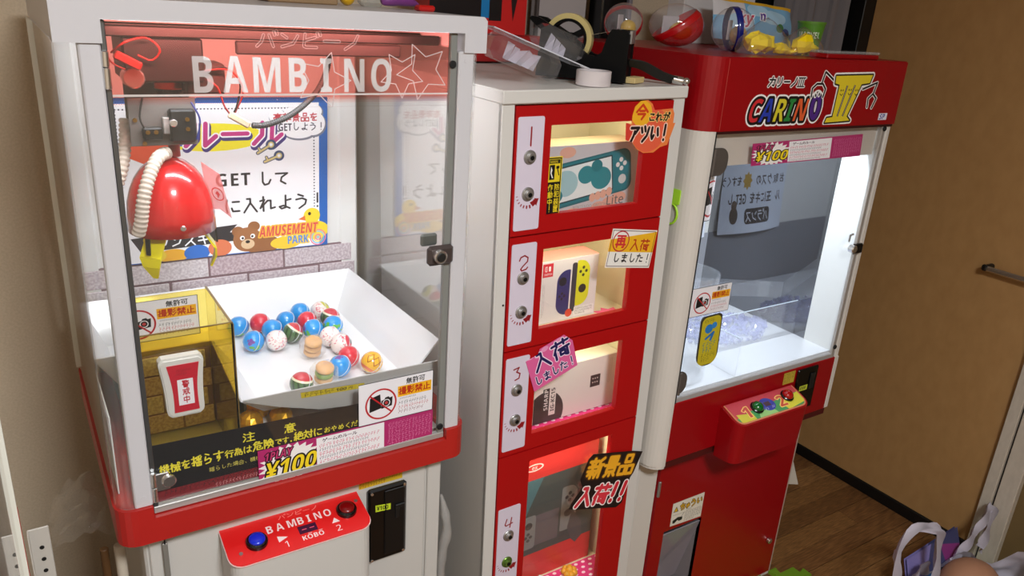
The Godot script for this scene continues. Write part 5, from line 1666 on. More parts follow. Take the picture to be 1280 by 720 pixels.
func locker_stickers(d, i: int):
	match i:
		0:
			# round flame-coloured sticker
			var cv := Canvas.new(480, 384, rgb8(236, 128, 66))
			cv.disc(230, 210, 170, 168, rgb8(230, 96, 66))
			cv.disc(140, 96, 96, 92, rgb8(240, 176, 40))
			jp(cv, "今", 82, 26, 118, rgb8(204, 60, 30), 0.15)
			jp(cv, "これが", 206, 88, 70, rgb8(30, 22, 22), 0.15, 5.0, rgb8(246, 206, 120))
			cv.poly([Vector2(0, 150), Vector2(80, 200), Vector2(40, 300), Vector2(10, 290)], rgb8(214, 60, 50))
			jp(cv, "アツい！", 40, 174, 132, rgb8(34, 24, 26), 0.16, 9.0, rgb8(248, 206, 186), false, 0.72, 0.06)
			var pl := PackedVector2Array([Vector2(-0.064, 0.008), Vector2(-0.050, 0.006), Vector2(-0.050, 0.022), Vector2(-0.046, 0.038), Vector2(-0.034, 0.048), Vector2(-0.016, 0.050), Vector2(-0.004, 0.043), Vector2(0.004, 0.031), Vector2(0.050, 0.034), Vector2(0.056, 0.024), Vector2(0.056, 0.006), Vector2(0.062, 0.006), Vector2(0.048, -0.036), Vector2(0.030, -0.040), Vector2(0.014, -0.050), Vector2(-0.012, -0.050), Vector2(-0.030, -0.042), Vector2(-0.044, -0.028), Vector2(-0.060, -0.024)])
			sticker_at(d, "hot_item_sticker", pl, spin_xf(1.066, 1.384, -1.5), printed("sticker_hot", cv.texture()), "round orange sticker reading hot right now")
			cv = Canvas.new(128, 384, rgb8(232, 204, 40))
			cv.rect(6, 6, 116, 372, rgb8(22, 20, 20))
			cv.rect(14, 14, 100, 150, rgb8(228, 200, 40))
			cv.rect(18, 18, 92, 26, rgb8(22, 20, 20))
			lat(cv, "WARNING", 24, 40, 16, rgb8(228, 200, 40), true, 0.62)
			cv.rect(22, 52, 44, 96, rgb8(22, 20, 20))
			cv.poly([Vector2(34, 60), Vector2(46, 86), Vector2(40, 104), Vector2(56, 138), Vector2(46, 138), Vector2(30, 104)], rgb8(240, 236, 230))
			cv.rect(78, 60, 26, 18, rgb8(22, 20, 20))
			cv.line(Vector2(90, 80), Vector2(104, 120), 8, rgb8(22, 20, 20))
			jp(cv, "防犯装置", 70, 176, 46, rgb8(228, 200, 40), 0.12, 0.0, Color.BLACK, true)
			jp(cv, "作動中！", 16, 176, 46, rgb8(228, 200, 40), 0.12, 0.0, Color.BLACK, true)
			sheet(d, "security_sticker", printed("sticker_security", cv.texture()), 0.8325, 0.8655, 1.2315, 1.3395, -1.1212, "black and yellow security warning sticker")
		1:
			var cv := Canvas.new(384, 256, rgb8(238, 232, 224))
			cv.poly([Vector2(0, 70), Vector2(384, 10), Vector2(384, 150), Vector2(0, 150)], rgb8(236, 178, 36))
			cv.path([Vector2(10, 10), Vector2(374, 10), Vector2(374, 246), Vector2(10, 246)], 4, rgb8(80, 40, 40), true)
			cv.ring(88, 80, 70, 8, rgb8(180, 30, 50))
			jp(cv, "再", 44, 34, 90, rgb8(206, 44, 54), 0.14)
			jp(cv, "入荷", 172, 58, 84, rgb8(178, 40, 30), 0.11)
			jp(cv, "しました！", 46, 158, 66, rgb8(40, 32, 34), 0.12)
			sticker_at(d, "restock_sticker", PackedVector2Array([Vector2(-0.060, -0.040), Vector2(0.060, -0.040), Vector2(0.060, 0.040), Vector2(-0.060, 0.040)]), spin_xf(1.0495, 1.141, -8.5), printed("sticker_restock", cv.texture()), "yellow and white restocked sticker")
		2:
			var pk := rgb8(222, 96, 152)
			var cv := Canvas.new(384, 288, pk)
			for k in 6: cv.disc(40 + k * 60, 20 + (k % 2) * 20, 30, 18, rgb8(236, 150, 190))
			jp(cv, "入荷", 40, 14, 150, rgb8(34, 30, 84), 0.13, 7.0, rgb8(246, 220, 236), false, 1.05)
			jp(cv, "しました！", 20, 186, 78, rgb8(34, 30, 84), 0.13, 5.0, rgb8(246, 220, 236), false, 0.9)
			sticker_at(d, "arrival_sticker", PackedVector2Array([Vector2(-0.056, -0.042), Vector2(0.054, -0.042), Vector2(0.056, 0.020), Vector2(0.040, 0.043), Vector2(-0.020, 0.043), Vector2(-0.026, 0.034), Vector2(-0.056, 0.034)]), spin_xf(0.8705, 0.9300, 19.0, -1.1138), printed("sticker_arrival", cv.texture()), "pink new arrival sticker, tilted")
		3:
			var cv := Canvas.new(460, 384, rgb8(26, 20, 22))
			jp(cv, "新景品", 52, 24, 140, rgb8(240, 172, 40), 0.15, 9.0, rgb8(80, 46, 20), false, 0.86, 0.1)
			jp(cv, "入荷", 28, 206, 140, rgb8(216, 52, 66), 0.16, 8.0, rgb8(250, 236, 232), false, 0.88, 0.1)
			jp(cv, "！！", 270, 206, 140, rgb8(208, 38, 54), 0.2, 8.0, rgb8(250, 236, 232), false, 0.5, 0.16)
			var pl := PackedVector2Array([Vector2(-0.078, 0.010), Vector2(-0.070, 0.060), Vector2(-0.060, 0.072), Vector2(0.060, 0.070), Vector2(0.092, 0.066), Vector2(0.082, 0.012), Vector2(0.076, 0.000), Vector2(0.072, -0.066), Vector2(0.058, -0.076), Vector2(-0.060, -0.066), Vector2(-0.088, -0.062), Vector2(-0.086, -0.050), Vector2(-0.066, -0.010)])
			sticker_at(d, "new_prize_sticker", pl, spin_xf(1.0455, 0.592, -12.0, -1.1138), printed("sticker_new_prize", cv.texture()), "gold and red new prize sticker")

# ------------------------------------------------------------------ prizes inside the locker
func carton(called: String, label: String, x0: float, x1: float, y0: float, y1: float, z0: float, z1: float, side: Color, tex: Texture2D, turn := 0.0):
	var t = thing(called, label, "box", Vector3.ZERO, "boxed prizes in the locker")
	var c := Vector3((x0 + x1) * 0.5, y0, (z0 + z1) * 0.5)
	t.transform = locker_xf() * Transform3D(Basis(Vector3.UP, turn), c)
	var h := Vector3(x1 - x0, y1 - y0, z1 - z0)
	var s := S()
	box(s, Vector3(0, h.y * 0.5, 0), h, 0.0012)
	part(t, "carton", s, mat("side_" + called, side, 0.5))
	var m := printed("front_" + called, tex, false, 0.3)
	sheet(t, "front_print", m, -h.x * 0.5 + 0.001, h.x * 0.5 - 0.001, 0.001, h.y - 0.001, h.z * 0.5 + 0.0001)
	return t

func build_products():
	# handheld console box
	var cv := Canvas.new(640, 320, rgb8(196, 192, 198))
	var teal := rgb8(30, 120, 134)
	for q in [[250, 30], [440, 285], [500, 268], [300, 300], [550, 250]]: cv.disc(q[0], q[1], 42, 24, rgb8(222, 168, 150))
	var cen := Vector2(330, 160)
	var rot := func(p: Vector2): return cen + p.rotated(-0.14)
	var outline := []
	for p in rrect(-280, 280, -98, 98, 44, 6): outline.append(rot.call(p))
	cv.poly(outline, rgb8(24, 100, 112))
	outline = []
	for p in rrect(-272, 272, -92, 90, 40, 6): outline.append(rot.call(p))
	cv.poly(outline, teal)
	var scr := []
	for p in rrect(-176, 176, -82, 78, 4, 2): scr.append(rot.call(p))
	cv.poly(scr, rgb8(20, 60, 70))
	scr = []
	for p in rrect(-170, 170, -76, 72, 2, 2): scr.append(rot.call(p))
	cv.poly(scr, rgb8(226, 232, 234))
	for q in [[-80, -6, 64], [30, -22, 44], [110, 10, 56], [-130, 40, 30], [90, -50, 30]]:
		var p: Vector2 = rot.call(Vector2(q[0], q[1]))
		cv.disc(p.x, p.y, q[2], q[2] * 0.9, [rgb8(24, 118, 130), rgb8(160, 196, 204), rgb8(40, 132, 144)][int(q[2]) % 3])
	for q in [[225, -50], [205, -30], [245, -30], [225, -10]]:
		var p: Vector2 = rot.call(Vector2(q[0], q[1]))
		cv.disc(p.x, p.y, 11, 11, rgb8(220, 222, 222))
	var pj: Vector2 = rot.call(Vector2(228, 40))
	cv.disc(pj.x, pj.y, 22, 22, rgb8(200, 204, 204))
	pj = rot.call(Vector2(-228, -30))
	cv.disc(pj.x, pj.y, 22, 22, rgb8(200, 204, 204))
	for q in [[400, 250], [430, 244], [460, 238], [492, 230]]: cv.disc(q[0], q[1] - 10, 17, 20, rgb8(224, 170, 150))
	lat(cv, "NINTENDO SWITCH", 296, 284, 15, rgb8(150, 148, 150), false, 1.0)
	lat(cv, "Lite", 478, 282, 42, rgb8(96, 96, 100), false, 1.1)
	carton("handheld_console_box", "grey box with a turquoise handheld console on it behind locker door one", 0.800, 1.090, 1.2036, 1.348, -1.235, -1.170, Color(0.72, 0.62, 0.50), cv.texture())
	# pair of controllers box
	cv = Canvas.new(384, 360, rgb8(222, 216, 216))
	cv.rect(8, 12, 68, 76, rgb8(206, 44, 60))
	cv.path([Vector2(34, 28), Vector2(24, 30), Vector2(24, 54), Vector2(34, 56), Vector2(34, 28)], 4, rgb8(240, 230, 230))
	cv.rect(46, 28, 14, 28, rgb8(240, 230, 230))
	lat(cv, "SWITCH", 18, 78, 11, rgb8(240, 230, 230), true, 0.9)
	fine_print(cv, 12, 130, 20, 14, 14, rgb8(150, 146, 150), 0.5)
	cv.poly(Array(rrect4(108, 196, 64, 330, [70, 8, 8, 70], 8)), rgb8(48, 46, 108))
	cv.disc(146, 130, 26, 26, rgb8(28, 28, 44))
	for q in [[146, 200], [130, 216], [162, 216], [146, 232]]: cv.disc(q[0], q[1], 8, 8, rgb8(28, 28, 44))
	cv.poly(Array(rrect(206, 240, 30, 320, 12, 4)), rgb8(56, 54, 66))
	cv.poly(Array(rrect4(240, 330, 20, 290, [8, 70, 70, 8], 8)), rgb8(214, 214, 40))
	cv.disc(284, 190, 26, 26, rgb8(44, 44, 40))
	for q in [[284, 66], [264, 88], [304, 88], [284, 110]]: cv.disc(q[0], q[1], 9, 9, rgb8(60, 60, 40))
	cv.rect(236, 296, 140, 54, rgb8(236, 232, 232))
	fine_print(cv, 244, 302, 126, 3, 15, rgb8(60, 58, 60))
	cv.disc(200, 324, 24, 24, rgb8(214, 60, 40))
	var t2 = carton("controller_box", "white box showing a blue and a yellow controller behind locker door two", 0.884, 1.030, 0.9756, 1.112, -1.245, -1.190, Color(0.84, 0.50, 0.46), cv.texture())
	var s := S()
	var leaf := PackedVector2Array()
	for i in 16:
		var a := TAU * i / 16.0
		leaf.append(Vector2(1.062 + cos(a) * (0.040 if i % 2 == 0 else 0.026), -1.175 + sin(a) * (0.032 if i % 2 == 0 else 0.02)))
	slab(s, leaf, 0.9756, 0.9766)
	var pc = single("paper_cutout", s, mat("paper_pink", Color(0.90, 0.36, 0.52), 0.7), "pink cut paper lying beside the controller box", "paper")
	pc.transform = locker_xf()
	# white appliance box
	cv = Canvas.new(512, 288, rgb8(226, 218, 212))
	cv.disc(70, 240, 110, 120, rgb8(60, 56, 58))
	cv.rect(0, 150, 60, 138, rgb8(44, 42, 44))
	cv.rect(340, 96, 62, 66, rgb8(62, 50, 52))
	for k in 6: cv.disc(356 + (k % 3) * 14, 116 + int(k / 3.0) * 22, 4, 4, rgb8(220, 210, 206))
	fine_print(cv, 452, 20, 30, 12, 12, rgb8(170, 160, 156), 0.8)
	var side_text := Canvas.new(256, 96, rgb8(226, 218, 212))
	side_text.rect(0, 0, 190, 48, rgb8(50, 47, 49))
	lat(side_text, "SHARP", 40, 38, 28, rgb8(232, 226, 222), true, 1.2)
	lat(side_text, "IG-KC15", 24, 88, 28, rgb8(50, 46, 48), true, 1.1)
	var b3 = carton("appliance_box", "white appliance box with small dark square behind locker door three", 0.880, 1.108, 0.7436, 0.872, -1.245, -1.182, Color(0.85, 0.81, 0.74), cv.texture())
	s = S()
	# print turned on its side along the left edge
	v(s, Vector3(-0.090, 0.015, 0.0324), Vector2(0, 0)); v(s, Vector3(-0.090, 0.105, 0.0324), Vector2(1, 0)); v(s, Vector3(-0.056, 0.105, 0.0324), Vector2(1, 1))
	v(s, Vector3(-0.090, 0.015, 0.0324), Vector2(0, 0)); v(s, Vector3(-0.056, 0.105, 0.0324), Vector2(1, 1)); v(s, Vector3(-0.056, 0.015, 0.0324), Vector2(0, 1))
	part(b3, "maker_print", s, printed("maker_print", side_text.texture()))
	polka_paper(0.7412, -1.190, -1.134, "pink polka dot paper under the white appliance box")
	# big console box behind the lowest door
	cv = Canvas.new(512, 640, rgb8(206, 48, 48))
	cv.rect(0, 120, 512, 380, rgb8(62, 74, 76))
	cv.poly([Vector2(0, 120), Vector2(240, 120), Vector2(150, 320), Vector2(0, 360)], rgb8(70, 110, 120))
	cv.disc(190, 60, 44, 18, rgb8(240, 220, 216))
	cv.disc(190, 60, 36, 12, rgb8(206, 48, 48))
	lat(cv, "ex", 176, 68, 18, rgb8(240, 220, 216), true)
	cv.poly(Array(rrect(150, 214, 300, 470, 14, 4)), rgb8(122, 126, 128))
	cv.poly(Array(rrect(214, 330, 306, 462, 3, 2)), rgb8(96, 92, 98))
	cv.disc(180, 350, 18, 18, rgb8(60, 62, 66))
	for q in [[180, 392], [168, 408], [192, 408], [180, 424]]: cv.disc(q[0], q[1], 8, 8, rgb8(70, 72, 76))
	cv.poly(Array(rrect4(340, 420, 210, 440, [10, 44, 44, 10], 6)), rgb8(126, 130, 130))
	cv.poly([Vector2(400, 340), Vector2(452, 420), Vector2(462, 500), Vector2(430, 530), Vector2(404, 500), Vector2(380, 430)], rgb8(80, 80, 84))
	for q in [[382, 250], [366, 268], [398, 268], [382, 286]]: cv.disc(q[0], q[1], 9, 9, rgb8(60, 62, 64))
	cv.disc(378, 350, 20, 20, rgb8(70, 72, 74))
	var b4 = carton("console_set_box", "red and dark box with grey controllers behind locker door four", 0.800, 1.092, 0.3016, 0.652, -1.290, -1.200, Color(0.74, 0.15, 0.14), cv.texture())
	polka_paper(0.3018, -1.195, -1.134, "pink polka dot paper in front of the lowest console box")
	s = S()
	for k in 7:
		var a := TAU * k / 7.0
		ball(s, Vector3(cos(a) * 0.013, 0.009, sin(a) * 0.013), 0.008, 12)
	ball(s, Vector3(0, 0.013, 0), 0.010, 12)
	var fl = single("yellow_flower", s, mat("flower_yellow", Color(0.86, 0.62, 0.12), 0.4), "small yellow flower ornament in front of the lowest console box", "ornament")
	fl.transform = locker_xf() * Transform3D(Basis.IDENTITY, Vector3(1.010, 0.3024, -1.168))
	s = S()
	box(s, Vector3(0, 0.006, 0), Vector3(0.075, 0.012, 0.045), 0.004)
	var pk = single("sweet_packet", s, mat("packet_pale", Color(0.76, 0.84, 0.90), 0.35), "pale blue packet lying in front of the lowest console box", "packet")
	pk.transform = locker_xf() * Transform3D(Basis(Vector3.UP, 0.4), Vector3(0.915, 0.3024, -1.160))

func polka_paper(y: float, z0: float, z1: float, label: String):
	var cv := Canvas.new(512, 128, rgb8(214, 40, 122))
	for r in 4:
		for k in 17:
			cv.disc(k * 32 + (16 if r % 2 else 0), 16 + r * 32, 8, 8, rgb8(244, 226, 234), 14)
	var s := S()
	var t := locker_xf()
	s.set_smooth_group(-1)
	var a := Vector3(0.765, y + 0.0004, z0)
	var b := Vector3(1.110, y + 0.0004, z0)
	var c := Vector3(1.110, y + 0.0004, z1)
	var d := Vector3(0.765, y + 0.0004, z1)
	quad_sheet(s, a, b, c, d, 0.0004)
	var o = single("polka_paper", s, printed("polka_%d" % int(y * 1000), cv.texture(), false, 0.6), label, "paper")
	o.transform = t

# ------------------------------------------------------------------ the red crane machine on the right
func build_red_machine():
	var t = thing("red_crane_machine", "red crane game with rounded red header, glass front and cream side column", "game machine")
	var red := gloss("machine_red", Color(0.58, 0.012, 0.05), 0.40, 0.12)
	var cream := gloss("column_cream", Color(0.82, 0.79, 0.755), 0.5, 0.2)
	var white := mat("inner_white", Color(0.86, 0.86, 0.85), 0.55)
	var glass := pane("clear_glass", Color(0.9, 0.95, 0.95), 0.008)
	# header
	var s := S()
	slab(s, rrect4(1.165, 1.817, -1.62, -1.100, [0.0, 0.0, 0.002, 0.045], 8), 1.377, 1.5200)
	slab(s, rrect4(1.167, 1.815, -1.618, -1.102, [0.0, 0.0, 0.002, 0.044], 8), 1.5200, 1.5222)
	var hd = part(t, "header", s, red, "red header box with rounded left corner")
	part(hd, "header_seam", bbm(1.2125, 1.2135, 1.379, 1.519, -1.1002, -1.0997), mat("seam_pale", Color(0.72, 0.30, 0.27), 0.5))
	part(hd, "header_lip", bbm(1.206, 1.812, 1.371, 1.3785, -1.112, -1.102), mat("lip_dark", Color(0.20, 0.02, 0.03), 0.5))
	logo(hd)
	# cream column and side
	s = S()
	slab(s, rrect4(1.165, 1.2065, -1.62, -1.101, [0.0, 0.0, 0.004, 0.041], 8), 0.590, 1.377)
	part(t, "corner_column", s, cream, "cream column with rounded outer edge")
	s = S()
	slab(s, rrect4(1.168, 1.205, -1.615, -1.104, [0.0, 0.0, 0.004, 0.039], 8), 0.582, 0.590)
	part(t, "column_foot", s, cream)
	part(t, "door_gasket", bbm(1.2066, 1.2095, 0.757, 1.377, -1.112, -1.1005), mat("rubber_black", Color(0.03, 0.03, 0.03), 0.7))
	# inside
	part(t, "inner_side", bbm(1.207, 1.211, 0.765, 1.377, -1.61, -1.112), white)
	part(t, "inner_back", bbm(1.207, 1.80, 0.765, 1.377, -1.62, -1.605), white)
	part(t, "inner_ceiling", bbm(1.207, 1.80, 1.3715, 1.3768, -1.61, -1.130), white)
	part(t, "play_floor", bbm(1.207, 1.80, 0.755, 0.772, -1.61, -1.118), gloss("play_white", Color(0.88, 0.89, 0.91), 0.3, 0.6))
	part(t, "front_sill", bbm(1.2095, 1.79, 0.7555, 0.7685, -1.118, -1.104, 0.001), mat("sill_grey", Color(0.62, 0.60, 0.59), 0.4))
	part(t, "top_panel", bbm(1.2095, 1.79, 1.300, 1.3768, -1.132, -1.122), mat("panel_cream", Color(0.80, 0.755, 0.71), 0.55))
	part(t, "inner_pillar", bbm(1.786, 1.80, 0.772, 1.3715, -1.20, -1.112), white, "white inner pillar at the right of the glass")
	part(t, "mirror_side", bbm(1.788, 1.80, 0.772, 1.3715, -1.605, -1.20), mat("smoked_mirror", Color(0.50, 0.51, 0.53), 0.03, 1.0), "smoked mirror side wall")
	part(t, "outer_side", bbm(1.80, 1.815, 0.60, 1.377, -1.62, -1.106, 0.002), cream)
	# front glass and its fittings
	var door = part(t, "glass_door", bbm(1.2095, 1.7895, 0.757, 1.3755, -1.109, -1.105), glass, "clear glass door")
	part(door, "edge_strip", bbm(1.779, 1.7900, 0.757, 1.3755, -1.112, -1.1035, 0.001), mat("strip_pale", Color(0.66, 0.63, 0.60), 0.35, 0.3))
	for hy in [1.314, 0.808]:
		s = S()
		prism(s, rrect4(1.2095, 1.2555 if hy > 1 else 1.2365, hy - 0.029, hy + 0.029, [0.0, 0.024, 0.024, 0.0], 7), -1.105, -1.1025)
		part(door, "hinge_plate", s, mat("hinge_grey", Color(0.36, 0.33, 0.31), 0.45, 0.3))
		s = S()
		rod(s, Vector3(1.2105, hy - 0.028, -1.099), Vector3(1.2105, hy + 0.028, -1.099), 0.0038, 12, 0.001)
		part(door, "hinge_barrel", s, mat("hinge_grey"))
	var lk = part(door, "lock_plate", bbm(1.762, 1.797, 1.052, 1.078, -1.105, -1.0945, 0.003), mat("lock_black", Color(0.06, 0.055, 0.055), 0.3, 0.6))
	s = S()
	rod(s, Vector3(1.757, 1.067, -1.106), Vector3(1.757, 1.067, -1.090), 0.0105, 18, 0.002)
	part(lk, "lock_barrel", s, chrome())
	s = S()
	bb(s, 1.758, 1.764, 1.080, 1.100, -1.116, -1.1125, 0.001)
	bb(s, 1.764, 1.774, 1.096, 1.102, -1.116, -1.1125, 0.001)
	part(lk, "lock_hook", s, steel())
	for y in [0.789, 1.366]:
		s = S()
		rod(s, Vector3(1.7835, y, -1.1035), Vector3(1.7835, y, -1.099), 0.006, 14, 0.001)
		part(door, "rubber_stop", s, mat("rubber_black"))
	# light
	s = S()
	rod(s, Vector3(1.29, 1.3655, -1.150), Vector3(1.67, 1.3655, -1.150), 0.0055, 12)
	var g := mat("led_glow", Color(1, 1, 1), 0.4)
	g.emission_enabled = true
	g.emission = Color(0.90, 0.95, 1.0)
	g.emission_energy_multiplier = 1.5
	var lb = part(t, "lamp_tube", s, g, "cool white light tube under the header")
	area_light(lb, "tube_light", Vector3(1.480, 1.3590, -1.152), Vector3(0.0, -0.85, -0.45), Vector2(0.38, 0.02), 0.37, Color(0.90, 0.95, 1.0))
	# lower front
	part(t, "front_panel", bbm(1.2075, 1.797, 0.600, 0.757, -1.16, -1.1015, 0.002), red)
	part(t, "front_panel_edge", bbm(1.797, 1.815, 0.600, 0.757, -1.16, -1.1025, 0.002), cream)
	part(t, "underside", bbm(1.2075, 1.815, 0.575, 0.600, -1.62, -1.11, 0.002), mat("under_dark", Color(0.30, 0.03, 0.035), 0.5))
	lower_cabinet(t, red, cream)
	red_controls(t, red)
	red_prints(t)
	red_inside(t)

func logo(hd):
	var k := 2200.0
	var cv := Canvas.new(1024, 282, Color(0.62, 0.04, 0.05, 0.0))
	var wt := rgb8(244, 240, 236)
	var bk := rgb8(22, 18, 20)
	jp(cv, "カリーノ", 124, 60, 46, bk, 0.15, 4.5, wt, false, 1.0, 0.12)
	for pas in 2:
		for i in 3: cv.line(Vector2(324 + i * 13, 70), Vector2(320 + i * 13, 100), 6 if pas else 15, bk if pas else wt)
		cv.line(Vector2(316, 66), Vector2(362, 66), 5 if pas else 14, bk if pas else wt)
		cv.line(Vector2(312, 104), Vector2(358, 104), 5 if pas else 14, bk if pas else wt)
	var cols := [rgb8(206, 44, 50), rgb8(40, 60, 170), rgb8(214, 200, 50), rgb8(40, 130, 60), rgb8(226, 96, 50)]
	var wid := [0.84, 0.82, 0.86, 0.9, 0.84]
	for pas in 3:
		var x := 26.0
		for i in 5:
			var ch := "CARIN"[i]
			var gph := contours_of(ch, true)
			if pas == 0: lat(cv, ch, x, 258, 100, wt, true, wid[i], 0.22, 20.0, wt)
			elif pas == 1: lat(cv, ch, x, 258, 100, bk, true, wid[i], 0.22, 12.0, bk)
			else: lat(cv, ch, x, 258, 100, cols[i], true, wid[i], 0.22)
			x += gph["a"] * wid[i] * 100 + 3
	# purple ring letter with eyes, carried by a claw
	var ox := 462.0
	for q in [[52, 78, wt], [44, 70, bk], [37, 62, rgb8(78, 40, 128)], [12, 34, bk], [7, 26, rgb8(220, 210, 220)]]:
		cv.disc(ox, 196, q[0], q[1], q[2])
	for pas in [[18.0, wt], [9.0, bk]]:
		cv.path([Vector2(420, 150), Vector2(418, 112), Vector2(444, 92), Vector2(484, 92), Vector2(508, 116), Vector2(500, 152)], pas[0], pas[1])
		cv.path([Vector2(474, 92), Vector2(488, 38), Vector2(560, 78)], pas[0], pas[1])
	for q in [[446, 142], [470, 138]]:
		cv.disc(q[0], q[1], 11, 15, wt)
		cv.disc(q[0] + 2, q[1] + 2, 5, 8, bk)
	# three yellow columns
	var L := [Vector2(566, 56), Vector2(834, 50), Vector2(822, 88), Vector2(762, 94), Vector2(700, 246), Vector2(728, 266), Vector2(548, 272), Vector2(556, 250), Vector2(596, 246), Vector2(602, 96), Vector2(570, 90)]
	cv.path(L, 30, wt, true)
	cv.poly(L, wt)
	cv.path(L, 14, bk, true)
	cv.poly(L, rgb8(228, 204, 44))
	for a in [[Vector2(660, 100), Vector2(630, 244)], [Vector2(716, 98), Vector2(668, 244)]]:
		cv.line(a[0], a[1], 11, bk, false)
		cv.line(a[0], a[1], 4, rgb8(190, 180, 170), false)
	for q in [[628, 122], [686, 120], [736, 122]]:
		cv.disc(q[0] - 7, q[1], 3, 5, bk)
		cv.disc(q[0] + 7, q[1], 3, 5, bk)
		cv.path([Vector2(q[0] - 10, q[1] + 16), Vector2(q[0], q[1] + 24), Vector2(q[0] + 10, q[1] + 16)], 3, bk)
	for pas in [[18.0, wt], [9.0, bk]]:
		cv.path([Vector2(780, 116), Vector2(880, 86), Vector2(868, 136)], pas[0], pas[1])
		cv.path([Vector2(840, 204), Vector2(834, 162), Vector2(864, 140), Vector2(896, 162), Vector2(876, 208)], pas[0], pas[1])
	cv.path([Vector2(420, 262), Vector2(434, 274)], 4, bk)
	cv.path([Vector2(496, 274), Vector2(512, 260)], 4, bk)
	# small maker mark at the lower right
	cv.rect(948, 236, 66, 34, rgb8(230, 226, 236))
	lat(cv, "SP", 954, 266, 26, rgb8(50, 60, 150), true, 1.0, 0.2)
	sheet(hd, "logo", printed("machine_logo", cv.texture(), true, 0.35), 1.272, 1.782, 1.382, 1.5145, -1.0999, "colourful CARINO lettering with a yellow three-column mark")

func lower_cabinet(t, red, cream):
	var s := S()
	bb(s, 1.180, 1.252, 0.0, 0.575, -1.60, -1.158, 0.006)
	bb(s, 1.782, 1.792, 0.0, 0.575, -1.60, -1.157)
	bb(s, 1.215, 1.782, 0.0, 0.02, -1.60, -1.157)
	bb(s, 1.215, 1.782, 0.0, 0.575, -1.60, -1.59)
	part(t, "lower_cabinet", s, cream)
	# red cabinet door with the prize opening cut out
	var ol := PackedVector2Array([Vector2(1.298, 0.06), Vector2(1.436, 0.06), Vector2(1.436, 0.322), Vector2(1.428, 0.332), Vector2(1.306, 0.332), Vector2(1.298, 0.324)])
	s = S()
	var z0 := -1.166
	var z1 := -1.155
	bb(s, 1.254, 1.298, 0.012, 0.572, z0, z1)
	bb(s, 1.436, 1.788, 0.012, 0.572, z0, z1)
	bb(s, 1.298, 1.436, 0.332, 0.572, z0, z1)
	bb(s, 1.298, 1.436, 0.012, 0.06, z0, z1)
	var d = part(t, "cabinet_door", s, red, "red lower door with a grey prize opening")
	s = S()
	bb(s, 1.296, 1.438, 0.055, 0.335, -1.30, -1.296)
	bb(s, 1.294, 1.298, 0.055, 0.335, -1.30, -1.156)
	bb(s, 1.436, 1.440, 0.055, 0.335, -1.30, -1.156)
	bb(s, 1.294, 1.440, 0.332, 0.336, -1.30, -1.156)
	bb(s, 1.294, 1.440, 0.055, 0.060, -1.30, -1.156)
	part(d, "prize_recess", s, mat("recess_grey", Color(0.52, 0.49, 0.50), 0.5))
	s = S()
	panel3(s, [Vector3(1.2985, 0.318, -1.160), Vector3(1.4355, 0.318, -1.160), Vector3(1.4355, 0.10, -1.215), Vector3(1.2985, 0.10, -1.215)], 0.003)
	part(d, "prize_flap", s, pane("flap_grey", Color(0.60, 0.57, 0.60), 0.85), "grey translucent flap")
	part(d, "door_edge", bbm(1.788, 1.7925, 0.012, 0.572, z0, z1 + 0.0005), mat("edge_cream", Color(0.70, 0.60, 0.56), 0.5))
	s = S()
	rod(s, Vector3(1.750, 0.142, z1), Vector3(1.750, 0.142, z1 + 0.012), 0.0085, 16, 0.002)
	part(d, "lock", s, chrome())
	s = S()
	rod(s, Vector3(1.2560, 0.455, z1 + 0.001), Vector3(1.2560, 0.500, z1 + 0.001), 0.004, 10, 0.001)
	part(d, "hinge", s, steel())
	var cv := Canvas.new(320, 208, rgb8(226, 218, 204))
	cv.poly([Vector2(14, 84), Vector2(64, 84), Vector2(40, 34)], rgb8(40, 34, 20))
	cv.poly([Vector2(22, 80), Vector2(56, 80), Vector2(40, 44)], rgb8(232, 186, 40))
	jp(cv, "ちゅうい", 74, 22, 62, rgb8(222, 170, 40), 0.14, 4.0, rgb8(50, 40, 24))
	fine_print(cv, 150, 90, 90, 1, 20, rgb8(40, 36, 36))
	cv.line(Vector2(14, 112), Vector2(306, 112), 2, rgb8(120, 110, 100))
	fine_print(cv, 140, 120, 170, 4, 21, rgb8(60, 54, 54))
	cv.path([Vector2(130, 112), Vector2(108, 140)], 3, rgb8(40, 36, 36))
	cv.poly([Vector2(20, 160), Vector2(70, 140), Vector2(118, 148), Vector2(118, 176), Vector2(84, 180), Vector2(70, 166), Vector2(40, 190), Vector2(20, 186)], rgb8(30, 28, 28))
	var q := S()
	quad_sheet(q, Vector3(1.317, 0.413, z1 + 0.0007), Vector3(1.430, 0.413, z1 + 0.0007), Vector3(1.430, 0.337, z1 + 0.0007), Vector3(1.317, 0.343, z1 + 0.0007))
	part(d, "caution_sticker", q, printed("caution", cv.texture()), "cream caution sticker with a hand picture")

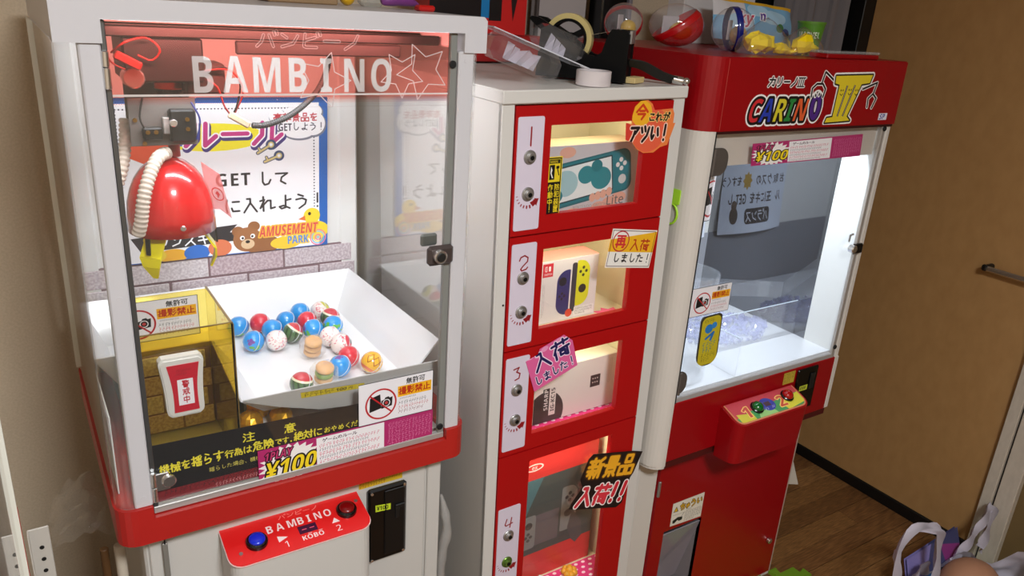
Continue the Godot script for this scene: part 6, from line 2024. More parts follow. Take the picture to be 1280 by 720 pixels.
func red_controls(t, red):
	# control box: rounded front corners, top sloping down
	var s := S()
	var pl := rrect4(1.366, 1.629, -1.1015, -1.034, [0.0, 0.0, 0.025, 0.025], 7)
	var c := Vector3(1.5, 0.64, -1.07)
	var top := []
	var bot := []
	for p in pl:
		var f := (p.y + 1.1015) / 0.0675
		top.append(Vector3(p.x, 0.7130 - 0.026 * f, p.y))
		bot.append(Vector3(p.x + (1.4975 - p.x) * 0.04, 0.574 + 0.006 * f, p.y - 0.004 * f))
	face(s, top, c)
	face(s, bot, c)
	for i in pl.size():
		var j := (i + 1) % pl.size()
		face(s, [top[i], top[j], bot[j], bot[i]], c)
	var cb = part(t, "control_box", s, red, "red control box with two buttons")
	var cv := Canvas.new(640, 176, rgb8(196, 60, 74))
	cv.poly([Vector2(0, 130), Vector2(160, 96), Vector2(260, 120), Vector2(380, 80), Vector2(640, 60), Vector2(640, 176), Vector2(0, 176)], rgb8(70, 150, 86))
	cv.poly([Vector2(430, 110), Vector2(640, 60), Vector2(640, 150), Vector2(460, 176)], rgb8(216, 206, 60))
	cv.poly([Vector2(200, 140), Vector2(330, 110), Vector2(360, 176), Vector2(180, 176)], rgb8(150, 200, 120))
	cv.poly([Vector2(20, 96), Vector2(150, 120), Vector2(150, 176), Vector2(20, 176)], rgb8(206, 196, 60))
	lat(cv, "1", 72, 146, 88, rgb8(200, 70, 60), true, 1.3, 0.1, 7.0, rgb8(246, 206, 110))
	lat(cv, "2", 406, 140, 88, rgb8(206, 80, 60), true, 1.2, 0.1, 7.0, rgb8(246, 206, 110))
	cv.disc(322, 88, 66, 54, rgb8(50, 60, 160))
	cv.rect(296, 66, 54, 36, rgb8(70, 44, 60))
	fine_print(cv, 278, 112, 40, 1, 24, rgb8(236, 230, 240))
	fine_print(cv, 340, 108, 34, 1, 24, rgb8(236, 230, 240))
	var bk := Vector3(1.376, 0.7122, -1.0975)
	var fr := Vector3(1.376, 0.6894, -1.0395)
	var uy := (bk - fr).normalized()
	var dpt := (bk - fr).length()
	var tf := Transform3D(Basis(Vector3.RIGHT, uy, Vector3.RIGHT.cross(uy)), fr)
	s = S()
	prism(s, rrect4(-0.004, 0.247, -0.002, dpt, [0.021, 0.021, 0.0, 0.0]), 0.0, 0.0014, tf)
	part(cb, "panel_border", s, mat("border_gold", Color(0.80, 0.50, 0.36), 0.4))
	s = S()
	prism(s, rrect4(0.0, 0.243, 0.002, dpt, [0.018, 0.018, 0.0, 0.0]), 0.0, 0.0022, tf, Rect2(0, 0, 0.243, dpt))
	var pm := printed("red_control_print", cv.texture(), false, 0.25)
	pm.clearcoat_enabled = true
	pm.clearcoat = 0.8
	part(cb, "control_panel", s, pm, "colourful control panel numbered one and two")
	for b in [[0.082, 0.030, Color(0.02, 0.36, 0.14), "green domed push button"], [0.200, 0.036, Color(0.62, 0.02, 0.035), "red domed push button"]]:
		var xf := tf * Transform3D(Basis(Vector3.RIGHT, PI / 2), Vector3(b[0], b[1], 0.002))
		s = S()
		lathe(s, [Vector2(0.0175, 0.0), Vector2(0.0175, 0.004), Vector2(0.0155, 0.006), Vector2(0.0, 0.006)], 28, xf, true)
		part(cb, "button_collar", s, mat("black_gloss", Color(0.02, 0.02, 0.022), 0.25))
		s = S()
		lathe(s, [Vector2(0.0148, 0.004), Vector2(0.0145, 0.008), Vector2(0.0125, 0.0125), Vector2(0.008, 0.016), Vector2(0.0, 0.0175)], 28, xf)
		part(cb, "push_button", s, gloss("dome_%s" % b[3].left(4), b[2], 0.2, 0.9), b[3])
	# coin unit beside it
	var cu = part(t, "coin_box", bbm(1.640, 1.722, 0.630, 0.752, -1.1015, -1.094, 0.003), mat("black_gloss"), "black coin mechanism")
	part(cu, "coin_slot", bbm(1.690, 1.708, 0.690, 0.735, -1.094, -1.0905, 0.001), mat("coin_grey", Color(0.09, 0.09, 0.09), 0.4))
	cv = Canvas.new(96, 48, rgb8(196, 206, 60))
	lat(cv, "¥100", 6, 38, 28, rgb8(60, 60, 30), true, 0.85)
	s = S()
	quad_sheet(s, Vector3(1.654, 0.7040, -1.0934), Vector3(1.686, 0.7040, -1.0934), Vector3(1.686, 0.6890, -1.0934), Vector3(1.654, 0.6890, -1.0934))
	part(cu, "price_label", s, printed("coin_label_red", cv.texture()), "yellow green price label")
	cv = Canvas.new(128, 96, rgb8(190, 168, 60))
	fine_print(cv, 8, 8, 110, 3, 28, rgb8(70, 56, 24), 0.95)
	s = S()
	quad_sheet(s, Vector3(1.590, 0.7520, -1.1009), Vector3(1.634, 0.7520, -1.1009), Vector3(1.634, 0.7190, -1.1009), Vector3(1.590, 0.7190, -1.1009))
	part(t, "coin_notice", s, printed("coin_notice_red", cv.texture()), "small yellow notice beside the coin slot")

func red_prints(t):
	var s := S()
	quad_sheet(s, Vector3(1.326, 1.3475, -1.1043), Vector3(1.706, 1.3555, -1.1043), Vector3(1.712, 1.3035, -1.1043), Vector3(1.331, 1.2995, -1.1043))
	part(t, "price_strip", s, price_material(), "magenta price strip under the red header")
	sheet(t, "no_photo_sticker", nophoto_material(), 1.212, 1.336, 0.968, 1.036, -1.1044, "white no photography sticker low on the red machine's glass")
	# long rounded price tag
	var cv := Canvas.new(128, 288, rgb8(60, 56, 44))
	for p in [[6, 6, 116, 276, rgb8(196, 178, 40)]]: cv.poly(Array(rrect(p[0], p[0] + p[2], p[1], p[1] + p[3], 30, 5)), p[4])
	cv.disc(52, 74, 24, 26, rgb8(40, 120, 190))
	cv.disc(84, 60, 16, 18, rgb8(50, 130, 200))
	cv.path([Vector2(40, 128), Vector2(84, 100), Vector2(70, 140)], 14, rgb8(40, 110, 180))
	fine_print(cv, 22, 20, 90, 1, 22, rgb8(90, 90, 40), 1.0)
	fine_print(cv, 26, 152, 80, 2, 30, rgb8(50, 120, 150), 1.0)
	fine_print(cv, 24, 216, 84, 2, 26, rgb8(110, 96, 30), 1.0)
	s = S()
	var xf := Transform3D(Basis(Vector3(0, 0, 1), deg_to_rad(2.0)), Vector3(1.288, 0.902, -1.1045))
	prism(s, rrect4(-0.033, 0.033, -0.064, 0.062, [0.028, 0.028, 0.010, 0.010], 6), 0.0, 0.003, xf)
	part(t, "price_tag", s, printed("price_tag", cv.texture()), "yellow price tag with a blue figure, round ends")

func red_inside(t):
	# rule sign on the back wall; the mirror wall shows it reversed
	var cv := Canvas.new(512, 352, rgb8(214, 220, 232))
	jp(cv, "お", 14, 124, 40, rgb8(30, 30, 44), 0.11)
	jp(cv, "取", 66, 124, 40, rgb8(30, 30, 44), 0.11)
	jp(cv, "クスの", 120, 122, 44, rgb8(30, 30, 44), 0.12)
	cv.star(320, 144, 38, rgb8(190, 150, 60), 8, 0.7)
	jp(cv, "をすくう", 366, 124, 38, rgb8(30, 30, 44), 0.12)
	jp(cv, "ル", 30, 192, 46, rgb8(30, 30, 44), 0.12)
	jp(cv, "玉にキを", 110, 192, 46, rgb8(30, 30, 44), 0.12)
	lat(cv, "GET", 320, 236, 40, rgb8(30, 30, 44), true, 0.8)
	jp(cv, "し", 416, 192, 46, rgb8(30, 30, 44), 0.12)
	cv.poly(Array(rrect(120, 330, 256, 318, 20, 5)), rgb8(40, 40, 50))
	jp(cv, "バランス", 134, 264, 46, rgb8(230, 230, 236), 0.12)
	cv.disc(410, 280, 30, 34, rgb8(70, 60, 60))
	cv.disc(410, 240, 20, 20, rgb8(90, 74, 66))
	var s := S()
	# a sheet whose lower edge bows forward
	for i in 10:
		for j in 6:
			var u0 := i / 10.0
			var u1 := (i + 1) / 10.0
			var v0 := j / 6.0
			var v1 := (j + 1) / 6.0
			var P := func(u: float, w: float): return Vector3(1.470 + 0.290 * u, 1.232 - 0.275 * w, -1.6035 + 0.03 * w * w * (0.4 + 0.6 * sin(PI * u)))
			v(s, P.call(u0, v0), Vector2(u0, v0)); v(s, P.call(u1, v0), Vector2(u1, v0)); v(s, P.call(u1, v1), Vector2(u1, v1))
			v(s, P.call(u0, v0), Vector2(u0, v0)); v(s, P.call(u1, v1), Vector2(u1, v1)); v(s, P.call(u0, v1), Vector2(u0, v1))
	part(t, "rule_sign", s, printed("rule_sign", cv.texture()), "pale blue rule sign on the back wall")
	part(t, "lower_back", bbm(1.211, 1.788, 0.772, 0.965, -1.605, -1.602), mat("ledge_grey", Color(0.56, 0.57, 0.60), 0.5))
	# clear divider round the prize opening
	var ac := pane("divider_clear", Color(0.92, 0.95, 1.0), 0.05, 0.6)
	s = S()
	bb(s, 1.420, 1.782, 0.7725, 0.872, -1.2415, -1.2385)
	var dv = part(t, "divider", s, ac, "clear acrylic divider")
	part(dv, "divider_side", bbm(1.4185, 1.4215, 0.7725, 0.872, -1.2385, -1.118), ac)
	s = S()
	bb(s, 1.420, 1.782, 0.872, 0.8735, -1.2415, -1.2385)
	bb(s, 1.4185, 1.4215, 0.872, 0.8735, -1.2385, -1.118)
	part(dv, "divider_edge", s, mat("acrylic_bright", Color(0.80, 0.84, 0.88), 0.3))
	s = S()
	rod(s, Vector3(1.470, 0.855, -1.2385), Vector3(1.470, 0.855, -1.234), 0.004, 10)
	part(dv, "divider_bolt", s, mat("rubber_black"))
	# long sloped acrylic rail towards the back
	s = S()
	panel3(s, [Vector3(1.30, 0.95, -1.44), Vector3(1.785, 0.905, -1.30), Vector3(1.785, 0.860, -1.30), Vector3(1.30, 0.90, -1.44)], 0.003)
	part(t, "acrylic_rail", s, ac, "clear sloping rail")
	# clear drum at the left
	s = S()
	lathe(s, [Vector2(0.066, 0.7725), Vector2(0.066, 1.035), Vector2(0.063, 1.035), Vector2(0.063, 0.7725)], 28, Transform3D(Basis.IDENTITY, Vector3(1.305, 0, -1.20)), true)
	single("acrylic_drum", s, ac, "clear acrylic drum at the left inside the red machine", "drum")
	# heap of clear crystals
	s = S()
	for i in 330:
		var a := rng.randf() * TAU
		var r := sqrt(rng.randf())
		var c := Vector3(1.615 + cos(a) * r * 0.160, 0.778 + rng.randf() * 0.022 * (1.0 - r), -1.345 + sin(a) * r * 0.095)
		if c.z > -1.247 and c.x > 1.412: c.z = -1.25 - rng.randf() * 0.05
		var h := rng.randf_range(0.006, 0.010)
		var b := Basis.from_euler(Vector3(rng.randf() * 3, rng.randf() * 3, rng.randf() * 3)) * Basis.from_scale(Vector3(h, h * 0.8, h))
		var pts := [Vector3.UP, Vector3.DOWN, Vector3.LEFT, Vector3.RIGHT, Vector3.FORWARD, Vector3.BACK]
		for k in 6:
			pts[k] = c + b * pts[k]
			pts[k].y = maxf(pts[k].y, 0.7724)
		for f in [[0, 2, 4], [0, 4, 3], [0, 3, 5], [0, 5, 2], [1, 2, 4], [1, 4, 3], [1, 3, 5], [1, 5, 2]]:
			face(s, [pts[f[0]], pts[f[1]], pts[f[2]]], c)
	single("crystal_heap", s, pane("crystal", Color(0.80, 0.82, 0.97), 0.30, 0.8), "heap of clear plastic crystals on the red machine's white floor", "crystals", "", "stuff")
	# curled notice hanging inside at the left
	s = S()
	for i in 12:
		for j in 4:
			var P := func(u: float, w: float):
				var a := lerpf(-1.2, 1.9, u)
				return Vector3(1.243 + 0.026 * sin(a), 1.292 - 0.112 * w - (0.016 * u if w < 0.1 else 0.0), -1.150 + 0.024 * cos(a))
			var u0 := i / 12.0
			var u1 := (i + 1) / 12.0
			var v0 := j / 4.0
			var v1 := (j + 1) / 4.0
			v(s, P.call(u0, v0), Vector2(u0 * 0.62, v0)); v(s, P.call(u1, v0), Vector2(u1 * 0.62, v0)); v(s, P.call(u1, v1), Vector2(u1 * 0.62, v1))
			v(s, P.call(u0, v0), Vector2(u0 * 0.62, v0)); v(s, P.call(u1, v1), Vector2(u1 * 0.62, v1)); v(s, P.call(u0, v1), Vector2(u0 * 0.62, v1))
	single("curled_notice", s, nophoto_material(), "curled no photography notice inside the red machine at the left", "notice")
	# lime carabiner sticker on the cream column
	s = S()
	prism(s, rrect(-0.026, 0.014, 0.004, 0.036, 0.003), 0.0, 0.004, column_side_xf(1.216))
	var lp = part(t, "lime_tag", s, mat("lime", Color(0.66, 0.86, 0.20), 0.35), "lime green tag on the cream column")
	var ringp := []
	for i in 25:
		var a := TAU * i / 24.0
		ringp.append(column_side_xf(1.216) * Vector3(-0.006 + cos(a) * 0.018, -0.018 + sin(a) * 0.022, 0.002))
	s = S()
	tube(s, ringp, 0.0026, 8)
	part(lp, "tag_loop", s, mat("lime"))

func column_side_xf(y: float) -> Transform3D:
	# on the rounded corner of the cream column, looking out between side and front
	var n := Vector3(-0.99, 0, 0.14).normalized()
	var x := Vector3(0.14, 0, 0.99).normalized()
	return Transform3D(Basis(x, Vector3.UP, n), Vector3(1.1646, y, -1.148))

# ------------------------------------------------------------------ things lying on top of the machines
func build_top_clutter():
	var film := pane("blister_clear", Color(0.90, 0.90, 0.92), 0.03, 0.75)
	var TOP := 1.4662
	# blister pack: clear flange with two bulges
	var t = thing("blister_pack", "empty clear plastic blister pack leaning beside the tape dispenser", "packaging")
	t.transform = Transform3D(Basis.from_euler(Vector3(0.0, -0.25, -0.33)), Vector3(0.796, 1.531, -1.200))
	var s := S()
	bb(s, -0.075, 0.115, -0.001, 0.001, -0.045, 0.045)
	part(t, "flange", s, film)
	s = S()
	box(s, Vector3(0.004, -0.024, 0), Vector3(0.135, 0.046, 0.075), 0.012)
	part(t, "lower_bulge", s, film)
	s = S()
	box(s, Vector3(0.060, 0.022, -0.005), Vector3(0.095, 0.044, 0.068), 0.014)
	part(t, "upper_bulge", s, film)
	s = S()
	for k in 5:
		var x0 := -0.035 + 0.013 * k
		panel3(s, [Vector3(x0, -0.040, 0.02 - 0.008 * (k % 2)), Vector3(x0 + 0.002, -0.010 - 0.004 * (k % 3), 0.012 + 0.008 * (k % 2)), Vector3(x0 + 0.014, -0.012 - 0.003 * (k % 2), 0.02 - 0.006 * (k % 2)), Vector3(x0 + 0.013, -0.041, 0.012 + 0.008 * (k % 2))], 0.0006)
	for k in 3:
		var x0 := 0.045 + 0.013 * k
		panel3(s, [Vector3(x0, 0.004, -0.02 + 0.006 * (k % 2)), Vector3(x0, 0.034 - 0.005 * k, -0.012), Vector3(x0 + 0.013, 0.030 - 0.005 * k, -0.018), Vector3(x0 + 0.013, 0.004, -0.014)], 0.0006)
	part(t, "paper_insert", s, pane("insert_white", Color(0.82, 0.80, 0.86), 0.45))
	var rimp := []
	for p in [[-0.075, -0.045], [0.115, -0.045], [0.115, 0.045], [-0.075, 0.045], [-0.075, -0.045]]: rimp.append(Vector3(p[0], 0, p[1]))
	s = S()
	for k in 4: rod(s, rimp[k], rimp[k + 1], 0.0012, 6)
	part(t, "rim", s, pane("rim_clear", Color(0.92, 0.92, 0.95), 0.55))
	# tape dispenser
	t = thing("tape_dispenser", "black desk tape dispenser with a cream tape roll on the locker", "tape dispenser")
	t.transform = Transform3D(Basis(Vector3.UP, deg_to_rad(-50.0)), Vector3(0.944, TOP, -1.238))
	var black := gloss("dispenser_black", Color(0.035, 0.035, 0.037), 0.5, 0.05)
	black.metallic_specular = 0.2
	var ol := PackedVector2Array([Vector2(-0.075, 0.0), Vector2(0.100, 0.0), Vector2(0.100, 0.086), Vector2(0.094, 0.094), Vector2(0.066, 0.094), Vector2(0.060, 0.086), Vector2(0.050, 0.052), Vector2(0.038, 0.044), Vector2(0.024, 0.046), Vector2(-0.030, 0.082), Vector2(-0.075, 0.106), Vector2(-0.090, 0.108), Vector2(-0.095, 0.103), Vector2(-0.070, 0.084)])
	s = S()
	prism(s, ol, 0.012, 0.022)
	prism(s, ol, -0.040, -0.030)
	bb(s, -0.068, 0.098, 0.001, 0.020, -0.030, 0.012)
	bb(s, 0.064, 0.098, 0.020, 0.092, -0.030, 0.012)
	part(t, "body", s, black)
	s = S()
	rod(s, Vector3(-0.022, 0.070, -0.029), Vector3(-0.022, 0.070, 0.011), 0.012, 20)
	for k in 3:
		var a := TAU * k / 3.0 + 0.5
		box(s, Vector3(0.021, 0, 0), Vector3(0.030, 0.011, 0.030), 0.0, Transform3D(Basis(Vector3(0, 0, 1), a), Vector3(-0.022, 0.070, -0.009)))
	lathe(s, [Vector2(0.037, -0.011), Vector2(0.037, 0.011), Vector2(0.032, 0.011), Vector2(0.032, -0.011), Vector2(0.037, -0.011)], 36, Transform3D(Basis(Vector3.RIGHT, PI / 2), Vector3(-0.022, 0.070, -0.009)), true)
	part(t, "hub", s, black)
	s = S()
	lathe(s, [Vector2(0.0375, -0.010), Vector2(0.0375, 0.010), Vector2(0.047, 0.010), Vector2(0.047, -0.010), Vector2(0.0375, -0.010)], 44, Transform3D(Basis(Vector3.RIGHT, PI / 2), Vector3(-0.022, 0.070, -0.009)), true)
	part(t, "tape_roll", s, mat("tape_cream", Color(0.74, 0.67, 0.44), 0.35), "cream adhesive tape roll")
	s = S()
	panel3(s, [Vector3(0.024, 0.081, -0.018), Vector3(0.024, 0.081, 0.000), Vector3(0.080, 0.0948, 0.000), Vector3(0.080, 0.0948, -0.018)], 0.0004)
	part(t, "tape_strip", s, pane("tape_film", Color(0.85, 0.82, 0.70), 0.35))
	s = S()
	bb(s, 0.097, 0.103, 0.070, 0.094, -0.028, 0.010, 0.001)
	part(t, "cutter", s, steel())
	# white cap
	s = S()
	lathe(s, [Vector2(0, 0.0), Vector2(0.031, 0.0), Vector2(0.032, 0.001), Vector2(0.032, 0.026), Vector2(0.031, 0.027), Vector2(0.029, 0.027), Vector2(0.029, 0.003), Vector2(0, 0.003)], 36, Transform3D.IDENTITY, true)
	single("white_dish", s, gloss("dish_white", Color(0.80, 0.76, 0.76), 0.35, 0.3), "shallow round white plastic dish in front of the tape dispenser", "dish", "", "", Vector3(0.918, 1.4625, -1.150))
	# wood block
	s = S()
	box(s, Vector3(0, 0.006, 0), Vector3(0.045, 0.011, 0.022), 0.001)
	var wb = single("wood_offcut", s, mat("offcut", Color(0.80, 0.70, 0.48), 0.6), "small pale wood block at the foot of the tape dispenser", "block")
	wb.transform = Transform3D(Basis(Vector3.UP, 0.45), Vector3(1.030, 1.4650, -1.165))
	# strap with metal end lying over the lid's edge
	t = thing("wrist_strap", "dark olive strap with a metal buckle hanging over the locker's right edge", "strap")
	s = S()
	var path := curve([Vector3(1.015, 1.502, -1.175), Vector3(1.045, 1.498, -1.165), Vector3(1.080, 1.482, -1.150), Vector3(1.105, 1.4735, -1.135)], 14)
	for i in path.size() - 1:
		var a: Vector3 = path[i]
		var b: Vector3 = path[i + 1]
		var w := Vector3(0, 0.0065, 0.009)
		panel3(s, [a - w, a + w, b + w, b - w], 0.003)
	part(t, "band", s, mat("strap_olive", Color(0.085, 0.075, 0.055), 0.6))
	s = S()
	rod(s, Vector3(1.102, 1.4755, -1.137), Vector3(1.118, 1.4735, -1.122), 0.008, 14, 0.002)
	ball(s, Vector3(1.121, 1.4735, -1.118), 0.0075, 12)
	part(t, "buckle", s, chrome())
	# boxes at the back of the locker top
	s = S()
	box(s, Vector3(0, 0.029, 0), Vector3(0.20, 0.058, 0.07), 0.002)
	single("red_carton", s, mat("carton_red", Color(0.60, 0.05, 0.05), 0.5), "plain red carton under the console box at the back of the locker", "box", "", "", Vector3(0.985, 1.4665, -1.585))
	var cv := Canvas.new(640, 384, rgb8(200, 36, 36))
	cv.rect(0, 0, 330, 384, rgb8(30, 26, 28))
	cv.rect(330, 20, 54, 300, rgb8(28, 120, 180))
	for q in [[346, 60], [364, 80], [346, 100], [364, 140], [350, 200]]: cv.disc(q[0], q[1], 8, 10, rgb8(20, 30, 50))
	cv.rect(384, 20, 84, 310, rgb8(26, 24, 26))
	cv.poly([Vector2(520, 30), Vector2(580, 30), Vector2(572, 240), Vector2(548, 330), Vector2(528, 230)], rgb8(34, 26, 28))
	t = thing("console_box", "red game console box with blue and black print behind the white crane game", "box", Vector3(0.905, 1.525, -1.585))
	s = S()
	box(s, Vector3(0, 0.10, 0), Vector3(0.245, 0.20, 0.07), 0.0015)
	part(t, "carton", s, mat("carton_red"))
	sheet(t, "front_print", printed("console_box_print", cv.texture(), false, 0.3), -0.1215, 0.1215, 0.001, 0.199, 0.0351)
	# on the white machine's lid
	var LID := 1.5717
	s = S()
	box(s, Vector3(0, 0.020, 0), Vector3(0.12, 0.04, 0.07), 0.002)
	single("tan_carton", s, mat("carton_tan", Color(0.58, 0.46, 0.32), 0.7), "tan cardboard box on the white crane game's lid", "box", "", "", Vector3(0.455, LID, -1.40))
	s = S()
	ball(s, Vector3(0, 0.014, 0), 0.014, 20)
	single("yellow_ball", s, gloss("ball_yellow", Color(0.86, 0.66, 0.05), 0.35, 0.6), "small yellow ball on the white crane game's lid", "ball", "", "", Vector3(0.541, LID, -1.39))
	s = S()
	box(s, Vector3(0, 0.012, 0), Vector3(0.045, 0.024, 0.03), 0.007)
	single("clear_case", s, pane("case_clear", Color(0.75, 0.74, 0.70), 0.45), "small clear plastic case beside the yellow ball", "case", "", "", Vector3(0.590, LID, -1.40))
	s = S()
	var pts := []
	for p in [[-0.035, 0.006], [-0.012, 0.012], [0.012, 0.010], [0.036, 0.005]]: pts.append(Vector3(p[0], p[1], 0))
	tube(s, curve(pts, 14), [0.004, 0.007, 0.009, 0.0105, 0.0115, 0.0115, 0.011, 0.0105, 0.010, 0.009, 0.008, 0.007, 0.005, 0.003, 0.001], 12)
	single("purple_toy", s, mat("toy_purple", Color(0.47, 0.22, 0.48), 0.4), "purple fish shaped toy on the white crane game's lid", "toy", "", "", Vector3(0.606, LID + 0.0045, -1.31))
	s = S()
	box(s, Vector3(0, 0.005, 0), Vector3(0.030, 0.010, 0.022), 0.003)
	single("red_clip", s, mat("clip_red", Color(0.75, 0.08, 0.06), 0.4), "small red clip beside the purple toy", "clip", "", "", Vector3(0.634, LID, -1.27))
	red_machine_top()

func capsule(label: String, at: Vector3, r: float, tint: Color, turn: Basis, inner: Color, called_kind: int):
	var t = thing("toy_capsule", label, "toy capsule", at, "toy capsules on the red machine")
	if called_kind == 0: t.basis = Basis(Vector3.UP, -0.64) * Basis.from_scale(Vector3(1.32, 1.0, 1.0))
	var shell := pane("capsule_clear", Color(0.88, 0.88, 0.90), 0.12, 0.6)
	var s := S()
	var up := []
	for i in 9:
		var a := PI / 2 * i / 8.0
		up.append(Vector2(0.0 if i == 0 else r * sin(a), r * cos(a)))
	lathe(s, up, 30, Transform3D(turn, Vector3(0, r, 0)))
	part(t, "clear_half", s, shell)
	s = S()
	var dn := []
	for i in 9:
		var a := PI / 2 + PI / 2 * i / 8.0
		dn.append(Vector2(0.0 if i == 8 else r * sin(a), r * cos(a)))
	lathe(s, dn, 30, Transform3D(turn, Vector3(0, r, 0)))
	part(t, "tinted_half", s, shell if called_kind == 1 else pane("capsule_tint_%d" % int(tint.r * 100), tint, 0.72))
	s = S()
	lathe(s, [Vector2(r * 1.015, -r * 0.15), Vector2(r * 1.02, 0.0), Vector2(r * 1.005, r * 0.15), Vector2(r * 0.985, r * 0.15), Vector2(r * 0.985, -r * 0.15)], 34, Transform3D(turn, Vector3(0, r, 0)))
	part(t, "joint_band", s, gloss("band_%d_%d" % [int(tint.r * 100), int(tint.b * 100)], tint, 0.3, 0.7))
	s = S()
	ball(s, Vector3(r * 0.15, r * 0.75, r * 0.25), r * 0.42, 16)
	part(t, "toy_inside", s, mat("inside_%d" % int(inner.r * 100 + inner.b * 10), inner, 0.4))
	s = S()
	box(s, Vector3(-r * 0.2, r * 0.95, -r * 0.1), Vector3(r * 0.7, r * 0.9, r * 0.06), 0.002, Transform3D(Basis(Vector3.UP, 0.5), Vector3.ZERO))
	part(t, "leaflet", s, mat("leaflet", Color(0.70, 0.66, 0.68), 0.6))

func red_machine_top():
	var T := 1.5224
	capsule("clear capsule with a red joint at the far left on the red machine", Vector3(1.246, T, -1.470), 0.044, Color(0.66, 0.05, 0.07), Basis.from_euler(Vector3(0.9, -0.6, 0.2)), Color(0.82, 0.66, 0.10), 1)
	capsule("red and clear capsule holding a yellow toy, between two other capsules", Vector3(1.320, T, -1.372), 0.047, Color(0.70, 0.05, 0.08), Basis.from_euler(Vector3(0.5, -0.5, 0.6)), Color(0.80, 0.62, 0.08), 0)
	capsule("clear capsule with an upright blue joint on the red machine", Vector3(1.402, T, -1.278), 0.047, Color(0.03, 0.10, 0.44), Basis.from_euler(Vector3(0.1, -0.45, PI / 2 + 0.1)), Color(0.74, 0.56, 0.16), 1)
	# snack bag
	var cv := Canvas.new(512, 256, rgb8(120, 176, 214))
	cv.rect(0, 0, 512, 22, rgb8(222, 170, 40))
	cv.rect(0, 22, 170, 90, rgb8(206, 202, 204))
	for q in [[250, 60, 70, 40], [360, 90, 90, 46], [140, 140, 80, 50]]: cv.disc(q[0], q[1], q[2], q[3], rgb8(170, 208, 232))
	lat(cv, "ky", 120, 150, 70, rgb8(200, 40, 80), true, 0.8, 0.2, 6.0, rgb8(244, 240, 244))
	lat(cv, "n", 250, 120, 60, rgb8(90, 60, 150), true, 0.9, 0.2, 6.0, rgb8(244, 240, 244))
	cv.disc(400, 150, 30, 26, rgb8(60, 120, 70))
	cv.disc(450, 170, 30, 26, rgb8(50, 80, 140))
	var t = thing("snack_bag", "pale blue snack bag with pink lettering lying on the red machine", "snack bag")
	t.transform = Transform3D(Basis.from_euler(Vector3(-0.25, 0.0, -0.06)), Vector3(1.640, T + 0.012, -1.42))
	var s := S()
	var N := 14
	for side in [1.0, -1.0]:
		s.set_smooth_group(1 if side > 0 else 2)
		for i in N:
			for j in 8:
				var P := func(u: float, w: float):
					var bulge := pow(sin(PI * u), 0.5) * pow(sin(PI * clampf(w, 0.02, 0.98)), 0.6)
					return Vector3((u - 0.5) * 0.29, w * 0.10, side * 0.022 * bulge + 0.003 * sin(u * 23.0) * sin(w * 9.0))
				var u0 := float(i) / N
				var u1 := float(i + 1) / N
				var v0 := j / 8.0
				var v1 := (j + 1) / 8.0
				v(s, P.call(u0, v1), Vector2(u0, 1 - v1)); v(s, P.call(u1, v1), Vector2(u1, 1 - v1)); v(s, P.call(u1, v0), Vector2(u1, 1 - v0))
				v(s, P.call(u0, v1), Vector2(u0, 1 - v1)); v(s, P.call(u1, v0), Vector2(u1, 1 - v0)); v(s, P.call(u0, v0), Vector2(u0, 1 - v0))
	s.set_smooth_group(-1)
	part(t, "pouch", s, printed("snack_print", cv.texture(), false, 0.25))
	# clear bag with yellow plastic pieces
	t = thing("bag_of_yellow_pieces", "clear bag of yellow plastic claw pieces on the front of the red machine", "bag", Vector3(1.470, T, -1.195))
	var yel := gloss("piece_yellow", Color(0.95, 0.83, 0.07), 0.35, 0.5)
	for q in [[-0.085, 0.026, 0.038, 0.5], [-0.035, 0.022, 0.030, -0.2], [0.010, 0.014, 0.026, 0.8], [0.062, 0.026, 0.034, 0.3], [0.100, 0.014, 0.028, -0.6], [0.040, 0.008, 0.032, 1.2]]:
		s = S()
		var rows := []
		for j in 6:
			var row := []
			for i in 9:
				var th := TAU * i / 9.0
				var ph := PI * j / 5.0
				var rr := rng.randf_range(0.62, 1.0)
				row.append(Vector3(q[0] + cos(th) * sin(ph) * q[2] * rr * 1.1, maxf(q[1] + cos(ph) * q[1] * rr, 0.0008), 0.012 * sin(q[3] * 5.0) + sin(th) * sin(ph) * q[2] * 0.7 * rr))
			rows.append(row)
		for j in 5:
			for i in 9:
				var i2 := (i + 1) % 9
				face(s, [rows[j][i], rows[j][i2], rows[j + 1][i2]], Vector3(q[0], q[1], 0))
				face(s, [rows[j][i], rows[j + 1][i2], rows[j + 1][i]], Vector3(q[0], q[1], 0))
		part(t, "yellow_piece", s, yel)
	s = S()
	var bagp := [Vector2(0.0, 0.078), Vector2(0.012, 0.070), Vector2(0.030, 0.050), Vector2(0.043, 0.030), Vector2(0.047, 0.010), Vector2(0.045, 0.001)]
	lathe(s, bagp, 18, Transform3D(Basis.from_scale(Vector3(1.65, 0.98, 0.9)), Vector3(-0.055, 0, 0)))
	lathe(s, bagp, 16, Transform3D(Basis.from_scale(Vector3(1.35, 0.80, 0.9)), Vector3(0.070, 0, 0)))
	part(t, "clear_bag", s, pane("bag_clear", Color(0.86, 0.86, 0.88), 0.05, 0.75))
	# green cup
	cv = Canvas.new(256, 128, rgb8(84, 140, 40))
	lat(cv, "MARVEL", 112, 66, 26, rgb8(232, 236, 220), true, 0.56)
	t = thing("green_cup", "small green cup with white capital lettering behind the yellow pieces", "cup", Vector3(1.700, T, -1.30))
	s = S()
	lathe(s, [Vector2(0.033, 0.072), Vector2(0.024, 0.001)], 30, Transform3D.IDENTITY, false, -TAU)
	var gm := printed("cup_print", cv.texture(), false, 0.35)
	part(t, "cup_wall", s, gm)
	s = S()
	lathe(s, [Vector2(0.0, 0.0), Vector2(0.024, 0.0), Vector2(0.024, 0.004)], 30, Transform3D.IDENTITY, true)
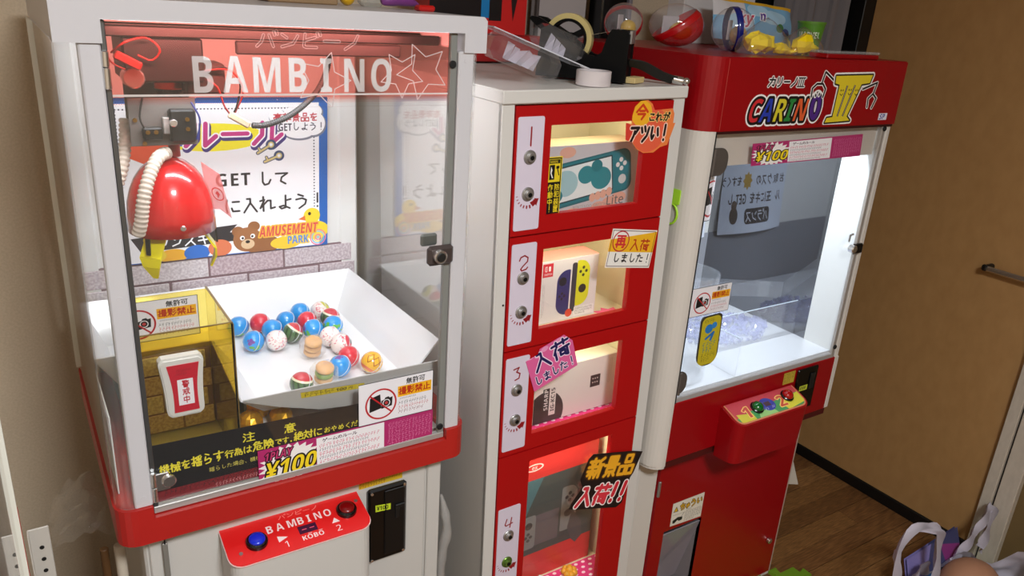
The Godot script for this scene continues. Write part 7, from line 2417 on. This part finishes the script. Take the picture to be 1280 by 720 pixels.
	lathe(s, [Vector2(0.034, 0.068), Vector2(0.0345, 0.074), Vector2(0.031, 0.074), Vector2(0.024, 0.006), Vector2(0.0, 0.006)], 30, Transform3D.IDENTITY, true)
	part(t, "cup_rim", s, mat("cup_green", Color(0.36, 0.55, 0.17), 0.4))
	# flat red tray with a clear cover
	t = thing("red_tray", "flat red case with clear cover at the right front of the red machine", "case", Vector3(1.640, T, -1.150))
	s = S()
	box(s, Vector3(0, 0.005, 0), Vector3(0.190, 0.010, 0.050), 0.002)
	part(t, "base", s, gloss("machine_red", Color(0.58, 0.012, 0.05), 0.40, 0.12))
	s = S()
	box(s, Vector3(0, 0.0135, 0), Vector3(0.192, 0.006, 0.052), 0.002)
	part(t, "clear_cover", s, pane("cover_clear", Color(0.8, 0.8, 0.8), 0.25, 0.6))

# ------------------------------------------------------------------ floor and left edge
func jigsaw(x0: float, x1: float, z0: float, z1: float, tab: float) -> PackedVector2Array:
	var p := PackedVector2Array()
	var n := int((x1 - x0) / (tab * 2.0))
	for i in n:
		var x := x0 + i * tab * 2.0
		p.append(Vector2(x, z0)); p.append(Vector2(x + tab * 0.75, z0)); p.append(Vector2(x + tab * 0.55, z0 - tab * 0.7)); p.append(Vector2(x + tab * 1.45, z0 - tab * 0.7)); p.append(Vector2(x + tab * 1.25, z0))
	p.append(Vector2(x1, z0))
	var m := int((z1 - z0) / (tab * 2.0))
	for i in m:
		var z := z0 + i * tab * 2.0
		p.append(Vector2(x1, z + tab * 0.75)); p.append(Vector2(x1 + tab * 0.7, z + tab * 0.55)); p.append(Vector2(x1 + tab * 0.7, z + tab * 1.45)); p.append(Vector2(x1, z + tab * 1.25))
	p.append(Vector2(x1, z1))
	p.append(Vector2(x0, z1))
	return p

func build_floor_clutter():
	var green := grainy("foam_green", Color(0.40, 0.55, 0.06), Color(0.46, 0.62, 0.09), 0.2, 0.85, Vector3(12, 12, 12))
	var s := S()
	slab(s, jigsaw(1.56, 1.872, -1.130, -0.85, 0.035), 0.0, 0.011)
	single("foam_mat", s, green, "lime green jigsaw foam mat at the foot of the red machine", "foam mat")
	s = S()
	slab(s, jigsaw(2.12, 2.424, -0.895, -0.60, 0.035), 0.0, 0.011)
	single("foam_mat", s, green, "lime green jigsaw foam mat by the door jamb under the shopping bag", "foam mat")
	# paper slip behind the red machine's lower right edge
	s = S()
	panel3(s, [Vector3(1.7932, 0.425, -1.168), Vector3(1.7932, 0.425, -1.172), Vector3(1.796, 0.305, -1.185), Vector3(1.834, 0.312, -1.150)], 0.001)
	single("paper_slip", s, mat("slip_white", Color(0.74, 0.70, 0.66), 0.7), "white paper slip stuck to the red machine's lower right side", "paper")
	shopping_bag()
	left_edge()

func shopping_bag():
	var t = thing("shopping_bag", "white plastic shopping bag with upright handles on the floor by the door", "bag", Vector3(2.08, 0.011, -0.72))
	var film := mat("bag_white", Color(0.80, 0.77, 0.82), 0.35)
	film.backlight_enabled = true
	film.backlight = Color(0.35, 0.33, 0.35)
	var n := FastNoiseLite.new()
	n.seed = 5
	n.frequency = 3.2
	var s := S()
	s.set_smooth_group(1)
	var R := 14
	var Q := 40
	var P := func(i: int, j: int):
		var a := TAU * (i % Q) / Q
		var f := float(j) / R
		var rad := 1.0 + 0.16 * sin(PI * f) - 0.10 * f * f
		var crumple := n.get_noise_3d(cos(a) * 0.5, f * 0.6, sin(a) * 0.5) * 0.20 + n.get_noise_3d(cos(a) * 1.7, f * 2.0, sin(a) * 1.7) * 0.10
		var x := cos(a) * 0.20 * (rad + crumple)
		var z := sin(a) * 0.125 * (rad + crumple)
		var y := f * (0.17 + 0.035 * sin(a * 2.0 + 0.7) + 0.03 * sin(a * 5.0))
		return Vector3(x, y, z)
	for j in R:
		for i in Q:
			v(s, P.call(i, j)); v(s, P.call(i + 1, j)); v(s, P.call(i, j + 1))
			v(s, P.call(i + 1, j)); v(s, P.call(i + 1, j + 1)); v(s, P.call(i, j + 1))
	s.set_smooth_group(-1)
	part(t, "pouch", s, film)
	# handles: wide loops of film
	for h in [[[Vector3(-0.255, 0.165, -0.06), Vector3(-0.315, 0.31, -0.075), Vector3(-0.285, 0.355, -0.08), Vector3(-0.235, 0.375, -0.085), Vector3(-0.150, 0.345, -0.085), Vector3(-0.095, 0.315, -0.085), Vector3(-0.085, 0.255, -0.08), Vector3(-0.105, 0.14, -0.06)], [0.030, 0.020, 0.016, 0.013, 0.013, 0.018, 0.026, 0.040]], [[Vector3(0.08, 0.12, -0.10), Vector3(0.16, 0.150, -0.11), Vector3(0.24, 0.190, -0.12), Vector3(0.30, 0.225, -0.13), Vector3(0.325, 0.215, -0.13), Vector3(0.30, 0.16, -0.12), Vector3(0.24, 0.12, -0.10)], [0.030, 0.020, 0.016, 0.014, 0.014, 0.022, 0.03]]]:
		s = S()
		s.set_smooth_group(1)
		var pts: Array = h[0]
		var wd: Array = h[1]
		var cv := curve(pts, 30)
		var prev := []
		for i in cv.size():
			var f := float(i) / (cv.size() - 1) * (wd.size() - 1)
			var k := mini(int(f), wd.size() - 2)
			var w := lerpf(wd[k], wd[k + 1], f - k)
			var d: Vector3 = (cv[mini(i + 1, cv.size() - 1)] - cv[maxi(i - 1, 0)]).normalized()
			var side := d.cross(Vector3(0.35, 0.25, 0.9)).normalized()
			var row := []
			for q in 5:
				var g := q / 4.0 - 0.5
				row.append(cv[i] + side * g * 2.0 * w + Vector3(0.3, 0.2, 1.0) * (0.010 * cos(g * 9.0) + 0.004 * sin(i * 0.9 + q)))
			if prev.size():
				for q in 4:
					v(s, prev[q]); v(s, prev[q + 1]); v(s, row[q])
					v(s, prev[q + 1]); v(s, row[q + 1]); v(s, row[q])
			prev = row
		s.set_smooth_group(-1)
		part(t, "handle", s, film)
	# what shows in the bag's mouth
	s = S()
	ball(s, Vector3(0, 0.06, 0), 0.075, 26, Vector3(1.25, 1.0, 1.0))
	single("kraft_bowl", s, mat("kraft", Color(0.66, 0.47, 0.36), 0.65), "tan rounded paper bowl in the shopping bag", "bowl", "", "", Vector3(2.115, 0.075, -0.745))
	var cv2 := Canvas.new(128, 96, rgb8(70, 72, 110))
	cv2.poly([Vector2(0, 0), Vector2(60, 0), Vector2(20, 96), Vector2(0, 96)], rgb8(140, 130, 190))
	cv2.poly([Vector2(80, 10), Vector2(128, 30), Vector2(128, 96), Vector2(100, 96)], rgb8(150, 60, 130))
	cv2.rect(40, 50, 40, 30, rgb8(40, 90, 140))
	s = S()
	quad_sheet(s, Vector3(-0.12, 0.16, -0.02), Vector3(0.16, 0.165, -0.03), Vector3(0.16, 0.02, 0.03), Vector3(-0.12, 0.02, 0.03), 0.008)
	single("magazine", s, printed("magazine", cv2.texture(), false, 0.3), "purple and blue printed packet behind the tan bowl in the bag", "packet", "", "", Vector3(2.10, 0.03, -0.845))

func left_edge():
	# neighbouring machine at the left edge of the picture
	var t = thing("neighbour_machine", "edge of another white game machine with clear side at the far left", "game machine")
	part(t, "body", bbm(-0.60, -0.058, 0.0, 0.62, -1.05, -0.62, 0.004), mat("cabinet_cream", Color(0.77, 0.735, 0.69), 0.5))
	var s := S()
	bb(s, -0.060, -0.057, 0.62, 1.20, -1.02, -0.64)
	part(t, "side_pane", s, pane("side_acrylic", Color(0.85, 0.88, 0.86), 0.05))
	part(t, "post", bbm(-0.110, -0.060, 0.62, 1.20, -1.02, -0.985, 0.003), white_paint())
	part(t, "pane_edge", bbm(-0.0575, -0.052, 0.62, 1.20, -1.024, -1.018), mat("edge_white", Color(0.85, 0.82, 0.76), 0.4))
	part(t, "red_trim", bbm(-0.0565, -0.0515, 0.62, 0.95, -1.0275, -1.024), gloss("band_red", Color(0.70, 0.16, 0.12), 0.4, 0.3))
	part(t, "head", bbm(-0.60, -0.052, 1.20, 1.24, -1.03, -0.62, 0.003), white_paint())
	# pipes and a bracket standing in the gap
	s = S()
	rod(s, Vector3(0, 0, 0), Vector3(0, 0.725, 0), 0.0085, 16, 0.001)
	var pipe = single("white_pipe", s, mat("pipe_white", Color(0.78, 0.73, 0.66), 0.45), "white capped pipe standing left of the white crane game", "pipe", "", "", Vector3(0.066, 0, -1.20))
	s = S()
	rod(s, Vector3(0, 0, 0), Vector3(0, 0.722, 0), 0.0065, 16, 0.001)
	single("brown_pole", s, mat("pole_brown", Color(0.34, 0.22, 0.10), 0.55), "brown pole standing beside the white pipe", "pole", "", "", Vector3(0.044, 0, -1.205))
	t = thing("steel_bracket", "white slotted metal upright in the gap left of the crane game", "bracket", Vector3(-0.036, 0, -1.21))
	s = S()
	bb(s, -0.019, 0.010, 0.0, 0.788, -0.003, 0.0, 0.001)
	bb(s, -0.019, -0.017, 0.0, 0.788, 0.0, 0.016)
	part(t, "upright", s, mat("bracket_white", Color(0.78, 0.75, 0.71), 0.4))
	for k in 6:
		s = S()
		rod(s, Vector3(-0.003, 0.752 - k * 0.022, 0.0), Vector3(-0.003, 0.752 - k * 0.022, 0.0008), 0.0034, 10)
		part(t, "slot", s, mat("dark_grey", Color(0.10, 0.095, 0.09), 0.5))
	# crumpled clear plastic over the gap
	var n := FastNoiseLite.new()
	n.seed = 11
	n.frequency = 22.0
	s = S()
	var g := 12
	var P := func(i: int, j: int):
		var x := -0.025 + 0.11 * i / g
		var z := -1.34 + 0.12 * j / g
		var y := 0.735 + 0.05 * sin(PI * i / g) * (1.0 - 0.7 * j / g) + 0.025 * n.get_noise_2d(x * 2.0, z * 2.0)
		return Vector3(x, y, z)
	s.set_smooth_group(1)
	for i in g:
		for j in g:
			v(s, P.call(i, j)); v(s, P.call(i + 1, j)); v(s, P.call(i, j + 1))
			v(s, P.call(i + 1, j)); v(s, P.call(i + 1, j + 1)); v(s, P.call(i, j + 1))
	single("plastic_sheet", s, pane("crumple_clear", Color(0.75, 0.72, 0.68), 0.07, 0.7), "crumpled clear plastic sheet at the lower left", "plastic sheet")
	# loose clear bag in the gap between the crane game and the locker
	s = S()
	tube(s, curve([Vector3(0.640, 0.66, -1.16), Vector3(0.645, 0.62, -1.150), Vector3(0.648, 0.58, -1.145), Vector3(0.642, 0.52, -1.15), Vector3(0.640, 0.40, -1.155)], 12), [0.003, 0.006, 0.010, 0.008, 0.011, 0.012, 0.009, 0.011, 0.008, 0.010, 0.007, 0.006, 0.004], 7)
	single("loose_film", s, pane("film_loose", Color(0.82, 0.80, 0.78), 0.35, 0.7), "twisted clear plastic film hanging right of the white cabinet", "plastic film")
